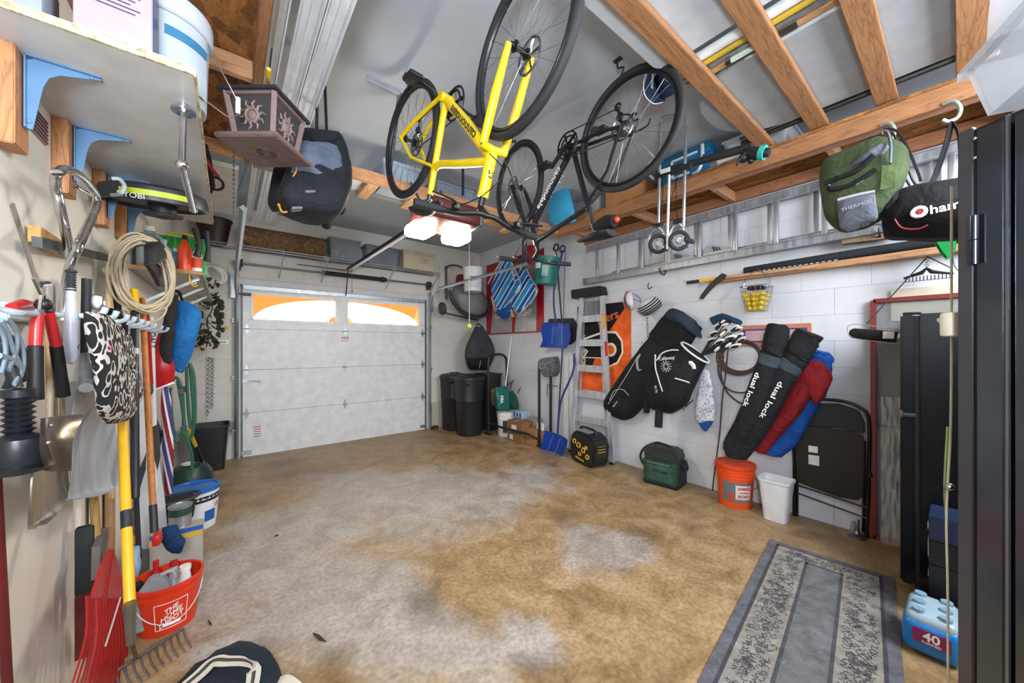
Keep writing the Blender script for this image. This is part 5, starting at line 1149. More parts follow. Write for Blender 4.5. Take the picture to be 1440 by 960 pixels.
t.add('scoop', MB().slab([(1314,343),(1320,336),(1332,340),(1345,334),(1345,350),(1332,368),(1322,356)],p,.05), m('#138a43',.35), bevel=.01); t.add('cord', MB().tube(smooth([p(1340,362),p(1343,375),p(1350,382)],4),.003,6), m('#2d5f50',.6)); t.done()
# step ladder + banner
t = Thing('team_banner','orange and black hockey team banner hanging on the block wall behind the step ladder','banner'); y0, y1 = Yw(812,.01), Yw(887,.01); zt_, zb_ = at(870,425,X=XR).z, at(870,553,X=XR).z; W_ = y0-y1; Hh = zt_-zb_
O = FM((XR-.006,y0,zb_),(0,-1,0),(0,0,1)); org = m('#e8642a',.8,0,'fab'); bkb = m('#1c1b1f',.8,0,'fab'); crm = m('#e9dfc8',.7)
t.add('cloth', MB().box((W_/2,Hh/2,0),(W_,Hh,.006),O), org)
t.add('black_field', MB().prism([(0,Hh),(W_*.86,Hh),(W_*.90,Hh*.93),(W_*.45,Hh*.52),(W_*.3,Hh*.28),(0,Hh*.30)],.003,O,z0=.003), bkb)
lg = []
cx_, cy_ = W_*.60, Hh*.48
def blob2(sx_, sy_): 
    return [(cx_-.36*sx_,cy_+.13*sy_),(cx_-.05*sx_,cy_+.21*sy_),(cx_+.12*sx_,cy_+.20*sy_),(cx_+.20*sx_,cy_+.10*sy_),(cx_+.21*sx_,cy_-.03*sy_),(cx_+.14*sx_,cy_-.15*sy_),(cx_+.0*sx_,cy_-.21*sy_),(cx_-.1*sx_,cy_-.2*sy_),(cx_-.06*sx_,cy_-.10*sy_),(cx_-.36*sx_,cy_-.10*sy_),(cx_-.30*sx_,cy_-.02*sy_),(cx_-.38*sx_,cy_+.03*sy_)]
t.add('emblem_edge', MB().prism(blob2(1.08,1.1),.003,O,z0=.006), crm); t.add('emblem', MB().prism(blob2(.98,.98),.003,O,z0=.009), bkb)
circ = lambda r: [(cx_+.05+r*math.cos(2*PI*k/24), cy_+.0+r*math.sin(2*PI*k/24)) for k in range(24)]
t.add('emblem_ring', MB().prism(circ(.085),.002,O,z0=.012), crm); t.add('emblem_dot', MB().prism(circ(.055),.002,O,z0=.014), org)
t.text('PHILADELPHIA',.075,O @ TR(.115,Hh*.44,.008,PI/2),crm,bold=.002,wx=.95); t.text('flyers',.15,O @ TR(W_*.60,Hh*.84,.008,.25),m('#e8753a',.7),bold=.002); t.done()
t = Thing('step_ladder','aluminium step ladder with black top folded against the right wall in front of the banner','ladder')
p = RP(.16); pb = RP(.05)
for a,e in (((818,418),(803,640)),((847,416),(861,655))):
    t.add('front_rail', MB().bar(RP(.10)(*a),V((XR-.13,at(e[0],e[1],X=XR-.13).y,.015)),.06,.028,(1,0,0)), AL2)
for a,e in (((822,418),(812,632)),((843,416),(855,640))): t.add('rear_rail', MB().bar(RP(.04)(*a),V((XR-.05,at(e[0],e[1],X=XR-.05).y,.015)),.03,.022,(1,0,0)), AL2)
for k,v in enumerate((449,482,517,552,586,622)):
    f = (v-418)/225; oo = .10+.03*f; a = RP(oo)(818-15*f,v); e = RP(oo)(847+14*f,v+3*f); e.z = a.z
    t.add('step', MB().bar(a,e,.018,.085,(0,0,1)), AL2)
    if k in (0,5): t.add('gusset', MB().bar(a.lerp(e,.06)+V((0,0,-.05)),a.lerp(e,.22),.004,.02,(1,0,0)), AL2)
t.add('top_cap', MB().slab([(812,409),(853,403),(856,415),(813,421)],RP(.02),.14), m('#1d1d1f',.5), bevel=.01)
t.add('back_plate', MB().slab([(822,424),(842,422),(842,442),(821,443)],RP(.07),.004), m('#8f949b',.4,.8,'steel'))
t.add('warning_label', MB().slab([(846,440),(850,440),(852,462),(848,462)],RP(.152),.002), m('#d3a32c',.5)); t.add('warning_label', MB().slab([(850,480),(854,480),(855,500),(851,500)],RP(.165),.002), m('#b32c22',.5))
for (u,v) in ((803,640),(861,655)): q = at(u,v,X=XR-.13); t.add('foot', MB().box((XR-.13,q.y,.012),(.07,.04,.024),bv=.005), RUB)
t.done()
# helmets
def helmet(lab, c, ax, r, mt, vent, tilt, straps=True):
    t = Thing('bicycle_helmet', lab, 'helmet', 'bicycle helmets hanging on the right wall'); M_ = Matrix.Translation(c) @ tilt.to_4x4() @ Matrix.Diagonal((1.35,1.0,.85,1))
    pr = [(r*.96,-.15*r),(r,0),(r*.96,.3*r),(r*.8,.62*r),(r*.5,.87*r),(r*.2,.98*r),(0,r)]
    t.add('shell', MB().lathe(pr+[(0,.92*r)][:0]+[],24,M_).lathe([(r*.9,-.14*r),(r*.9,.2*r),(r*.7,.6*r),(0,.88*r)][::-1],20,M_), mt)
    b = MB()
    for i in range(-2,3):
        a0 = i*.30; pts = [M_ @ V((r*1.0*math.cos(th)*1.0, r*math.sin(a0)*math.sin(PI*.5*1)*.75, r*1.0*math.sin(th))) for th in []]
        pts = []
        for k in range(9):
            th = .35+(PI-.7)*k/8; y = math.sin(a0)*r*.9; q = math.sqrt(max(r*r-y*y,0)); pts.append(M_ @ V((q*math.cos(th)*1.01,y,q*math.sin(th)*1.02)))
        b.tube(pts,.009,6,flat=.5)
    t.add('vent', b, vent)
    if straps: t.add('strap', MB().tube(smooth([M_@V((r*.5,r*.8,-.1*r)),M_@V((r*.1,r*.4,-1.1*r)),M_@V((-.3*r,0,-1.3*r)),M_@V((0,-r*.5,-1.0*r)),M_@V((.4*r,-r*.8,-.1*r))],5),.004,6,flat=.4), m('#3d3f45',.7))
    t.done()
c = at(914,430,X=3.50); helmet('silver and black vented bicycle helmet, right one of the two hung beside the banner',c,None,.095,m('#b9bdc5',.3),m('#16171b',.5),Matrix(((.15,-.60,-.78),(-.85,.35,-.43),(.5,.72,-.45))))
c = at(888,422,X=3.53); helmet('white child sized bicycle helmet seen edge on, left of the silver helmet',c,None,.085,m('#d6cdd6',.35),m('#4a4650',.5),Matrix(((.15,-.8,-.55),(.25,-.52,.82),(.95,.25,-.12))))
t = Thing('hanging_chain','short steel chain hanging from the silver bicycle helmet hook','chain'); b = MB(); A,B_ = RP(.06)(910,447),RP(.06)(911,473)
for k in range(7): b.torus(A.lerp(B_,k/6),.012,.003,(1,0,0) if k%2 else (0,1,0),n=8,k=5,sy=1)
t.add('links', b, m('#6b6c70',.4,.8)); t.done()
one('wall_hook','black coat hook on the right wall above the silver helmet','hook', MB().tube(smooth([RP(0)(912,398),RP(.06)(911,402),RP(.12)(913,406),RP(.15)(917,403)],4),.006,6), m('#4a4c50',.5,.6))
# golf bags
t = Thing('golf_bag','black stand golf bag under a zipped travel hood, left of the two on the wall','golf bag')
p = RP(.03)
bd = t.add('body', MB().pairs([(926,462,972,486),(906,488,950,512),(886,515,930,540),(868,542,914,566),(854,562,898,584),(856,578,884,590)],p,[.055,.07,.075,.075,.065,.05],amp=.006,fr=10), m('#1a1b1e',.65,0,'fab'))
t.add('hood', MB().pairs([(944,436,990,462),(938,444,986,470),(926,460,974,488),(918,470,964,496)],p,[.045,.065,.075,.078],amp=.012,fr=14,seed=4), m('#16171a',.85,0,'fab'))
t.add('roll', MB().pairs([(938,440,946,452),(948,434,960,456),(962,438,978,470),(980,450,988,476)],RP(.10),[.03,.045,.045,.03],amp=.006,fr=16,seed=6), m('#2c3944',.8,0,'fab'))
b = MB(); px_tube(b,[(906,502),(896,520),(880,545),(866,566)],p,.003,6,lift=.148); px_tube(b,[(870,560),(876,548),(888,546),(896,554)],p,.003,6,lift=.17); t.add('piping', b, m('#c8cace',.5), bd)
t.add('pocket', MB().pairs([(882,546,898,556),(874,556,890,568),(864,568,880,580)],RP(.13),.022,amp=.004), m('#202225',.7,0,'fab'), bd); 
q = p(876,566)+V((-.155,0,0)); t.text('bag boy',.03,FM(q,(0,-.4,.5),(0,.5,.4)),m('#cfd0d2',.6),bd)
t.add('shoulder_strap', MB().tube(smooth([RP(.14)(904,496),RP(.18)(896,505),RP(.18)(898,520),RP(.16)(905,515)],5),.014,8,flat=.4), m('#8d8f94',.7)); t.add('hook', MB().tube(smooth([RP(0)(903,480),RP(.08)(904,486),RP(.12)(906,492)],4),.006,6), CHR); t.done()
t = Thing('golf_bag','black and white golf bag with sun emblem and open top','golf bag')
p = RP(.18)
t.add('dark_mouth', MB()._a([p(983,495)+V((-.085,0,0))+(p(1001,509)-p(965,481))/2*.98*math.cos(2*PI*k/24)+V((-.093*math.sin(2*PI*k/24),0,0)) for k in range(24)],[tuple(range(24))]), m('#0c0c0e',.9))  # flat black disc across the mouth, standing in for the shaded inside
bd = t.add('body', MB().pairs([(965,484,999,510),(942,496,994,520),(932,512,988,534),(924,534,980,552),(918,556,970,570),(920,572,950,580)],p,[.09,.09,.10,.10,.095,.06],amp=.006,fr=11,seed=9), m('#17181b',.6,0,'fab'))
cc_ = p(983,495)+V((-.085,0,0)); wa = (p(1001,509)-p(965,481))/2; t.add('collar', MB().tube([cc_+wa*math.cos(2*PI*k/28)+V((-.095*math.sin(2*PI*k/28),0,0)) for k in range(28)],.009,8,closed=True), m('#d9dbde',.55)); 
b = MB(); px_tube(b,[(936,498),(936,515),(940,530),(946,548)],p,.006,6,lift=.195); px_tube(b,[(938,506),(946,496),(958,492),(968,492)],p,.006,6,lift=.20); px_tube(b,[(964,530),(975,533),(984,536)],p,.006,6,lift=.205); t.add('piping', b, m('#e3e4e6',.5), bd)
q = p(952,514)+V((-.21,0,0)); b = MB()
for k in range(12): a = 2*PI*k/12; O2 = FM(q,(0,-1,0),(0,0,1)); b.bar(O2@V((.018*math.cos(a),.018*math.sin(a),0)),O2@V((.055*math.cos(a),.055*math.sin(a),0)),.004,.006,(1,0,0))
t.add('sun_emblem', b, m('#cdcfd2',.5), bd); t.text('Callaway',.045,FM(p(953,503)+V((-.215,0,0)),(0,-1,.12),(0,.12,1)),m('#e8e8e8',.5),bd); t.text('ELITE',.03,FM(p(937,545)+V((-.20,0,0)),(0,-.15,-1),(0,-1,.15)),m('#d8d8d8',.5),bd)
t.add('glove_charm', MB().pairs([(968,504,974,505),(968,510,978,512),(972,517,980,517)],RP(.33),[.008,.012,.008],amp=.01,fr=30), m('#e4e4e4',.7))
t.add('stand_leg', MB().tube([RP(.2)(964,572),RP(.2)(975,562)],.006,6).tube([RP(.2)(958,568),RP(.2)(962,577)],.006,6), m('#3c4a58',.5)); t.done()
one('umbrella_sleeve','navy cylindrical sleeve hanging straight down between the two golf bags','sleeve', MB().tube([RP(.28)(929,518),RP(.28)(928,545),RP(.28)(926,600)],[.03,.036,.038],14), m('#1a1f2b',.7,0,'fab'))
one('sleeve_bag','ribbed black pouch hanging behind the navy sleeve, below the left golf bag','pouch', MB().tube([RP(.2)(917,524),RP(.2)(912,550),RP(.2)(909,580)],[.03,.036,.03],12), m('#202227',.7,0,'fab'))
rr = random.Random(12); wh = m('#e6e6e8',.3); k = 0
for (u,v,a) in ((1010,458,.3),(1020,455,.6),(1032,462,.2),(1004,468,.5),(1016,468,.1),(1028,474,.7),(1038,472,.4),(1024,484,.2),(1012,480,.5),(1000,478,.4),(1008,490,.1),(1036,463,.5),(1042,478,.3),(1018,450,.2),(1034,486,.6)):
    t = Thing('golf_club','golf club with white and black head standing in the right golf bag','golf club','golf clubs in the right bag'); q = RP(.20+.02*(k%3))(u,v); e = RP(.2)(985,500)
    t.add('shaft', MB().cyl(q,e,.006,n=6), m('#2a2b2e',.4)); t.add('head', MB().sph(q,.035,(.8,1.5,.55),n=10,M=Matrix.Translation(q)@Matrix.Rotation(a-.9,4,'X')@Matrix.Translation(-q)), wh if k%3!=1 else BLK); 
    t.add('sole_stripe', MB().sph(q+V((-.014,0,-.008)),.026,(.8,1.4,.5),n=8,M=Matrix.Translation(q)@Matrix.Rotation(a-.9,4,'X')@Matrix.Translation(-q)), BLK if k%3!=1 else wh); t.done(); k += 1
one('bag_cover','dark teal cloth cover bunched on top of the golf clubs','cover', MB().pairs([(1000,446,1006,456),(1018,441,1020,450),(1034,446,1032,454),(1044,452,1040,457)],RP(.2),[.02,.03,.03,.015],amp=.008,fr=20), m('#1c3a50',.8,0,'fab'))
t = Thing('hanging_towel','white and royal blue patterned towel hanging below the right golf bag','towel')
tp_ = RP(.08)
t.add('cloth', MB().pairs([(988,520,998,522),(984,545,1003,545),(979,572,1006,570),(981,592,1006,590)],tp_,.018,amp=.008,fr=18,sub=4), patterned('#e6e8ec','#2d56a4',15,.38,kind='n')); t.add('blue_tip', MB().pairs([(982,590,1005,590),(986,598,1001,598),(991,604,996,604)],tp_,.017), m('#1f4f9e',.8,0,'fab')); t.done()
# ---- floor: generator, cooler
t = Thing('generator','black portable inverter generator with yellow geometric side pattern beside the blue snow shovel','generator')
gc = V((3.27,2.50,0)); G = TR(3.25,2.56,0,PI/2+.15)
g0 = at(802,640,Z=0); 
Mg = FM((3.345,2.74,0),(-.2,-.98,0),(0,0,1)) # x along the long side, y up, z toward the camera
b = MB().prism([(-.20,.03),(-.16,.0),(.16,.0),(.20,.03),(.225,.24),(.19,.33),(.10,.37),(-.14,.37),(-.20,.30),(-.225,.20)],.24,Mg,z0=-.12); bd = t.add('housing', b, m('#17181a',.5), bevel=.018)
b = MB(); 
for (x,y,sx_,sy_,rz) in ((-.12,.25,.06,.05,.2),(-.04,.22,.07,.06,-.3),(.05,.18,.06,.06,.4),(.12,.12,.06,.05,0),(-.02,.12,.05,.04,.6),(.10,.22,.04,.03,.5)):
    for s1 in (1,): 
        ring = [(sx_/2*math.cos(a),sy_/2*math.sin(a)) for a in [2*PI*q/6+rz for q in range(6)]]; b.tube([V((x+p_[0],y+p_[1],.124)) for p_ in ring]+[V((x+ring[0][0],y+ring[0][1],.124))],.007,4,M=Mg,flat=1)
t.add('yellow_pattern', b, m('#e2b01c',.5), bd); t.text('GENERATOR',.028,Mg@TR(-.02,.062,.124,-.12),m('#e2b01c',.5),bd,bold=.001)
t.add('top_panel', MB().prism([(-.15,.372),(.08,.372),(.08,.376),(-.15,.376)],.13,Mg,z0=-.05), m('#8f9296',.4), bd); t.add('carry_handle', MB().tube(smooth([Mg@V((-.16,.35,-.0)),Mg@V((-.13,.405,0)),Mg@V((.09,.405,0)),Mg@V((.13,.35,0))],5),.014,8), BLK)
t.add('control_panel', MB().box((.213,.20,0),(.01,.16,.15),Mg), m('#2b2c2d',.5), bd); b = MB()
for k in range(3): b.box((.221,.245-.03*k,.0),(.004,.008,.11),Mg)
t.add('panel_print', b, m('#c9a03a',.5), bd)
for (x,z) in ((-.14,-.08),(-.14,.08),(.14,-.08),(.14,.08)): pass
t.done()
t = Thing('cooler_bag','dark green and black soft cooler lettered TITAN on the floor against the right wall','cooler')
cA, cB = at(906,672,Z=0), at(962,690,Z=0)
Mc = FM((3.44,1.86,0),(.12,-.99,0),(0,0,1)); gm = m('#2f4d3f',.55,0,'fab')
bd = t.add('body', MB().prism([(-.17,.03),(-.15,0),(.15,0),(.17,.03),(.18,.26),(-.18,.26)],.22,Mc,z0=-.11), gm, bevel=.02)
t.add('lid', MB().prism([(-.165,.24),(.165,.24),(.17,.33),(.13,.375),(-.13,.375),(-.17,.34)],.215,Mc,z0=-.1075), m('#25302d',.5), bevel=.02)
t.add('base_trim', MB().prism([(-.174,.0),(.174,.0),(.176,.045),(-.176,.045)],.235,Mc,z0=-.1175), m('#141618',.6), bevel=.015)
t.add('front_pocket', MB().prism([(-.13,.05),(.13,.05),(.13,.215),(-.13,.215)],.02,Mc,z0=.108), m('#35584a',.55,0,'fab'), bd, bevel=.008); b = MB().tube([Mc@V((-.12,.222,.122)),Mc@V((.10,.222,.122))],.009,8); t.add('zip_flap', b, m('#5a615f',.5), bd)
t.text('TITAN',.042,Mc@TR(.01,.15,.13),m('#10140f',.5),bd,sp=1.25,bold=.001)
t.add('side_panel', MB().box((.178,.14,0),(.012,.24,.2),Mc,bv=.005), m('#15171a',.6), bd); t.add('strap', MB().tube(smooth([Mc@V((.17,.30,0)),Mc@V((.08,.385,.04)),Mc@V((-.02,.40,.02)),Mc@V((-.10,.385,-.02)),Mc@V((-.19,.33,.02)),Mc@V((-.23,.24,.04)),Mc@V((-.19,.16,.05))],6),.014,8,flat=.45), m('#17191c',.7))
t.add('handle_clip', MB().box((-.18,.20,.04),(.02,.03,.06),Mc,bv=.004), BLK); t.add('side_handle', MB().tube(smooth([Mc@V((.185,.27,-.05)),Mc@V((.215,.2,-.03)),Mc@V((.21,.19,.04)),Mc@V((.185,.26,.06))],4),.01,8), BLK); t.done()
# ================================================================ RIGHT REAR: poster, beach chairs, pails, shovels, log rack, boxes, cans, vac
t = Thing('metal_sign','red bordered silver advertising sign with two panels lettered LIGHT on the right wall','sign')
ya, yb = Yw(684,.02), Yw(764,.02); zt_, zb_ = at(720,363,X=XR).z, at(740,468,X=XR).z; W_, Hh = ya-yb, zt_-zb_; O = FM((XR-.012,ya,zb_),(0,-1,0),(0,0,1))
t.add('panel', MB().box((W_/2,Hh/2,0),(W_,Hh,.02),O), m('#a3161f',.35), bevel=.002)
for i,(x0,x1) in enumerate(((.10,.50),(.55,.90))): 
    pn = t.add('silver_panel', MB().prism([(W_*x0,.02),(W_*x1,.02),(W_*x1,Hh*.93),(W_*(x0+.12),Hh*.93)],.004,O,z0=.011), m('#a9a6a8',.3,.3)); t.text('LIGHT',.13,O@TR(W_*(x0+x1)/2+.0,Hh*.25,.016),m('#e9e6e0',.4),pn,bold=.003,wx=.9)
    t.add('red_flourish', MB().torus(O@V((W_*(x0+x1)/2-.14,Hh*.40,.016)),.05,.008,(1,0,0),n=18,k=6), m('#8f1c22',.4), pn)
t.done()
bst = stripes([(3,'#1273b8'),(.6,'#c9dff0'),(2.4,'#0e4f98'),(.5,'#d8e8f4'),(3,'#1b8ec6'),(.6,'#c9dff0'),(2,'#123f86'),(.5,'#dfeaf4')],2,.36,rot=(.75,0,0))
def beach(lab, outline, pl, th, legs, seed):
    t = Thing('beach_chair', lab, 'chair', 'folded beach chairs hanging near the rear of the right wall'); t.add('canvas', MB().slab(outline,pl,th), bst, bevel=.01)
    b = MB(); 
    ps = [pl(u,v)+pl.n*th*.5 for u,v in outline]; b.tube(smooth(ps,3,True),.012,8,closed=True); t.add('frame', b, m('#d3d6d8',.35,.6))
    for q in legs: t.add('leg', MB().tube(smooth([pl(*k)+pl.n*(th+.02) for k in q],4),.011,8), m('#c9cbd0',.35,.6))
    a = pl(*legs[0][-1]); t.add('armrest', MB().bar(pl(*legs[1][0])+pl.n*.06,pl(*legs[1][-1])+pl.n*.06,.02,.045,pl.n), m('#a9764c',.5,0,'woodZ')); t.done()
beach('blue striped beach chair hanging folded at the left, nearest the far wall',[(716,361),(724,375),(735,402),(722,420),(706,437),(699,428),(694,405),(700,388),(708,372)],RP(.35),.06,(((716,361),(700,385),(692,400)),((697,418),(702,438)),((724,372),(730,398))),0)
beach('blue striped beach chair hanging folded behind the teal pail',[(738,372),(748,390),(758,408),(748,425),(732,441),(724,432),(722,424),(736,408),(732,390)],RP(.30),.06,(((758,405),(760,412),(752,428)),((724,436),(727,446)),((726,372),(731,400))),1)
one('folded_canopy','blue fabric bundle showing under the striped beach chairs','bundle', MB().pairs([(704,432,722,428),(702,440,720,440),(708,447,716,447)],RP(.32),[.03,.05,.03],amp=.01,fr=14), m('#104a8e',.7,0,'fab'))
one('red_towel','red cloth hanging behind the beach chair hooks','cloth', MB().pairs([(742,346,752,345),(738,358,752,360),(744,370,750,372)],RP(.12),[.02,.03,.02],amp=.01,fr=18), m('#b0242a',.7,0,'fab'))
one('chair_armrest','curved brown wooden armrest of a folded chair behind the striped canvas','armrest', MB().tube(smooth([RP(.2)(724,360),RP(.22)(730,380),RP(.2)(738,398)],4),.03,8,flat=.4), m('#8e5a34',.5,0,'woodZ'))
c = at(767,400,X=3.36); zc = c.z; T = Matrix.Translation(c) @ Matrix.Rotation(.14,4,'X')
t = Thing('bait_bucket','teal green plastic bucket with white logo hanging above the blue snow shovel','bucket'); tl = m('#0e6e68',.4)
bd = t.add('body', MB().lathe([(0,0),(.135,0),(.145,.01),(.16,.30),(.172,.302),(.172,.36),(.15,.365),(.0,.365)],28,T), tl)
b = arc_label(MB(),(0,0,0),.150,.10,.24,-2.75,-2.2,8,.003,.156); b.v = [T@q for q in b.v]; t.add('label', b, m('#8fb5b5',.5), bd); b = arc_label(MB(),(0,0,0),.158,.20,.27,-3.6,-2.9,8,.003,.162); b.v=[T@q for q in b.v]; t.add('white_logo', b, m('#d4dedd',.5), bd)
t.add('handle', MB().tube(smooth([T@V((0,.17,.33)),T@V((-.05,.1,.47)),T@V((-.05,-.1,.47)),T@V((0,-.17,.33))],6),.004,6), wire); t.done()
# snow shovels
blu = m('#0f3f9e',.3); blk = m('#24272b',.5)
t = Thing('snow_shovel','black snow shovel hanging behind the upper blue one','shovel'); t.add('blade', blade(MB(),[(772,448,806,447),(768,462,812,458),(770,478,811,476),(776,484,803,484)],RP(.10),.03,.006), m('#2b2f33',.5)); t.add('shaft', MB().tube([RP(.12)(790,450),RP(.12)(782,355)],.012,8), m('#34363a',.4)); t.add('d_grip', MB().torus(RP(.12)(782,348),.045,.012,(1,0,0),n=16), BLK); t.done()
t = Thing('snow_shovel','royal blue snow shovel hanging blade down with a curved blue handle','shovel'); t.add('blade', blade(MB(),[(764,453,801,455),(761,464,801,462),(763,478,802,475),(759,488,797,489)],RP(.20),.045,.006), blu)
t.add('ribs', MB().tube([RP(.255)(778,458),RP(.255)(776,484)],.006,6).tube([RP(.25)(790,458),RP(.25)(790,484)],.006,6), m('#3d6fc4',.3)); t.add('shaft', MB().tube(smooth([RP(.22)(783,458),RP(.22)(779,430),RP(.22)(780,400),RP(.2)(787,372),RP(.16)(791,352)],5),.013,8), m('#1b2f6e',.4)); t.add('d_grip', MB().torus(RP(.16)(791,350),.045,.011,(1,0,0),n=16), m('#1a2a55',.4)); t.done()
t = Thing('snow_shovel','royal blue snow shovel standing on the floor in front of the white wall boards','shovel'); b = MB(); fp = at(770,645,Z=0)
t.add('blade', blade(MB(),[(766,605,798,618),(763,618,797,626),(760,630,792,638),(755,637,781,650)],RP(.38),.05,.006), blu)
t.add('ribs', MB().tube([RP(.43)(778,612),RP(.43)(768,640)],.006,6).tube([RP(.43)(788,616),RP(.43)(778,644)],.006,6), m('#3d6fc4',.3))
t.add('shaft', MB().tube(smooth([RP(.38)(784,614),RP(.33)(786,585),RP(.28)(790,560),RP(.22)(803,530),RP(.15)(808,512),RP(.12)(808,498)],6),.013,8), m('#1a2c66',.4)); t.add('grip', MB().tube([RP(.12)(808,512),RP(.11)(808,497)],.018,8), BLK); t.done()
t = Thing('long_pole','thin dark pole reaching from the overhead hooks to the floor near the blue shovel','pole'); q = at(783,640,X=XR-.10); t.add('shaft', MB().tube([V((XR-.10,q.y,.01)),RP(.1)(791,490)],.010,8), m('#2a2c30',.5)); t.add('tip', MB().tube([RP(.1)(791,490),RP(.1)(795,350)],.005,6), m('#303238',.5)); t.done()
t = Thing('white_strip','white plastic panel strips standing on the wall left of the step ladder','strip')
for k,(u,w_) in enumerate(((797,.09),(805,.06))): y = at(u,560,X=XR-.02).y; t.add('strip', MB().box((XR-.03-.015*k,y,.62),(.012,w_,1.24)), m('#dfe2e6',.5), bevel=.002)
t.done()
# log rack
t = Thing('log_rack','black tubular steel log rack with two arched ends standing at the right wall','rack'); bt_ = m('#1a1b1e',.4)
t.add('end_arch', MB().tube(smooth([(3.20,4.62,.01),(3.20,4.62,.6),(3.20,4.62,1.12),(3.24,4.62,1.22),(3.33,4.62,1.25),(3.46,4.62,1.25),(3.54,4.62,1.20),(3.56,4.62,1.10),(3.56,4.62,.5),(3.56,4.62,.01)],4),.02,10), bt_)
t.add('end_arch', MB().tube(smooth([(3.36,3.62,.01),(3.36,3.62,.6),(3.36,3.62,1.10),(3.38,3.62,1.17),(3.56,3.62,1.17),(3.58,3.62,1.10),(3.58,3.62,.5),(3.58,3.62,.01)],4),.02,10), bt_)
t.add('side_rail', MB().tube(smooth([(3.20,4.60,.17),(3.205,4.3,.17),(3.215,3.95,.17),(3.25,3.72,.165),(3.34,3.64,.10)],5),.018,10), bt_); t.add('side_rail', MB().tube([(3.56,4.6,.15),(3.58,3.64,.15)],.018,10), bt_)
t.add('rubber_sleeve', MB().tube([(3.20,4.60,.165),(3.215,4.48,.168)],.024,10), m('#303236',.7)); t.add('foot', MB().box((3.20,4.62,.01),(.06,.16,.02),bv=.004), bt_); t.add('foot', MB().box((3.36,3.62,.01),(.06,.16,.02),bv=.004), bt_); t.done()
cvp = patterned('#23292e','#9fa6aa',40,.5,kind='n')
one('patterned_cover','grey and white mottled cloth hung over the top of the near log rack arch','cloth', MB().pairs([(757,505,790,501),(754,511,791,508),(757,520,790,521),(763,529,786,527)],Pl('Y',3.58),[.02,.035,.035,.015],amp=.008,fr=20,sub=4), cvp)
one('hex_key','thin black bent steel rod leaning on the wall between the log rack legs','rod', MB().tube([RP(.02)(784,543),RP(.02)(770,541),RP(.03)(769,556)],.005,6), BLK)
t, bd = bucket('bucket','white five gallon bucket with dark printed label behind the log rack',3.40,4.42,.125,.145,.37,m('#e2e3e4',.4),ribs=(.88,.78,))
na = math.atan2(-4.42,-3.40); t.add('label', arc_label(MB(),(3.40,4.42,0),.1275,.06,.25,na-.4,na+.15,8,.002,.137), m('#3a3d42',.5), bd); t.add('white_band', arc_label(MB(),(3.40,4.42,0),.1285,.19,.24,na+.1,na+.6,8,.002,.135), m('#f4f4f4',.5), bd); t.done()
t = Thing('mulch_bag','teal printed bag with white letters standing in the white bucket','bag'); p = Pl('Y',4.42)
bd = t.add('body', MB().pairs([(694,545,712,543),(693,556,712,556),(695,574,712,575)],p,[.03,.06,.06],e=3.5,amp=.006), m('#10625c',.45)); t.text('VIN',.07,FM(p(699,560)+V((0,-.13,0)),(0,0,1),(-1,0,0)),m('#e8ecea',.5),bd,bold=.003); t.done()
one('white_pole','thin white pole standing up out of the white bucket','pole', MB().tube([at(707,575,Y=4.40),RP(.03)(719,474)],.010,8), m('#e3e5e8',.4))
t = Thing('string_trimmer','dark green garden machine head with bent shafts behind the cardboard boxes','trimmer'); p = RP(.12)
t.add('head', MB().pairs([(716,552,724,550),(713,562,732,560),(716,574,733,573)],p,[.06,.09,.07],amp=.012,fr=12), m('#0f4a44',.4)); t.add('shaft', MB().tube(smooth([p(716,558),p(719,540),p(722,535)],4),.012,8).tube([p(728,552),p(732,545)],.01,8).tube(smooth([p(704,548),p(714,541),p(722,535)],3),.009,8), m('#6d5a44',.5)); t.done()
one('brown_sack','brown paper sack leaning behind the white bucket next to the trash cans','sack', MB().pairs([(689,548,696,546),(688,556,696,556),(690,568,696,570)],Pl('Y',4.78),[.03,.05,.03],amp=.008), m('#7a6248',.8,0,'fab'))
def cbox(lab, c, d, rz, col, marks=(), name='cardboard_box', tilt=0, open_=False):
    t = Thing(name, lab, 'box', None); T = TR(c[0],c[1],c[2],rz)
    bd = t.add('box_body', MB().box((0,0,d[2]/2),d,T), m(col,.75), bevel=.003)
    t.add('tape', MB().box((0,0,d[2]+.001),(d[0],.05,.002),T), m('#b08a5c',.5), bd)
    for (x,z,w,h,cc) in marks: t.add('shipping_label', MB().box((-d[0]/2-.002,x,z),(.003,w,h),T), m(cc,.6), bd)
    if open_:
        t.add('flap', MB().box((-d[0]/2-.03,0,d[2]+.02),(.10,d[1]*.95,.004),T@TR(0,0,0,0,0,0)), m('#9a6a44',.75))
    t.done()
cbox('taped cardboard box with two white labels in front of the white bucket',(3.36,4.02,0),(.22,.34,.30),.0,'#8a6242',((.02,.21,.11,.06,'#e9e9ec'),(.08,.06,.07,.07,'#dcdcde')))
cbox('plain open cardboard box near the foot of the blue snow shovel',(3.42,3.62+.12,0),(.22,.20,.22),.0,'#a87850',())
one('white_carton','small white carton standing in the plain cardboard box behind the shovel','box', MB().box((3.44,3.68,.255),(.05,.10,.10)), m('#eceef0',.6), bevel=.002)
t = Thing('water_pack','blue and white wrapped pack of bottles on top of the cardboard boxes at the wall','pack'); bd = t.add('wrap', MB().box((3.46,4.12,.36),(.16,.22,.11),bv=.015), m('#9db9cf',.3)); b = MB()
for k in range(3): b.box((3.378,4.19-.07*k,.36),(.004,.03,.07))
t.add('blue_print', b, m('#2a62a0',.5), bd); t.done()
cbox('grey and white storage box behind the taped cardboard box',(3.54,3.93,0),(.16,.20,.33),0,'#8f949a',())
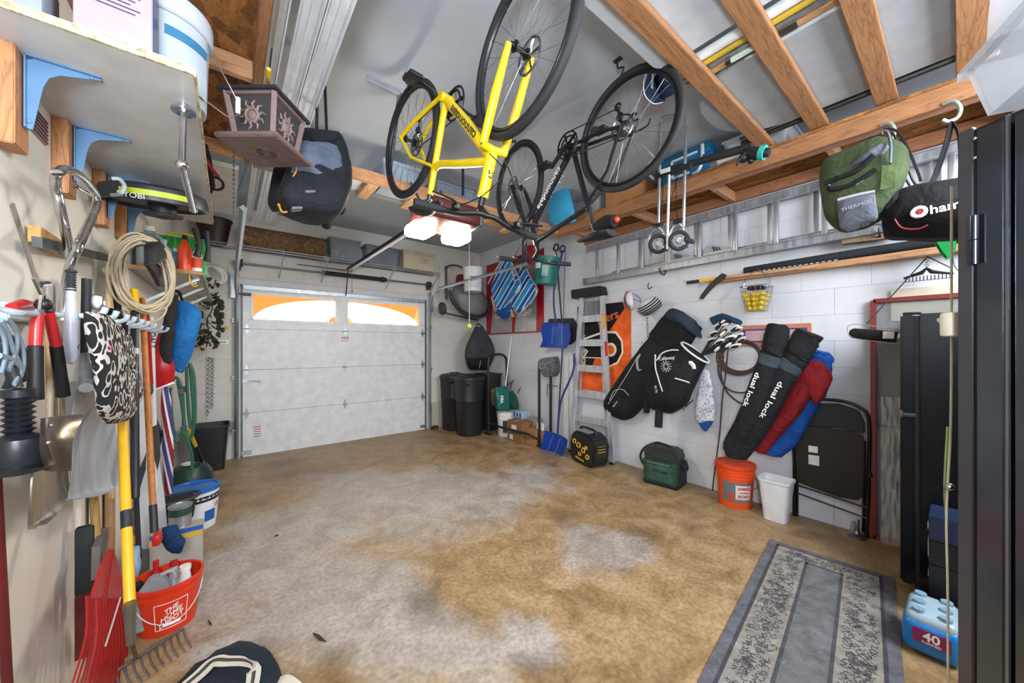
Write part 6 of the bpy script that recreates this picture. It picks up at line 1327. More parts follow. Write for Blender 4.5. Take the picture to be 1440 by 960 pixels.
# trash cans
def trashcan(lab, x, y):
    t = Thing('trash_can', lab, 'trash can', 'black trash cans in the rear right corner'); n=28
    def ring(rx, ry, z): return [V((x+rx*math.copysign(abs(math.cos(2*PI*k/n))**.8,math.cos(2*PI*k/n)), y+ry*math.copysign(abs(math.sin(2*PI*k/n))**.8,math.sin(2*PI*k/n)), z)) for k in range(n)]
    t.add('body', MB().loft([ring(.18,.18,0),(ring(.185,.185,.02)),ring(.20,.20,.52),ring(.213,.213,.54),ring(.208,.208,.58),ring(.222,.222,.86)]), m('#1f2023',.5))
    t.add('lid', MB().loft([ring(.227,.227,.85),ring(.233,.233,.86),ring(.233,.233,.885),ring(.22,.22,.905),ring(.19,.19,.92),ring(.10,.10,.935)]), m('#24262a',.45)); t.add('lid_handle', MB().box((x,y,.94),(.16,.05,.02),bv=.008), m('#1b1c1f',.5))
    t.add('side_handle', MB().box((x-.16,y-.185,.80),(.10,.04,.03),bv=.008), m('#1b1c1f',.5)); t.done()
trashcan('black lidded trash can touching the far wall, left of the pair',2.98,5.31); trashcan('black lidded trash can nearer the camera, right of the pair',2.98,4.83)
t = Thing('recycling_bin','dark open bin with a red rimmed edge wedged behind the nearer trash can','bin'); tub(t,(3.42,4.95,0),.24,.34,.34,.44,.93,m('#1d1f22',.5),e=4); t.add('red_edge', MB().bar((3.26,4.74,.935),(3.58,4.74,.935),.012,.012), m('#7a2026',.5)); t.done()
one('beige_board','small beige board leaning on the far wall beside the trash cans','board', MB().box((2.80,YB-.02,.22),(.24,.02,.44)), m('#b3aca0',.7))
one('coiled_cord','coil of dark cord lying on the floor in the corner by the door track','cord', MB().torus((2.70,5.47,.02),.05,.012,n=16).torus((2.71,5.46,.045),.045,.011,n=16), m('#2f2e2c',.6))
# shop vacuum hanging on the far wall
t = Thing('shop_vacuum','grey and black shop vacuum with hose hanging high on the far wall','vacuum'); p = Pl('Y',5.25)
bd = t.add('tank', MB().pairs([(634,404,668,402),(632,415,672,412),(636,428,678,426),(642,438,676,440),(650,444,668,446)],p,[.10,.13,.14,.12,.08],amp=.003), m('#74757a',.5)); t.add('motor_cover', MB().pairs([(640,388,654,386),(638,398,660,397),(638,406,664,405)],p,[.06,.09,.10],e=3), m('#7a1f1e',.45))
t.add('hose', MB().tube(smooth([p(626,410)+V((0,-.15,0)),p(630,425)+V((0,-.17,0)),p(645,441)+V((0,-.18,0)),p(665,446)+V((0,-.18,0)),p(680,438)+V((0,-.16,0)),p(679,424)+V((0,-.13,0)),p(672,418)+V((0,-.1,0))],6),.030,12), m('#2a2c30',.5))
t.add('frame', MB().tube(smooth([p(628,380),p(630,374),p(642,373),p(654,378)],4),.012,8).tube([p(628,380),p(626,412)],.012,8).tube([p(627,374),p(628,420)],.02,8).tube([p(618,438),p(640,443),p(672,450)],.012,8), m('#25272b',.4))
t.add('wheel', MB().torus(p(620,434)+V((0,-.05,0)),.075,.03,(.6,-1,0),n=20).cyl(p(620,434)+V((0,-.08,0)),p(620,434)+V((0,-.02,0)),.06,n=16), m('#3a3c40',.6)); t.add('hook', MB().tube(smooth([Pl('B',0)(637,370),p(637,372),p(637,377)],3),.006,6), CHR)
t.add('dial', MB().cyl(p(668,436)+V((0,-.16,0)),p(668,436)+V((0,-.19,0)),.045,n=16), m('#55575c',.5)); t.text('RIDGID',.06,FM(p(655,427)+V((0,-.155,0)),(1,0,-.15),(0,0,1)),m('#e9e9e9',.5),bd,bold=.002); t.done()
c = at(665,410,Y=4.78); t, bd = bucket('pail','white plastic bucket hanging upright between vacuum and red sign',0,0,.135,.155,.37,m('#e0e1e3',.4),ribs=(.86,.76,.2)); 
t.text("PAINT MIX",.045,FM((-.05,-.150,.20),(1,-.2,0),(0,0,1)),m('#33363a',.6),bd,bold=.001); t.add('handle', MB().tube([(0,-.155,.33),(-.02,-.03,.50),(0,.155,.33)],.0035,6), wire)
t.done(); t.e.location = t.e.location + V((c.x,c.y,c.z))
# grey backpack on far wall
t = Thing('backpack','grey and black drawstring backpack hanging over the trash cans','backpack'); p = Pl('Y',5.25)
bd = t.add('body', MB().pairs([(666,460,676,460),(658,474,684,474),(651,488,690,490),(650,502,690,500),(656,516,684,518)],Pl('Y',5.15),[.04,.08,.10,.10,.06],amp=.014,fr=9), m('#3d3e44',.8,0,'fab')); t.add('lower_pocket', MB().pairs([(653,503,685,503),(654,512,684,514),(657,518,682,520)],Pl('Y',5.1),[.08,.09,.05],amp=.006), m('#17181b',.8,0,'fab'))
t.add('light_stripe', MB().tube([p(661,506)+V((0,-.33,0)),p(659,516)+V((0,-.33,0))],.006,6).tube([p(671,506)+V((0,-.33,0)),p(670,517)+V((0,-.33,0))],.006,6), m('#9a9a96',.6), bd)
t.add('strap', MB().tube(smooth([p(670,462),p(672,455),p(680,462),p(686,478),p(682,490)],5),.012,8,flat=.5), BLKF); t.add('strap', MB().tube(smooth([p(669,462),p(664,470),p(662,482)],5),.010,8,flat=.5), BLKF); t.add('hook', MB().tube(smooth([Pl('B',0)(670,452),p(670,455),p(671,460)],3),.006,6), CHR); t.done()
# ================================================================ OVERHEAD: bikes, panels, lantern, cooler bags, loft contents
def bike(name, lab, rear, front, col, roll, kind, txt, tcol, step):
    """hybrid bicycle hung upside down by both wheels; local x rear->front, z up (before flipping), y left"""
    t = Thing(name, lab, 'bicycle'); rear, front = V(rear), V(front)
    fx = (front-rear); WB = fx.length; fx.normalize(); dn = V((0,0,-1)); sd = dn.cross(fx).normalized()      # local z = down
    dn = fx.cross(sd).normalized(); M0 = Matrix((fx, sd, dn)).transposed().to_4x4()
    M0.translation = rear - dn*.345
    M_ = M0
    def W(b, mt, n, par=None, **k): return t.add(n, b, mt, par, **k)
    Rw = .345; pt = m(col,.3); tire = m('#202226',.7); rimm = m('#34363a',.35,.6) if kind else m('#2a2b2e',.35,.6)
    P0, P1 = V((0,0,Rw)), V((WB,0,Rw)); BBp = V((.415,0,.275)); ST = V((.27,0,.74)); HT, HB = V((WB-.235,0,.88 if kind else .86)), V((WB-.175,0,.70))
    def wheel(n, c, disc):
        o = W(MB().torus(c,Rw-.018,.0185,(0,1,0),n=48,k=10,M=M_), tire, n)
        W(MB().torus(c,Rw-.045,.011,(0,1,0),n=48,k=6,M=M_), rimm, 'rim', o)
        b = MB(); n_ = 28
        for k in range(n_):
            a = 2*PI*k/n_; s_ = 1 if k%2 else -1; a2 = a+(.45 if (k//2)%2 else -.45)
            b.cyl(c+V((.022*math.cos(a2),s_*.03,.022*math.sin(a2))), c+V(((Rw-.05)*math.cos(a),s_*.004,(Rw-.05)*math.sin(a))),.0013,n=4,M=M_)
        W(b, m('#8a8c90',.3,.8), 'spokes', o)
        b = MB().cyl(c+V((0,-.05,0)),c+V((0,.05,0)),.012,M=M_); b.cyl(c+V((0,-.033,0)),c+V((0,-.027,0)),.024,M=M_); b.cyl(c+V((0,.027,0)),c+V((0,.033,0)),.024,M=M_); W(b, m('#1c1d20',.4,.5), 'hub', o)
        if disc: 
            b = MB().torus(c+V((0,-.045,0)),.07,.006,(0,1,0),n=24,k=4,M=M_)
            for k in range(5): b.bar(c+V((0,-.045,0)),c+V((.068*math.cos(2*PI*k/5),-.045,.068*math.sin(2*PI*k/5))),.003,.010,(0,1,0),M=M_)
            W(b, m('#6b6e74',.3,.9), 'brake_disc', o)
        return o
    wheel('rear_wheel', P0, True)
    b = MB(); r1 = .021 if kind else .017
    if step: tt = smooth([ST.lerp(BBp,.28),ST.lerp(BBp,.28)+V((.06,0,-.005)),(HT.lerp(HB,.55)+ST.lerp(BBp,.30))/2+V((0,0,-.03)),HB+V((-.0,0,.035))],5)
    else: tt = [ST.lerp(BBp,.06), HT+V((0,0,-.03))]
    b.tube([BBp, BBp.lerp(HB,.5), HB+V((-.0,0,.02))],[.024,.028,.024] if kind else [.021,.023,.021],12,M=M_); b.tube(tt,r1,12,M=M_); b.tube([BBp,ST],[.018,.0175],12,M=M_); b.tube([HB,HT],.026 if kind else .022,14,M=M_)
    b.cyl(BBp+V((0,-.038,0)),BBp+V((0,.038,0)),.024,M=M_)
    for s_ in (-1,1): b.tube([BBp+V((-.02,.03*s_,0)),V((.14,.045*s_,.30)),P0+V((0,.062*s_,0))],.0115,8,M=M_); b.tube([ST+V((.0,.012*s_,-.05)) if not step else ST.lerp(BBp,.3)+V((0,.012*s_,0)),V((.10,.045*s_,.55)) if not step else V((.12,.05*s_,.50)),P0+V((0,.062*s_,0))],.0095,8,M=M_)
    fr = W(b, pt, 'frame')
    for s_ in (-1,1):
        mid = BBp.lerp(HB,.50); d = (HB-BBp).normalized(); off = .029 if kind else .0245
        y = V((0,s_,0)); xd = d if s_<0 else -d
        O2 = M_ @ FM(mid+V((0,off*s_,0)), xd, y.cross(xd))
        t.text(txt, .060, O2, m(tcol,.4), fr, wx=1.15, bold=.001)
    if kind: t.text('G', .05, M_ @ FM(HT.lerp(HB,.5)+V((.029,0,0)),(0,1,0),(0,0,1)), m('#26272a',.4), fr, bold=.001)
    # steering assembly, turned by roll about the head axis
    ax = (HT-HB).normalized(); Rst = Matrix.Translation(HB) @ Matrix.Rotation(roll,4,ax) @ Matrix.Translation(-HB); Mf = M_ @ Rst
    fk = m(col,.3) if kind else m('#1b1c1f',.35)
    b = MB(); crown = HB+V((.012,0,-.03))
    for s_ in (-1,1): b.tube([crown+V((.0,.055*s_,.01)), crown.lerp(P1,.5)+V((.0,.06*s_,0)), P1+V((-.0,.06*s_,0))],[.019,.020,.013],12,M=Mf)
    b.tube([crown+V((0,-.065,.012)),crown+V((0,0,.022)),crown+V((0,.065,.012))],.018,10,M=Mf); f = W(b, fk, 'fork')
    if kind:
        b = MB()
        for s_ in (-1,1): b.cyl(crown+V((.0,.055*s_,.02)),crown+V((.02,.055*s_,-.07)),.014,M=Mf)
        W(b, m('#b9bcc0',.25,.9), 'stanchion', f)
    Mo = M_; M_ = Mf; wheel('front_wheel', P1, True)
    st = HT+ax*.05; hb = st+V((.06,0,.05)); b = MB().tube([HT, st],.015,10,M=Mf).tube([st, hb],.017,10,M=Mf); W(b, m('#232428',.4,.4), 'stem')
    b = MB().tube(smooth([hb+V((-.03,-.31,.02)),hb+V((-.01,-.15,.02)),hb+V((0,-.05,0)),hb,hb+V((0,.05,0)),hb+V((-.01,.15,.02)),hb+V((-.03,.31,.02))],5),.0125,10,M=Mf); h = W(b, m('#1d1e21',.4,.4), 'handlebar')
    for s_ in (-1,1):
        W(MB().tube([hb+V((-.02,.20*s_,.02)),hb+V((-.035,.33*s_,.02))],[.016,.018],12,M=Mf), RUB, 'grip', h)
        W(MB().tube(smooth([hb+V((0,.17*s_,.01)),hb+V((.05,.19*s_,-.0)),hb+V((.055,.29*s_,-.01))],4),.006,6,M=Mf), m('#2a2b2f',.3,.6), 'brake_lever', h)
        W(MB().box((0,0,0),(.04,.03,.03),Mf @ Matrix.Translation(hb+V((.015,.165*s_,.005))),bv=.006), BLK, 'shifter', h)
        W(MB().tube(smooth([hb+V((.03,.15*s_,.0)),hb+V((.13,.10*s_,-.03)),hb+V((.15,.02*s_,-.14)),crown+V((.03,.04*s_,.06))],6),.0028,6,M=Mf), BLK, 'cable', h)
    M_ = Mo
    sp = ST+(ST-BBp).normalized()*(.04 if kind else .15); W(MB().tube([ST-V((0,0,.02)),sp],.0135,10,M=M_), m('#3a3b3f',.35,.5), 'seat_post')
    b = MB(); rings = []
    for (x,w,h_) in ((-.13,.055,.028),(-.10,.078,.036),(-.04,.070,.034),(.03,.036,.028),(.09,.022,.022),(.135,.014,.012)):
        rings.append([sp+V((x, w*math.cos(2*PI*k/14), .03+h_*math.sin(2*PI*k/14)*(.8 if math.sin(2*PI*k/14)>0 else .5))) for k in range(14)])
    b.loft(rings, M=M_); sad = W(b, m('#18191c',.6), 'saddle'); W(MB().tube([sp+V((-.07,.02,.01)),sp+V((.06,.015,.01))],.004,6,M=M_).tube([sp+V((-.07,-.02,.01)),sp+V((.06,-.015,.01))],.004,6,M=M_).cyl(sp,sp+V((0,0,.02)),.02,M=M_), CHR, 'saddle_rail', sad)
    if not kind: W(MB().tube([sp+V((-.15,0,-.03)),sp+V((-.10,0,-.035)),sp+V((-.03,0,-.03))],[.038,.048,.036],14,M=M_), BLKF, 'saddle_bag', sad); W(MB().sph(sp+V((-.165,0,-.035)),.018,n=10,M=M_), m('#d4431f',.4), 'rear_light', sad)
    cr = BBp+V((0,-.055,0)); b = MB().torus(cr,.085,.006,(0,1,0),n=32,k=5,M=M_)
    for k in range(5): b.bar(cr,cr+V((.082*math.cos(2*PI*k/5),0,.082*math.sin(2*PI*k/5))),.005,.018,(0,1,0),M=M_)
    b.torus(cr+V((0,.008,0)),.062,.006,(0,1,0),n=28,k=5,M=M_); W(b, m('#232428',.4,.5), 'chainring')
    for s_,a in ((-1,.7),(1,.7+PI)):
        e = BBp+V((.17*math.cos(a),s_*.075,.17*math.sin(a))); W(MB().bar(BBp+V((0,s_*.065,0)),e,.014,.026,(0,1,0),M=M_), m('#3b3d42',.35,.6), 'crank_arm')
        W(MB().box((0,0,0),(.10,.075,.02),M_ @ Matrix.Translation(e+V((0,s_*.055,0))),bv=.006).cyl(e,e+V((0,s_*.05,0)),.008,M=M_), m('#1a1b1e',.5), 'pedal')
    W(MB().tube([cr+V((0,0,.085)),P0+V((0,-.035,.042))],.004,5,M=M_).tube([cr+V((0,0,-.085)),V((.03,-.04,.215))],.004,5,M=M_), m('#55575c',.4,.8), 'chain')
    b = MB()
    for k in range(7): b.torus(P0+V((0,-.030-.004*k,0)),.046-.004*k,.0022,(0,1,0),n=20,k=4,M=M_); 
    b.cyl(P0+V((0,-.028,0)),P0+V((0,-.055,0)),.022,M=M_); W(b, m('#5d5f64',.35,.8), 'cassette')
    W(MB().bar(P0+V((.0,-.055,-.03)),P0+V((.03,-.05,-.13)),.012,.018,(0,1,0),M=M_).torus(P0+V((.02,-.04,-.075)),.018,.007,(0,1,0),n=12,k=5,M=M_).torus(P0+V((.035,-.04,-.14)),.018,.007,(0,1,0),n=12,k=5,M=M_), BLK, 'rear_derailleur')
    t.done(); return t
yb_ = bike('bicycle','yellow hybrid bicycle hanging upside down from the ceiling by its wheels',(.885,2.13,2.655),(.950,1.13,2.60),'#e8c90a',.10,1,'cannondale','#3c3a2a',True)
kb_ = bike('bicycle','black hybrid bicycle hanging upside down from the ceiling behind the yellow one',(1.83,1.22,2.645),(1.82,2.22,2.66),'#1a1b1f',.15,0,'cannondale','#e8eaec',False)
def ceil_hook(x, y, z, lab, g='ceiling bike hooks'):
    t = Thing('bike_hook', lab, 'hook', g); t.add('hook', MB().tube(smooth([(x,y+.06,ZC),(x,y+.06,ZC-.05),(x,y+.02,z+.07),(x,y+.05,z),(x,y+.0,z-.012),(x,y-.06,z-.005),(x,y-.075,z+.03)],5),.006,8), m('#1d1e20',.5)); t.add('screw_plate', MB().box((x,y+.06,ZC-.003),(.03,.05,.006)), m('#2c2d30',.5)); t.done()
ceil_hook(1.83,1.22,2.955,'black ceiling hook holding the rear wheel of the black bicycle'); ceil_hook(1.82,2.22,2.972,'black ceiling hook holding the front wheel of the black bicycle')
ceil_hook(.885,2.13,2.968,'black ceiling hook holding the rear wheel of the yellow bicycle'); ceil_hook(.96,1.14,2.91,'black ceiling hook holding the front wheel of the yellow bicycle')
ceil_hook(2.35,1.45,2.97,'empty black ceiling hook beside the black bicycle wheel','empty ceiling hooks')
t = Thing('punched_angle','galvanised punched steel angle screwed to the ceiling beside the yellow bicycle','bracket'); a, e = at(515,108,Z=ZC-.01), at(562,130,Z=ZC-.01)
t.add('ceiling_strip', punched(MB(),a,e,.04,16,(0,0,1)), m('#b4bac1',.4,.7)); t.add('drop_strip', punched(MB(),e,e+V((.02,.25,-.45)),.03,14,(1,0,0)), m('#4a4f56',.5,.6)); t.done()
t = Thing('punched_angle','dark punched steel hanger dropping from the rack beam above the beach chairs','bracket'); q = at(733,320,X=2.6); 
t.add('drop_strip', punched(MB(),(2.60,3.06,2.70),(2.62,3.10,2.33),.035,14,(0,1,0)), m('#4f545a',.45,.7)); t.done()
t = Thing('hanger_strap','straight dark steel strap hanging from ceiling to rack beam near the opener','strap'); t.add('strap', MB().bar((1.72,2.90,ZC),(1.72,2.90,2.79),.004,.04,(0,1,0)), m('#44484e',.5,.6)); t.done()
# long white vinyl profiles
for k,(x0,x1,z,lb) in enumerate(((.148,.205,2.80,'long narrow white vinyl profile lying on the rack beam, nearest the left loft'),(.235,.32,2.80,'long ribbed white vinyl profile on the rack beam, middle of the three'),(.325,.415,2.80,'long ribbed white vinyl profile on the rack beam, farthest from the left loft'))):
    b = MB(); w = x1-x0; pr = [(0,0),(.006,0),(.008,.012),(w*.35,.012),(w*.36,.004),(w*.42,.004),(w*.43,.012),(w*.75,.012),(w*.77,.004),(w*.82,.004),(w*.84,.012),(w-.008,.012),(w-.006,0),(w,0),(w,.022),(0,.022)]
    M_ = Matrix(((1,0,0,x0),(0,0,-1,5.0),(0,1,0,z),(0,0,0,1))); b.prism(pr,4.4,M_); one('vinyl_profile',lb,'profile',b,m('#dfe4ea',.35),group='long white vinyl profiles under the ceiling')
one('profile_hook','yellow rubber coated hook supporting the narrow white profile above the lantern','hook', MB().tube(smooth([at(378,97,X=.13),at(378,118,X=.14),at(386,130,X=.2),at(398,129,X=.26),at(402,121,X=.28)],5),.008,8), m('#dcb72a',.4))
# birdhouse lantern
t = Thing('bird_feeder','mauve wooden bird feeder lantern with sun cut-outs and dark roof hanging under the left loft','feeder')
c = V((.135,1.93,0)); rz = -.68; T0 = lambda z: TR(c.x,c.y,z,rz)
mv = m('#76625e',.6,0,'woodX'); mvp = m('#73605d',.6)
t.add('base_plate', MB().box((0,0,2.255),(.26,.26,.022),TR(c.x,c.y,0,rz)), mv, bevel=.004); t.add('roof_plate', MB().box((0,0,2.452),(.25,.25,.012),TR(c.x,c.y,0,rz)).lathe([(.155,2.458),(.03,2.50),(0,2.505)],4,TR(c.x,c.y,0,rz+PI/4)), m('#2c2e33',.45))
b = MB(); s0, s1 = .078, .102
for a in range(4):
    R_ = TR(c.x,c.y,0,rz+a*PI/2)
    b.tube([(s0,s0,2.266),(s1,s1,2.446)],.014,4,M=R_); b.bar((-s0,s0,2.272),(s0,s0,2.272),.014,.014,M=R_); b.bar((-s1,s1,2.44),(s1,s1,2.44),.014,.014,M=R_)
t.add('frame_posts', b, mvp)
for a in range(4):
    R_ = TR(c.x,c.y,0,rz+a*PI/2) @ FM((0,-(s0+s1)/2-.0,2.356),(1,0,0),(0,-.12,1)); pnl = t.add('side_panel', MB().box((0,0,-.006),(.165,.17,.004),R_), m('#3e3a3b',.6)); 
    b = MB().torus((0,0,.0),.026,.007,(0,0,1),n=18,k=6,M=R_); b.sph((0,0,0),.02,(1,1,.3),n=10,M=R_)
    for k in range(10): q = 2*PI*k/10; b.tube([(.03*math.cos(q),.03*math.sin(q),0),(.045*math.cos(q+.2),.045*math.sin(q+.2),0),(.06*math.cos(q),.06*math.sin(q),0)],[.006,.005,.002],5,M=R_)
    t.add('sun_cutout', b, m('#85706c',.6), pnl)
b = MB()
for k in range(4): a = k*PI/2+PI/4; b.tube([V((c.x,c.y,2.242))+V((.02*math.cos(a+q),.02*math.sin(a+q),0)) for q in (0,.4,.8)],.003,5)
b.torus((c.x,c.y,2.243),.035,.003,n=20,k=5); t.add('base_cutout', b, m('#3a2f2d',.6)); t.add('hanging_wire', MB().tube([(c.x,c.y,2.50),(c.x+.02,c.y,2.72)],.003,6), BLK); t.done()
# wheeled cooler bag hung by its handle
t = Thing('wheeled_cooler','black and grey wheeled cooler bag hanging by its pull handle behind the bird feeder','bag')
py = Pl('Y',2.32); 
bd = t.add('body', MB().pairs([(414,196,474,200),(404,230,480,226),(394,262,484,256),(386,286,482,284),(396,306,470,312),(420,314,450,317)],py,[.07,.10,.11,.12,.11,.07],amp=.006,fr=9,e=5), m('#202329',.7,0,'fab'))
t.add('grey_panel', MB().pairs([(418,206,473,208),(412,230,479,228),(404,262,482,252)],Pl('Y',2.15),[.02,.028,.02],amp=.018,fr=16,e=3.5), m('#596577',.45,0,'fab'), bd); t.add('white_piping', MB().tube([py(420,197)+V((0,-.10,0)),py(474,198)+V((0,-.10,0))],.006,6).tube(smooth([py(482,225)+V((0,-.12,0)),py(484,250)+V((0,-.15,0)),py(476,280)+V((0,-.2,0)),py(440,314)+V((0,-.15,0))],4),.004,6), m('#d5d8dc',.5), bd)
for (u,v) in ((425,291),(408,312)): t.add('buckle', MB().box((0,0,0),(.05,.015,.05),FM(py(u,v)+V((0,-.24,0)),(1,0,.3),(0,0,1)),bv=.006), m('#5c6068',.4), bd)
t.add('carry_strap', MB().tube(smooth([py(428,212)+V((0,-.16,0)),py(434,222)+V((0,-.2,0)),py(450,223)+V((0,-.2,0)),py(470,212)+V((0,-.16,0))],4),.012,8,flat=.5), BLKF)
t.add('pull_handle', MB().tube([py(447,198)+V((0,.04,0)),at(446,130,X=.42)],.009,8).tube([py(462,198)+V((0,.04,0)),at(457,122,X=.47)],.009,8).tube([at(446,130,X=.42),at(457,122,X=.47)],.012,8), m('#1a1b1e',.4))
for (u,v) in ((478,290),(458,310)): t.add('wheel', MB().torus(py(u,v)+V((0,.0,0)),.035,.016,(1,.3,.3),n=18), RUB)
b = MB(); px_tube(b,[(388,300),(392,309),(399,309)],py,.005,6,lift=.15); t.add('carabiner', MB().sph(py(388,300)-V((0,.15,0)),.008), m('#d19a26',.5)); t.add('clip_cord', b, m('#d19a26',.5)); b = MB(); px_tube(b,[(409,248),(408,262),(404,272),(410,284)],py,.004,6,lift=.22); t.add('bungee_cord', b, m('#d19a26',.5)); t.done()
t = Thing('shoulder_bag','dark grey bag hanging in shadow between the bird feeder and the wheeled cooler','bag'); t.add('body', MB().pairs([(384,235,410,238),(380,260,408,262),(377,285,400,288),(382,296,394,296)],Pl('Y',2.6),[.04,.06,.05,.03],amp=.01), m('#23272e',.8,0,'fab')); t.done()
# misc under left loft end
one('folded_umbrella','black umbrella with a red stripe hanging behind the big shelf edge','umbrella', MB().tube(px([(288,203),(291,225),(297,262),(296,272)],Pl('Y',3.05)),[.014,.026,.022,.006],10), m('#1c1d22',.6,0,'fab'))
one('red_strap','thin red strap hanging with the black umbrella behind the shelf edge','strap', MB().tube(px([(288,222),(297,236),(308,250)],Pl('Y',3.0)),.010,8,flat=.4), m('#b32236',.6))
one('black_ring','small black hose clamp ring hanging by the black umbrella','ring', MB().torus(at(303,258,Y=3.0),.04,.008,(0,1,0),n=20), BLK)
one('loft_board','white board with screw heads stored flat at the end of the left loft','panel', MB().box((-.20,3.85,2.68),(.52,1.15,.03)), m('#c9c8c4',.6), bevel=.003)
# things lying on the overhead rack
tote(1.02,1.36,3.17,2.765,.19,'pale blue plastic bin on the overhead rack behind the yellow bicycle','#b6c8da','#9fb0c2',al=.7,d=.3)
one('white_board','white sheet lying on the overhead rack above the opener','board', MB().box((.72,3.17,2.775),(.5,.36,.015)), m('#dfe6ee',.5))
tote(1.50,1.95,3.17,2.765,.16,'grey plastic bin on the overhead rack above the garage opener','#8b96a2','#4b535e',al=.8,d=.3)
one('cardboard_piece','flat brown cardboard piece on the overhead rack near the right loft','cardboard', MB().box((2.35,3.17,2.78),(.6,.36,.02)), m('#c59a66',.7), bevel=.002)
one('mesh_bag','bright blue mesh bag hanging from the right loft beside the black bicycle','net bag', MB().pairs([(786,250,793,250),(781,275,805,272),(776,300,812,298),(778,318,812,312)],Pl('X',2.95),[.02,.05,.06,.03],amp=.01,fr=20), patterned('#1c8cc0','#5fc0e4',60,.4,kind='n'))
one('red_cloth','small red cloth behind the blue mesh bag','cloth', MB().pairs([(774,285,782,284),(772,298,780,298),(775,310,780,308)],Pl('X',3.02),[.01,.02,.01],amp=.008), m('#c22a30',.7,0,'fab'))
# panels on cross boards
tw = m('#ccd4dd',.4)
def rr_poly(x0,x1,y0,y1,r,corners):
    out = []
    for (cx,cy,a0,ok) in ((x1,y1,0,corners[0]),(x0,y1,PI/2,corners[1]),(x0,y0,PI,corners[2]),(x1,y0,1.5*PI,corners[3])):
        if ok:
            sx_ = -1 if cx == x1 else 1; sy_ = -1 if cy == y1 else 1
            for k in range(9): a = a0+PI/2*k/8; out.append((cx+sx_*r+r*math.cos(a), cy+sy_*r+r*math.sin(a)))
        else: out.append((cx,cy))
    return out
t = Thing('folding_table','white plastic folding table top lying on the pine boards next to the white pipe','table'); t.add('table_top', MB().prism(rr_poly(1.17,1.84,-.75,1.03,.07,(1,1,1,1)),.045,TR(0,0,2.87)), tw, bevel=.008); t.add('leg_rail', MB().box((1.25,.1,2.925),(.03,1.4,.02)), GRY); t.done()
t = Thing('folding_table','round cornered grey white folding table top lying on the boards over the right side','table'); t.add('table_top', MB().prism(rr_poly(2.10,2.92,-.8,1.05,.36,(1,1,0,0)),.045,TR(0,0,2.875)), m('#a9b0b8',.45), bevel=.006)
t.add('edge_rim', MB().box((2.105,-.05,2.895),(.02,1.5,.055)), tw, bevel=.003); t.done()
one('plastic_pipe','long white plastic pipe across the pine boards with its end above the blue visor','pipe', MB().tube([(1.93,1.03,2.895),(1.93,-.8,2.895)],.024,16), m('#eceff2',.3))
one('yellow_pole','long yellow fibreglass pole lying beside the white pipe on the boards','pole', MB().tube([(1.98,1.02,2.888),(1.98,-.8,2.888)],.017,12), m('#d8b63a',.4))
one('angle_trim','grey aluminium angle trim lying beside the yellow pole on the boards','trim strip', MB().bar((2.02,1.0,2.885),(2.02,-.8,2.885),.03,.02), AL)
one('wood_lath','narrow pine lath lying beside the aluminium trim on the boards','lath', MB().bar((2.06,.98,2.885),(2.06,-.8,2.885),.03,.034), m('#d0a070',.6,0,'woodY'))
t = Thing('spirit_level','spirit level with pale vial window tucked beside the pine lath overhead','level'); t.add('level_body', MB().box((2.055,.62,2.866),(.03,.30,.012)), m('#2c2e31',.5)); t.add('vial', MB().tube([(2.04,.60,2.862),(2.04,.74,2.862)],.014,10), m('#cfe3d6',.3)); t.done()
t = Thing('cap','navy blue cap with white brim piping hanging on the white pipe end','cap'); pv = Pl('Y',1.20)
c = at(925,122,Y=1.16)
t.add('brim', MB().pairs([(906,102,920,98),(902,118,922,112),(903,136,930,130),(914,146,934,142)],pv,[.008,.012,.012,.008],amp=.0), m('#1c2f4d',.7,0,'fab')); cr_ = t.add('crown', MB().pairs([(914,100,938,96),(916,112,945,106),(920,128,946,122),(926,138,940,136)],Pl('Y',1.19),[.03,.05,.05,.03],amp=.003), m('#1f3555',.7,0,'fab'))
t.add('white_piping', MB().tube(smooth([pv(906,101)+V((0,-.02,0)),pv(901,118)+V((0,-.02,0)),pv(903,137)+V((0,-.02,0)),pv(915,148)+V((0,-.02,0)),pv(928,146)+V((0,-.02,0))],5),.003,6), m('#e6e8ea',.6)); t.text('PARADISE',.03,FM(pv(911,116)+V((0,-.03,0)),(-.12,0,-1),(1,0,-.12)),m('#e9eaec',.6),cr_,wx=.85); t.done()
# loft contents on the right
zl = 2.82
t = Thing('cooler','teal blue hard cooler with white lid frame standing on the right loft','cooler'); c = V((3.27,1.48,zl))
bd = t.add('body', MB().box((3.27,1.50,zl+.125),(.34,.42,.25),bv=.02), m('#0e6a93',.35)); t.add('lid', MB().box((3.27,1.50,zl+.235),(.355,.435,.05),bv=.015), m('#14587a',.4))
b = MB(); b.bar((3.095,1.60,zl+.05),(3.095,1.60,zl+.2),.015,.02,(1,0,0)).bar((3.095,1.60,zl+.2),(3.095,1.38,zl+.2),.015,.02,(1,0,0)).bar((3.095,1.60,zl+.05),(3.095,1.45,zl+.05),.015,.02,(1,0,0)); t.add('white_trim', b, m('#e1e8ee',.4), bd); t.add('handle', MB().tube(smooth([(3.09,1.34,zl+.24),(3.07,1.33,zl+.12),(3.08,1.36,zl+.04),(3.10,1.42,zl+.03)],5),.014,8), m('#d8e0e8',.4)); t.done()
tote(3.12,3.58,.98,zl,.19,'translucent white storage tote on the right loft beside the teal cooler','#c3c7c8','#a9adb0',al=.7,d=.45)
cbox('open cardboard box on the right loft behind the black bicycle wheel',(3.26,2.12,zl),(.30,.42,.20),0,'#a57446',())
tote(3.12,3.55,2.62,zl,.18,'clear plastic bin on the far end of the right loft','#b9bcbc','#8f9498',al=.5,d=.4)
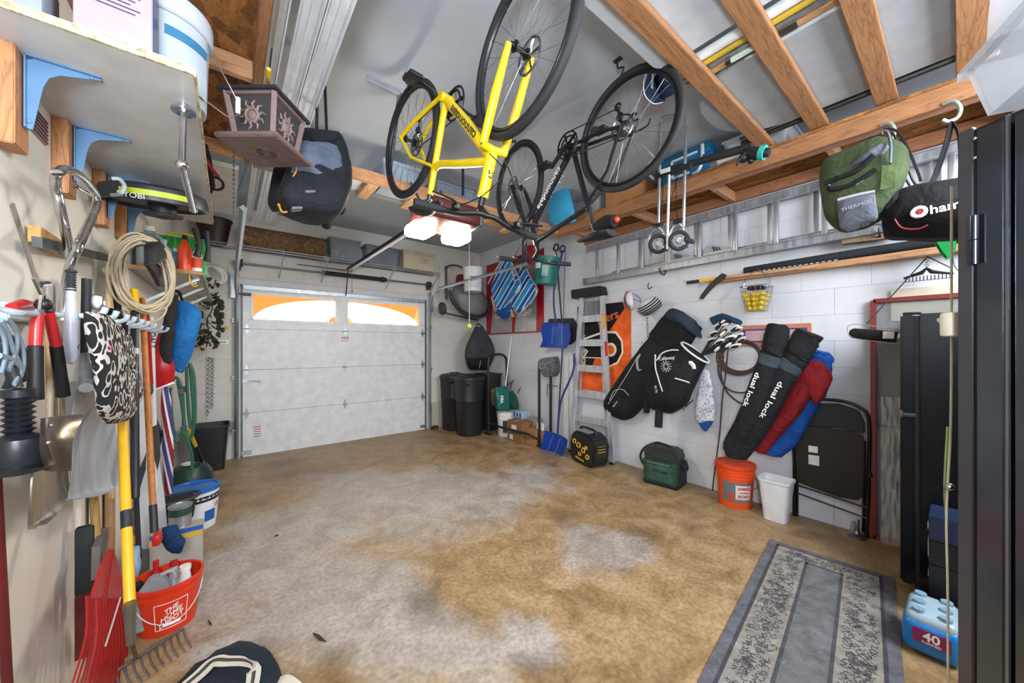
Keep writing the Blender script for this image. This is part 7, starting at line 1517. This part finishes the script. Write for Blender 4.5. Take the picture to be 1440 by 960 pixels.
one('tumbler','blue plastic tumbler lying on the right loft beam by the cooler','tumbler', MB().tube([at(990,222,X=3.0),at(1002,216,X=3.0)],.03,14), m('#2050a8',.4))
# rods / poles along the loft front
t = Thing('rod_case','thick black rod case with teal reel end along the right loft front','rod'); A,B_ = at(925,243,X=2.62),at(1058,206,X=2.62)
t.add('case_tube', MB().tube([A,B_],[.024,.028],12), m('#232529',.5)); t.add('reel_body', MB().tube([at(1048,212,X=2.62),at(1066,216,X=2.62),at(1082,214,X=2.62)],[.03,.04,.025],12).sph(at(1046,222,X=2.62),.032).sph(at(1056,226,X=2.62),.02), m('#1a1b1f',.4)); t.add('teal_band', MB().tube([at(1069,215,X=2.62),at(1076,214.5,X=2.62)],.043,14), m('#2fa6a2',.4))
t.add('reel_handle', MB().tube(smooth([at(1050,214,X=2.6),at(1040,224,X=2.58),at(1036,232,X=2.56)],4),.007,6), m('#2c2d31',.4)); t.done()
t = Thing('fishing_rod','white and grey fishing rod butt lying under the black rod case','rod'); A,B_ = at(1000,232,X=2.85),at(1040,214,X=2.85); t.add('butt', MB().tube([A,B_],[.02,.024],10), m('#c2c4c4',.4)); t.add('reel_seat', MB().tube([at(1002,230,X=2.84),at(1010,227,X=2.84)],.03,10), m('#8b9094',.3,.6)); t.done()
t = Thing('hiking_poles','bundle of black and white poles lying on top of the right loft front beam','poles')
for k,(c_,x_,r_) in enumerate((('#2a2c30',3.0,.018),('#dfe3e8',3.035,.012),('#3a3c40',2.975,.012))): t.add('pole', MB().tube([(x_,1.02,2.895+.012*k),(x_,-.75,2.90+.012*k)],r_,8), m(c_,.4))
t.done()
t = Thing('braided_rope','black braided cord bundle on the right loft front between two pine boards','rope'); b = MB()
for k in range(3): b.tube([V((2.95,.52-.02*q+.0,2.915))+V((.012*math.cos(q*.9+k*2.1),0,.012*math.sin(q*.9+k*2.1))) for q in range(22)],.008,6)
t.add('braid', b, m('#202226',.7)); t.done()
one('flag_bundle','folded red, white and navy flag lying on the right loft by the last pine board','flag', MB().pairs([(1374,60,1390,90),(1392,52,1404,80),(1405,42,1412,70)],Pl('X',3.1),[.02,.03,.02],amp=.01,fr=18), stripes([(1,'#a3122e'),(1,'#dfe3e8'),(1,'#a3122e'),(.6,'#242c4c')],2,.05))
# wheeled luggage carts
t = Thing('luggage_cart','folding luggage cart with two black wheels and aluminium tubes hanging from the rod case','cart'); pc2 = Pl('X',2.5); pcx = Pl('X',2.46)
alu = m('#b4bac0',.3,.85,'steel')
for (u0,u1,ub) in ((927,929,926),(962,965,961)): t.add('tube', MB().tube([pc2(u1,168 if u1>950 else 176),pc2(ub,320)],.011,10), alu)
t.add('top_handle', MB().tube(smooth([pc2(929,180),pc2(930,168),pc2(940,163),pc2(958,162),pc2(965,170)],5),.011,10), alu); t.add('centre_tube', MB().tube([pcx(941,246),pcx(938,350)],.009,8), m('#dde1e4',.3,.6))
t.add('cross_bar', MB().bar(pc2(922,249),pc2(972,233),.03,.04,(0,0,1)), m('#1d1e22',.5)); t.add('label_plate', MB().bar(pcx(931,243)+V((-.02,0,0)),pcx(944,239)+V((-.02,0,0)),.006,.03,(0,0,1)), m('#d9dcde',.5))
for (u,v,u2) in ((926,343,934),(955,338,961)):
    w_ = t.add('wheel', MB().torus(pcx(u,v),.058,.014,(.75,.6,.1),n=28), RUB); b = MB().cyl(pcx(u,v)+V((-.01,-.008,0)),pcx(u,v)+V((.01,.008,0)),.02)
    for k in range(5): a = 2*PI*k/5; e1 = V((-.6,.75,0))*math.cos(a)+V((0,0,1))*math.sin(a); b.cyl(pcx(u,v),pcx(u,v)+e1*.055,.006,n=5)
    t.add('spoked_hub', b, m('#8a8d92',.4,.4), w_)
    t.add('wheel_bracket', MB().tube(smooth([pc2(u-11,v+15),pc2(u-13,v-8),pc2(u-2,v-24),pc2(u+8,v-16),pc2(u+13,v+10)],5),.010,8), alu); t.add('black_joint', MB().box((0,0,0),(.07,.03,.04),FM(pc2(u-1,v-26),(0,-1,0),(0,0,1)),bv=.008), BLK)
    t.add('side_latch', MB().box((0,0,0),(.02,.03,.12),FM(pc2(u+14,v),(0,-1,0),(0,0,1)),bv=.006), BLK)
b = MB()
for (a,e) in (((933,250),(930,318)),((950,240),(952,312)),((956,238),(938,300))): b.cyl(pc2(*a),pc2(*e),.003,n=5)
t.add('elastic_cord', b, BLK); t.add('hook_loop', MB().tube(smooth([pc2(920,252),pc2(912,244),pc2(912,232),pc2(922,222)],4),.009,8), m('#a7abb0',.4)); t.done()
# ================================================================ BAGS under the right loft, fridge, cabinet, rug
def hook2(u, v, lab):
    h = at(u,v,X=3.05); one('storage_hook',lab,'hook', MB().tube(smooth([(h.x,h.y+.03,2.70),(h.x-.01,h.y-.01,2.69),(h.x-.015,h.y-.03,2.64),(h.x-.01,h.y-.02,2.60),(h.x-.03,h.y+.01,2.585),(h.x-.04,h.y+.03,2.60)],5),.009,8), m('#9fb0ac',.4,.3))
hook2(1248,158,'grey screw hook holding the green backpack'); hook2(1338,150,'grey screw hook holding the dark duffel bag')
t = Thing('backpack','olive green and grey daypack hanging from a hook under the right loft','backpack'); q = Pl('X',2.95)
gr = m('#3d4a30',.8,0,'fab'); gy = m('#5b5f6c',.8,0,'fab')
bd = t.add('body', MB().pairs([(1178,226,1240,199),(1163,238,1276,214),(1161,266,1280,248),(1164,294,1266,282),(1170,318,1246,308),(1184,328,1230,318)],q,[.06,.10,.12,.12,.11,.07],amp=.008,fr=9,sub=4,e=3.6), gr)
fp = Pl('X',2.735); t.add('front_pocket', MB().pairs([(1178,282,1232,271),(1179,300,1234,290),(1182,320,1236,308),(1190,326,1226,314)],fp,[.015,.025,.025,.012],amp=.004,e=3.5), gy, bd, label='slate grey front pocket'); t.text('THERMOS',.028,FM(fp(1207,293)+V((-.06,0,0)),(0,-1,.12),(0,.12,1)),m('#9da0aa',.6),bd)
t.add('grey_top', MB().pairs([(1190,240,1200,232),(1205,236,1226,214),(1226,228,1246,204),(1240,222,1250,206)],Pl('X',2.76),[.02,.03,.03,.02],amp=.005,e=3), gy, bd)
b = MB(); f2 = Pl('X',2.705)
for w in (((1160,258),(1178,250),(1205,240),(1228,218)),((1166,262),(1172,266),(1200,258),(1232,238))): px_tube(b,w,f2,.014,8); 
t.add('side_strap', b, BLKF)
t.add('zip_edge', MB().tube(smooth([f2(1166,260),f2(1170,267),f2(1185,264),f2(1205,258),f2(1232,240)],4),.005,6).tube(smooth([f2(1178,281),f2(1205,274),f2(1230,269)],4),.008,6), m('#b9bcc2',.6), bd)
t.add('top_handle', MB().tube(smooth([f2(1252,230),f2(1253,205),f2(1249,188),f2(1243,184),f2(1240,190)],5),.012,8,flat=.5), m('#4d5663',.7)); b = MB(); q3 = Pl('X',2.98)
for w in (((1248,180),(1262,185),(1275,205),(1290,240),(1295,255)),((1246,182),(1236,190),(1222,194),(1212,202)),((1255,186),(1270,215),(1282,250),(1290,262)),((1244,180),(1256,200),(1268,240),(1280,262))): px_tube(b,w,q3,.006,6)
t.add('cord_bundle', b, BLK)
t.add('green_patch', MB().slab([(1241,233),(1262,231),(1259,264),(1238,267)],f2,.006), m('#5d6f45',.8,0,'fab'), bd); t.add('side_mesh', MB().pairs([(1236,272,1262,262),(1238,300,1268,282),(1242,312,1256,304)],Pl('X',2.86),[.03,.05,.03],amp=.008), m('#16181a',.9,0,'fab'), bd); t.done()
t = Thing('duffel_bag','black duffel bag with white script lettering and red piping hanging beside the tall black cabinet','bag'); q = Pl('X',2.98)
bd = t.add('body', MB().pairs([(1296,268,1345,258),(1268,276,1372,262),(1251,294,1376,288),(1243,318,1377,316),(1245,338,1374,338)],q,[.05,.09,.11,.11,.07],amp=.008,fr=8,sub=4,seed=4,e=3.6), m('#14151a',.75,0,'fab'))
q4 = Pl('X',2.745); t.text('hampion',.06,FM(q4(1307,296),(0,-1,.05),(0,.05,1)),m('#d9dbe0',.6),bd,bold=.0012,align='LEFT'); t.add('emblem', MB().torus(q4(1292,298)+V((-.0,0,0)),.022,.009,(1,0,0),n=18,k=6,sy=1), m('#e6e6ea',.6), bd); t.add('emblem_core', MB().sph(q4(1293,298),.014,(.4,1,1)), m('#b52a3c',.6), bd)
t.add('red_piping', MB().tube(smooth([q4(1258,308),q4(1268,320),q4(1290,322),q4(1305,316)],5),.004,6), m('#8a2233',.6), bd)
t.add('shoulder_strap', MB().tube(smooth([q(1306,275)+V((-.10,0,0)),q(1316,245),q(1330,205),q(1337,178),q(1340,172)],5),.022,8,flat=.35), BLKF); t.add('shoulder_strap', MB().tube(smooth([q(1340,172),q(1348,190),q(1350,230),q(1348,275)],5),.018,8,flat=.35), BLKF); t.done()
one('brown_paper_bag','creased light brown paper lying on the stick shelf under the green backpack','paper', MB().bar(at(1185,340,X=3.58),at(1260,330,X=3.58),.05,.04,(0,0,1)), m('#8a7660',.8,0,'fab'))
# small black refrigerator
t = Thing('refrigerator','shiny black refrigerator standing against the right wall behind the rug','refrigerator'); FB = m('#22252b',.17,.75)
x0, x1 = 2.96, 3.60; t.add('cabinet_body', MB().box(((x0+x1)/2,-.19,.80),(x1-x0,.66,1.52)), FB, bevel=.006)
t.add('freezer_door', MB().box(((x0+x1)/2+.0,.185,1.285),(x1-x0,.055,.55)), FB, bevel=.010); t.add('fridge_door', MB().box(((x0+x1)/2+.0,.185,.525),(x1-x0,.055,.93)), FB, bevel=.010)
t.add('door_gasket', MB().box(((x0+x1)/2,.15,.80),(x1-x0-.02,.018,1.5)), m('#1c1d20',.6)); t.add('hinge_cap', MB().box((x0+.05,.17,1.565),(.07,.07,.012),bv=.004), BLK); t.add('mid_hinge', MB().box((x0+.006,.18,1.0),(.03,.05,.02),bv=.003), m('#54565b',.3,.7)); t.add('kick_plate', MB().box(((x0+x1)/2,.13,.025),(x1-x0-.03,.04,.05)), m('#2a2b2e',.5)); t.done()
# boxes beside the refrigerator
for i,(z,h,lb) in enumerate(((0.30,.12,'dark box with a white label, lower of the stack beside the refrigerator'),(.42,.12,'dark blue box on top of the stack beside the refrigerator'),(.15,.15,'dark carton with two white squares under the stacked dark boxes'),(.0,.15,'plain dark carton at the bottom of the stack beside the refrigerator'))):
    t = Thing('carton', lb, 'box'); x_ = 2.84; bd = t.add('box_body', MB().box((x_,.02,z+h/2),(.22,.16,h-.002)), m(('#15161a','#1c2c4a','#121317','#101114')[i],.4), bevel=.003)
    if i != 3: t.add('label', MB().box((x_-.09 if i==1 else x_-.05,.102,z+h*.55),(.03,.003,.03) if i else (.05,.003,.09)), m('#cfd2d6',.5), bd)
    t.done()
# blue drinks pack
t = Thing('water_bottle_pack','blue and clear shrink wrapped pack of water bottles printed 40 on the floor','pack'); c = V((2.53,.08,0)); 
t.add('bottles', MB().box((c.x,c.y,.10),(.23,.16,.17),bv=.03), m('#9fb6c4',.25)); bd = t.add('wrap', MB().box((c.x,c.y,.085),(.25,.18,.15),bv=.035), m('#1b7fd0',.25))
for i in range(6): t.add('bottle_cap', MB().cyl((c.x-.08+.08*(i%3),c.y-.04+.08*(i//3),.17),(c.x-.08+.08*(i%3),c.y-.04+.08*(i//3),.197),.02,n=12), m('#7fa3bd',.3))
n_ = V((-c.x,-c.y,0)).normalized()
O_ = FM(c+V((-.128,-.0,.10)),(0,-1,0),(0,0,1)); t.add('label_patch', MB().box((0,0,0),(.11,.06,.003),O_), m('#8a1f5c',.4), bd); t.text('40',.05,O_@TR(0,.004,.003),m('#ffffff',.4),bd,bold=.001); t.text('PURIFIED',.014,O_@TR(0,-.022,.003),m('#ffffff',.4),bd); t.done()
# tall black steel cabinet, corner nearest the camera view
K = FM((1.235,0,0),(-.517,-.856,0),(0,0,1))         # x along the face, y up, z toward the room
KB = m('#3a3b41',.25,.85); CH = 1.84; Wk = .92
t = Thing('storage_cabinet','tall glossy black steel cabinet at the right edge of the picture','cabinet')
t.add('cabinet_body', MB().box((Wk/2,CH/2,-.235),(Wk,CH,.45),K), KB, bevel=.003)
t.add('frame_strip', MB().box((.012,CH/2,.004),(.024,CH-.004,.010),K), m('#66676d',.3,.9), bevel=.002)
d_ = t.add('door', MB().box((.050,CH/2-.005,.006),(.038,CH-.02,.014),K).box((.5,CH/2-.005,.002),(.84,CH-.02,.012),K), m('#66717f',.16,.95), bevel=.002)
t.add('edge_trim', MB().box((.074,CH/2,.012),(.004,CH-.02,.006),K), m('#8a8f96',.25,.9), d_)
t.add('hinge_rod', MB().cyl(K@V((.029,.01,.008)),K@V((.029,CH-.01,.008)),.0035,n=8), m('#17191d',.25,.7))
zh = 1.60; b = MB().cyl(K@V((.029,zh-.05,.013)),K@V((.029,zh+.05,.013)),.008,n=12); b.torus(K@V((.029,zh,.013)),.0085,.0012,(0,0,1),n=12,k=4); t.add('hinge', b, m('#39404c',.2,.9)); t.add('hinge_leaf', MB().box((.036,zh,.0135),(.016,.10,.003),K), m('#151619',.3,.5))
for z in (1.81,1.77): t.add('rivet', MB().sph(K@V((.029,z,.012)),.004,n=8), CHR)
t.done()
# clear tote on the cabinet
t = Thing('storage_tote','large translucent plastic tote standing on top of the tall black cabinet','tote')
Tt = FM((1.215,.005,0),(-.93,-.37,0),(0,0,1)); gl = glassy('#c9d2dc',.55,.3)
def rg(o0, z, w, d): return [Tt@V(p) for p in ((o0,z,-o0),(w-o0,z,-o0),(w-o0,z,-d+o0),(o0,z,-d+o0))]
b = MB().loft([rg(.03,CH+.004,.72,.46),rg(.012,CH+.10,.72,.46),rg(.0,CH+.102,.72,.46),rg(.0,CH+.118,.72,.46),rg(.016,CH+.118,.72,.46),rg(.034,CH+.010,.72,.46)]); t.add('tub', b, gl)
t.done()
# cord with inline plug box beside the cabinet
t = Thing('power_cable','cream flat cord with an inline plug box running down beside the black cabinet','cord')
p0_, p1_, p2_ = at(1338,262,X=1.30), at(1337,600,X=1.30), at(1333,1100,X=1.30)
t.add('cable', MB().tube(smooth([p0_, at(1338,440,X=1.30), p1_, at(1331,720,X=1.30), at(1333,850,X=1.30), p2_],5),.0022,8), m('#b7ad97',.5)); t.add('green_wire', MB().tube(smooth([at(1333,600,X=1.31),at(1329,680,X=1.31),at(1331,725,X=1.31)],4),.003,6), m('#6d8452',.5))
t.add('plug_box', MB().box((0,0,0),(.034,.055,.03),FM(at(1341,456,X=1.28),(.62,-.78,0),(0,0,1)),bv=.006), m('#c6c0ad',.45)); t.add('prong_tube', MB().tube([at(1321,449,X=1.33),at(1331,460,X=1.31)],.005,8), m('#d9d4c4',.4)); t.add('screw_knob', MB().sph(at(1335,684,X=1.26),.008,n=10), CHR); t.done()
# rug
t = Thing('runner_rug','grey runner rug with dark scroll pattern border lying in front of the refrigerator','rug')
Rg = FM((3.02,.845,0),(-.993,-.115,0),(.115,-.993,0)); 
if Rg.col[2].z < 0: pass
LN, WD_ = 1.9, .60
zr = V((0,0,1))
def rbox(b, x0, x1, y0, y1, z0, z1):
    c = V(Rg.translation)+V((-.993,-.115,0))*((x0+x1)/2)+V((.115,-.993,0))*((y0+y1)/2)
    return b.box((0,0,0),(x1-x0,y1-y0,z1-z0),FM((c.x,c.y,(z0+z1)/2),(-.993,-.115,0),(.115,-.993,0)))
def pile(col, sp=.3):
    return m(col,.95,0,'fab',2.2)
base = t.add('base', rbox(MB(),0,LN,0,WD_,.001,.010), pile('#63626a')); 
b = MB(); i0 = .045
for (x0_,x1_,y0_,y1_) in ((i0,LN,i0,i0+.014),(i0,LN,WD_-i0-.014,WD_-i0),(i0,i0+.014,i0,WD_-i0)): rbox(b,x0_,x1_,y0_,y1_,.010,.0125)
t.add('dark_line', b, pile('#45434b'))
b = MB(); j0 = .06; jj = .165
for (x0_,x1_,y0_,y1_) in ((j0,j0+jj-.05,j0,WD_-j0),(j0+jj-.05,LN,j0,j0+jj-.015),(j0+jj-.05,LN,WD_-j0-jj+.015,WD_-j0)): rbox(b,x0_,x1_,y0_,y1_,.010,.0122)
t.add('pale_border', b, pile('#8b867f'))
b = MB(); rbox(b,j0+jj-.05,LN,j0+jj-.015,j0+jj,.010,.0128); rbox(b,j0+jj-.05,LN,WD_-j0-jj,WD_-j0-jj+.015,.010,.0128); rbox(b,j0+jj-.05,j0+jj-.035,j0+jj-.015,WD_-j0-jj+.015,.010,.0128); t.add('dark_line', b, pile('#4a4850'))
t.add('centre_field', rbox(MB(),j0+jj-.035,LN,j0+jj,WD_-j0-jj,.010,.0122), pile('#69696c'))
rr = random.Random(31); b = MB(); ex, ey = V((-.993,-.115,0)), V((.115,-.993,0)); og = V(Rg.translation)
def scroll(cx, cy, s_, a, d):
    pts = []
    for k in range(13):
        f = k/12; r_ = s_*(.15+.85*f); th = a+d*f*4.2; pts.append(og+ex*(cx+r_*math.cos(th))+ey*(cy+r_*math.sin(th))+V((0,0,.0128)))
    b.tube(pts,.0017,4)
x = .085
def strip(xa, xb, ya, yb):
    n = int(abs(xb-xa)*abs(yb-ya)*2300)
    for k in range(n):
        scroll(rr.uniform(xa,xb),rr.uniform(ya,yb),rr.uniform(.013,.024),rr.uniform(0,6.28),rr.choice((-1,1)))
strip(.08,.16,.08,WD_-.08); strip(.18,LN-.02,.08,.19); strip(.18,LN-.02,WD_-.19,WD_-.08)
t.add('scroll_pattern', b, pile('#4a484f'), kind='stuff'); t.done()
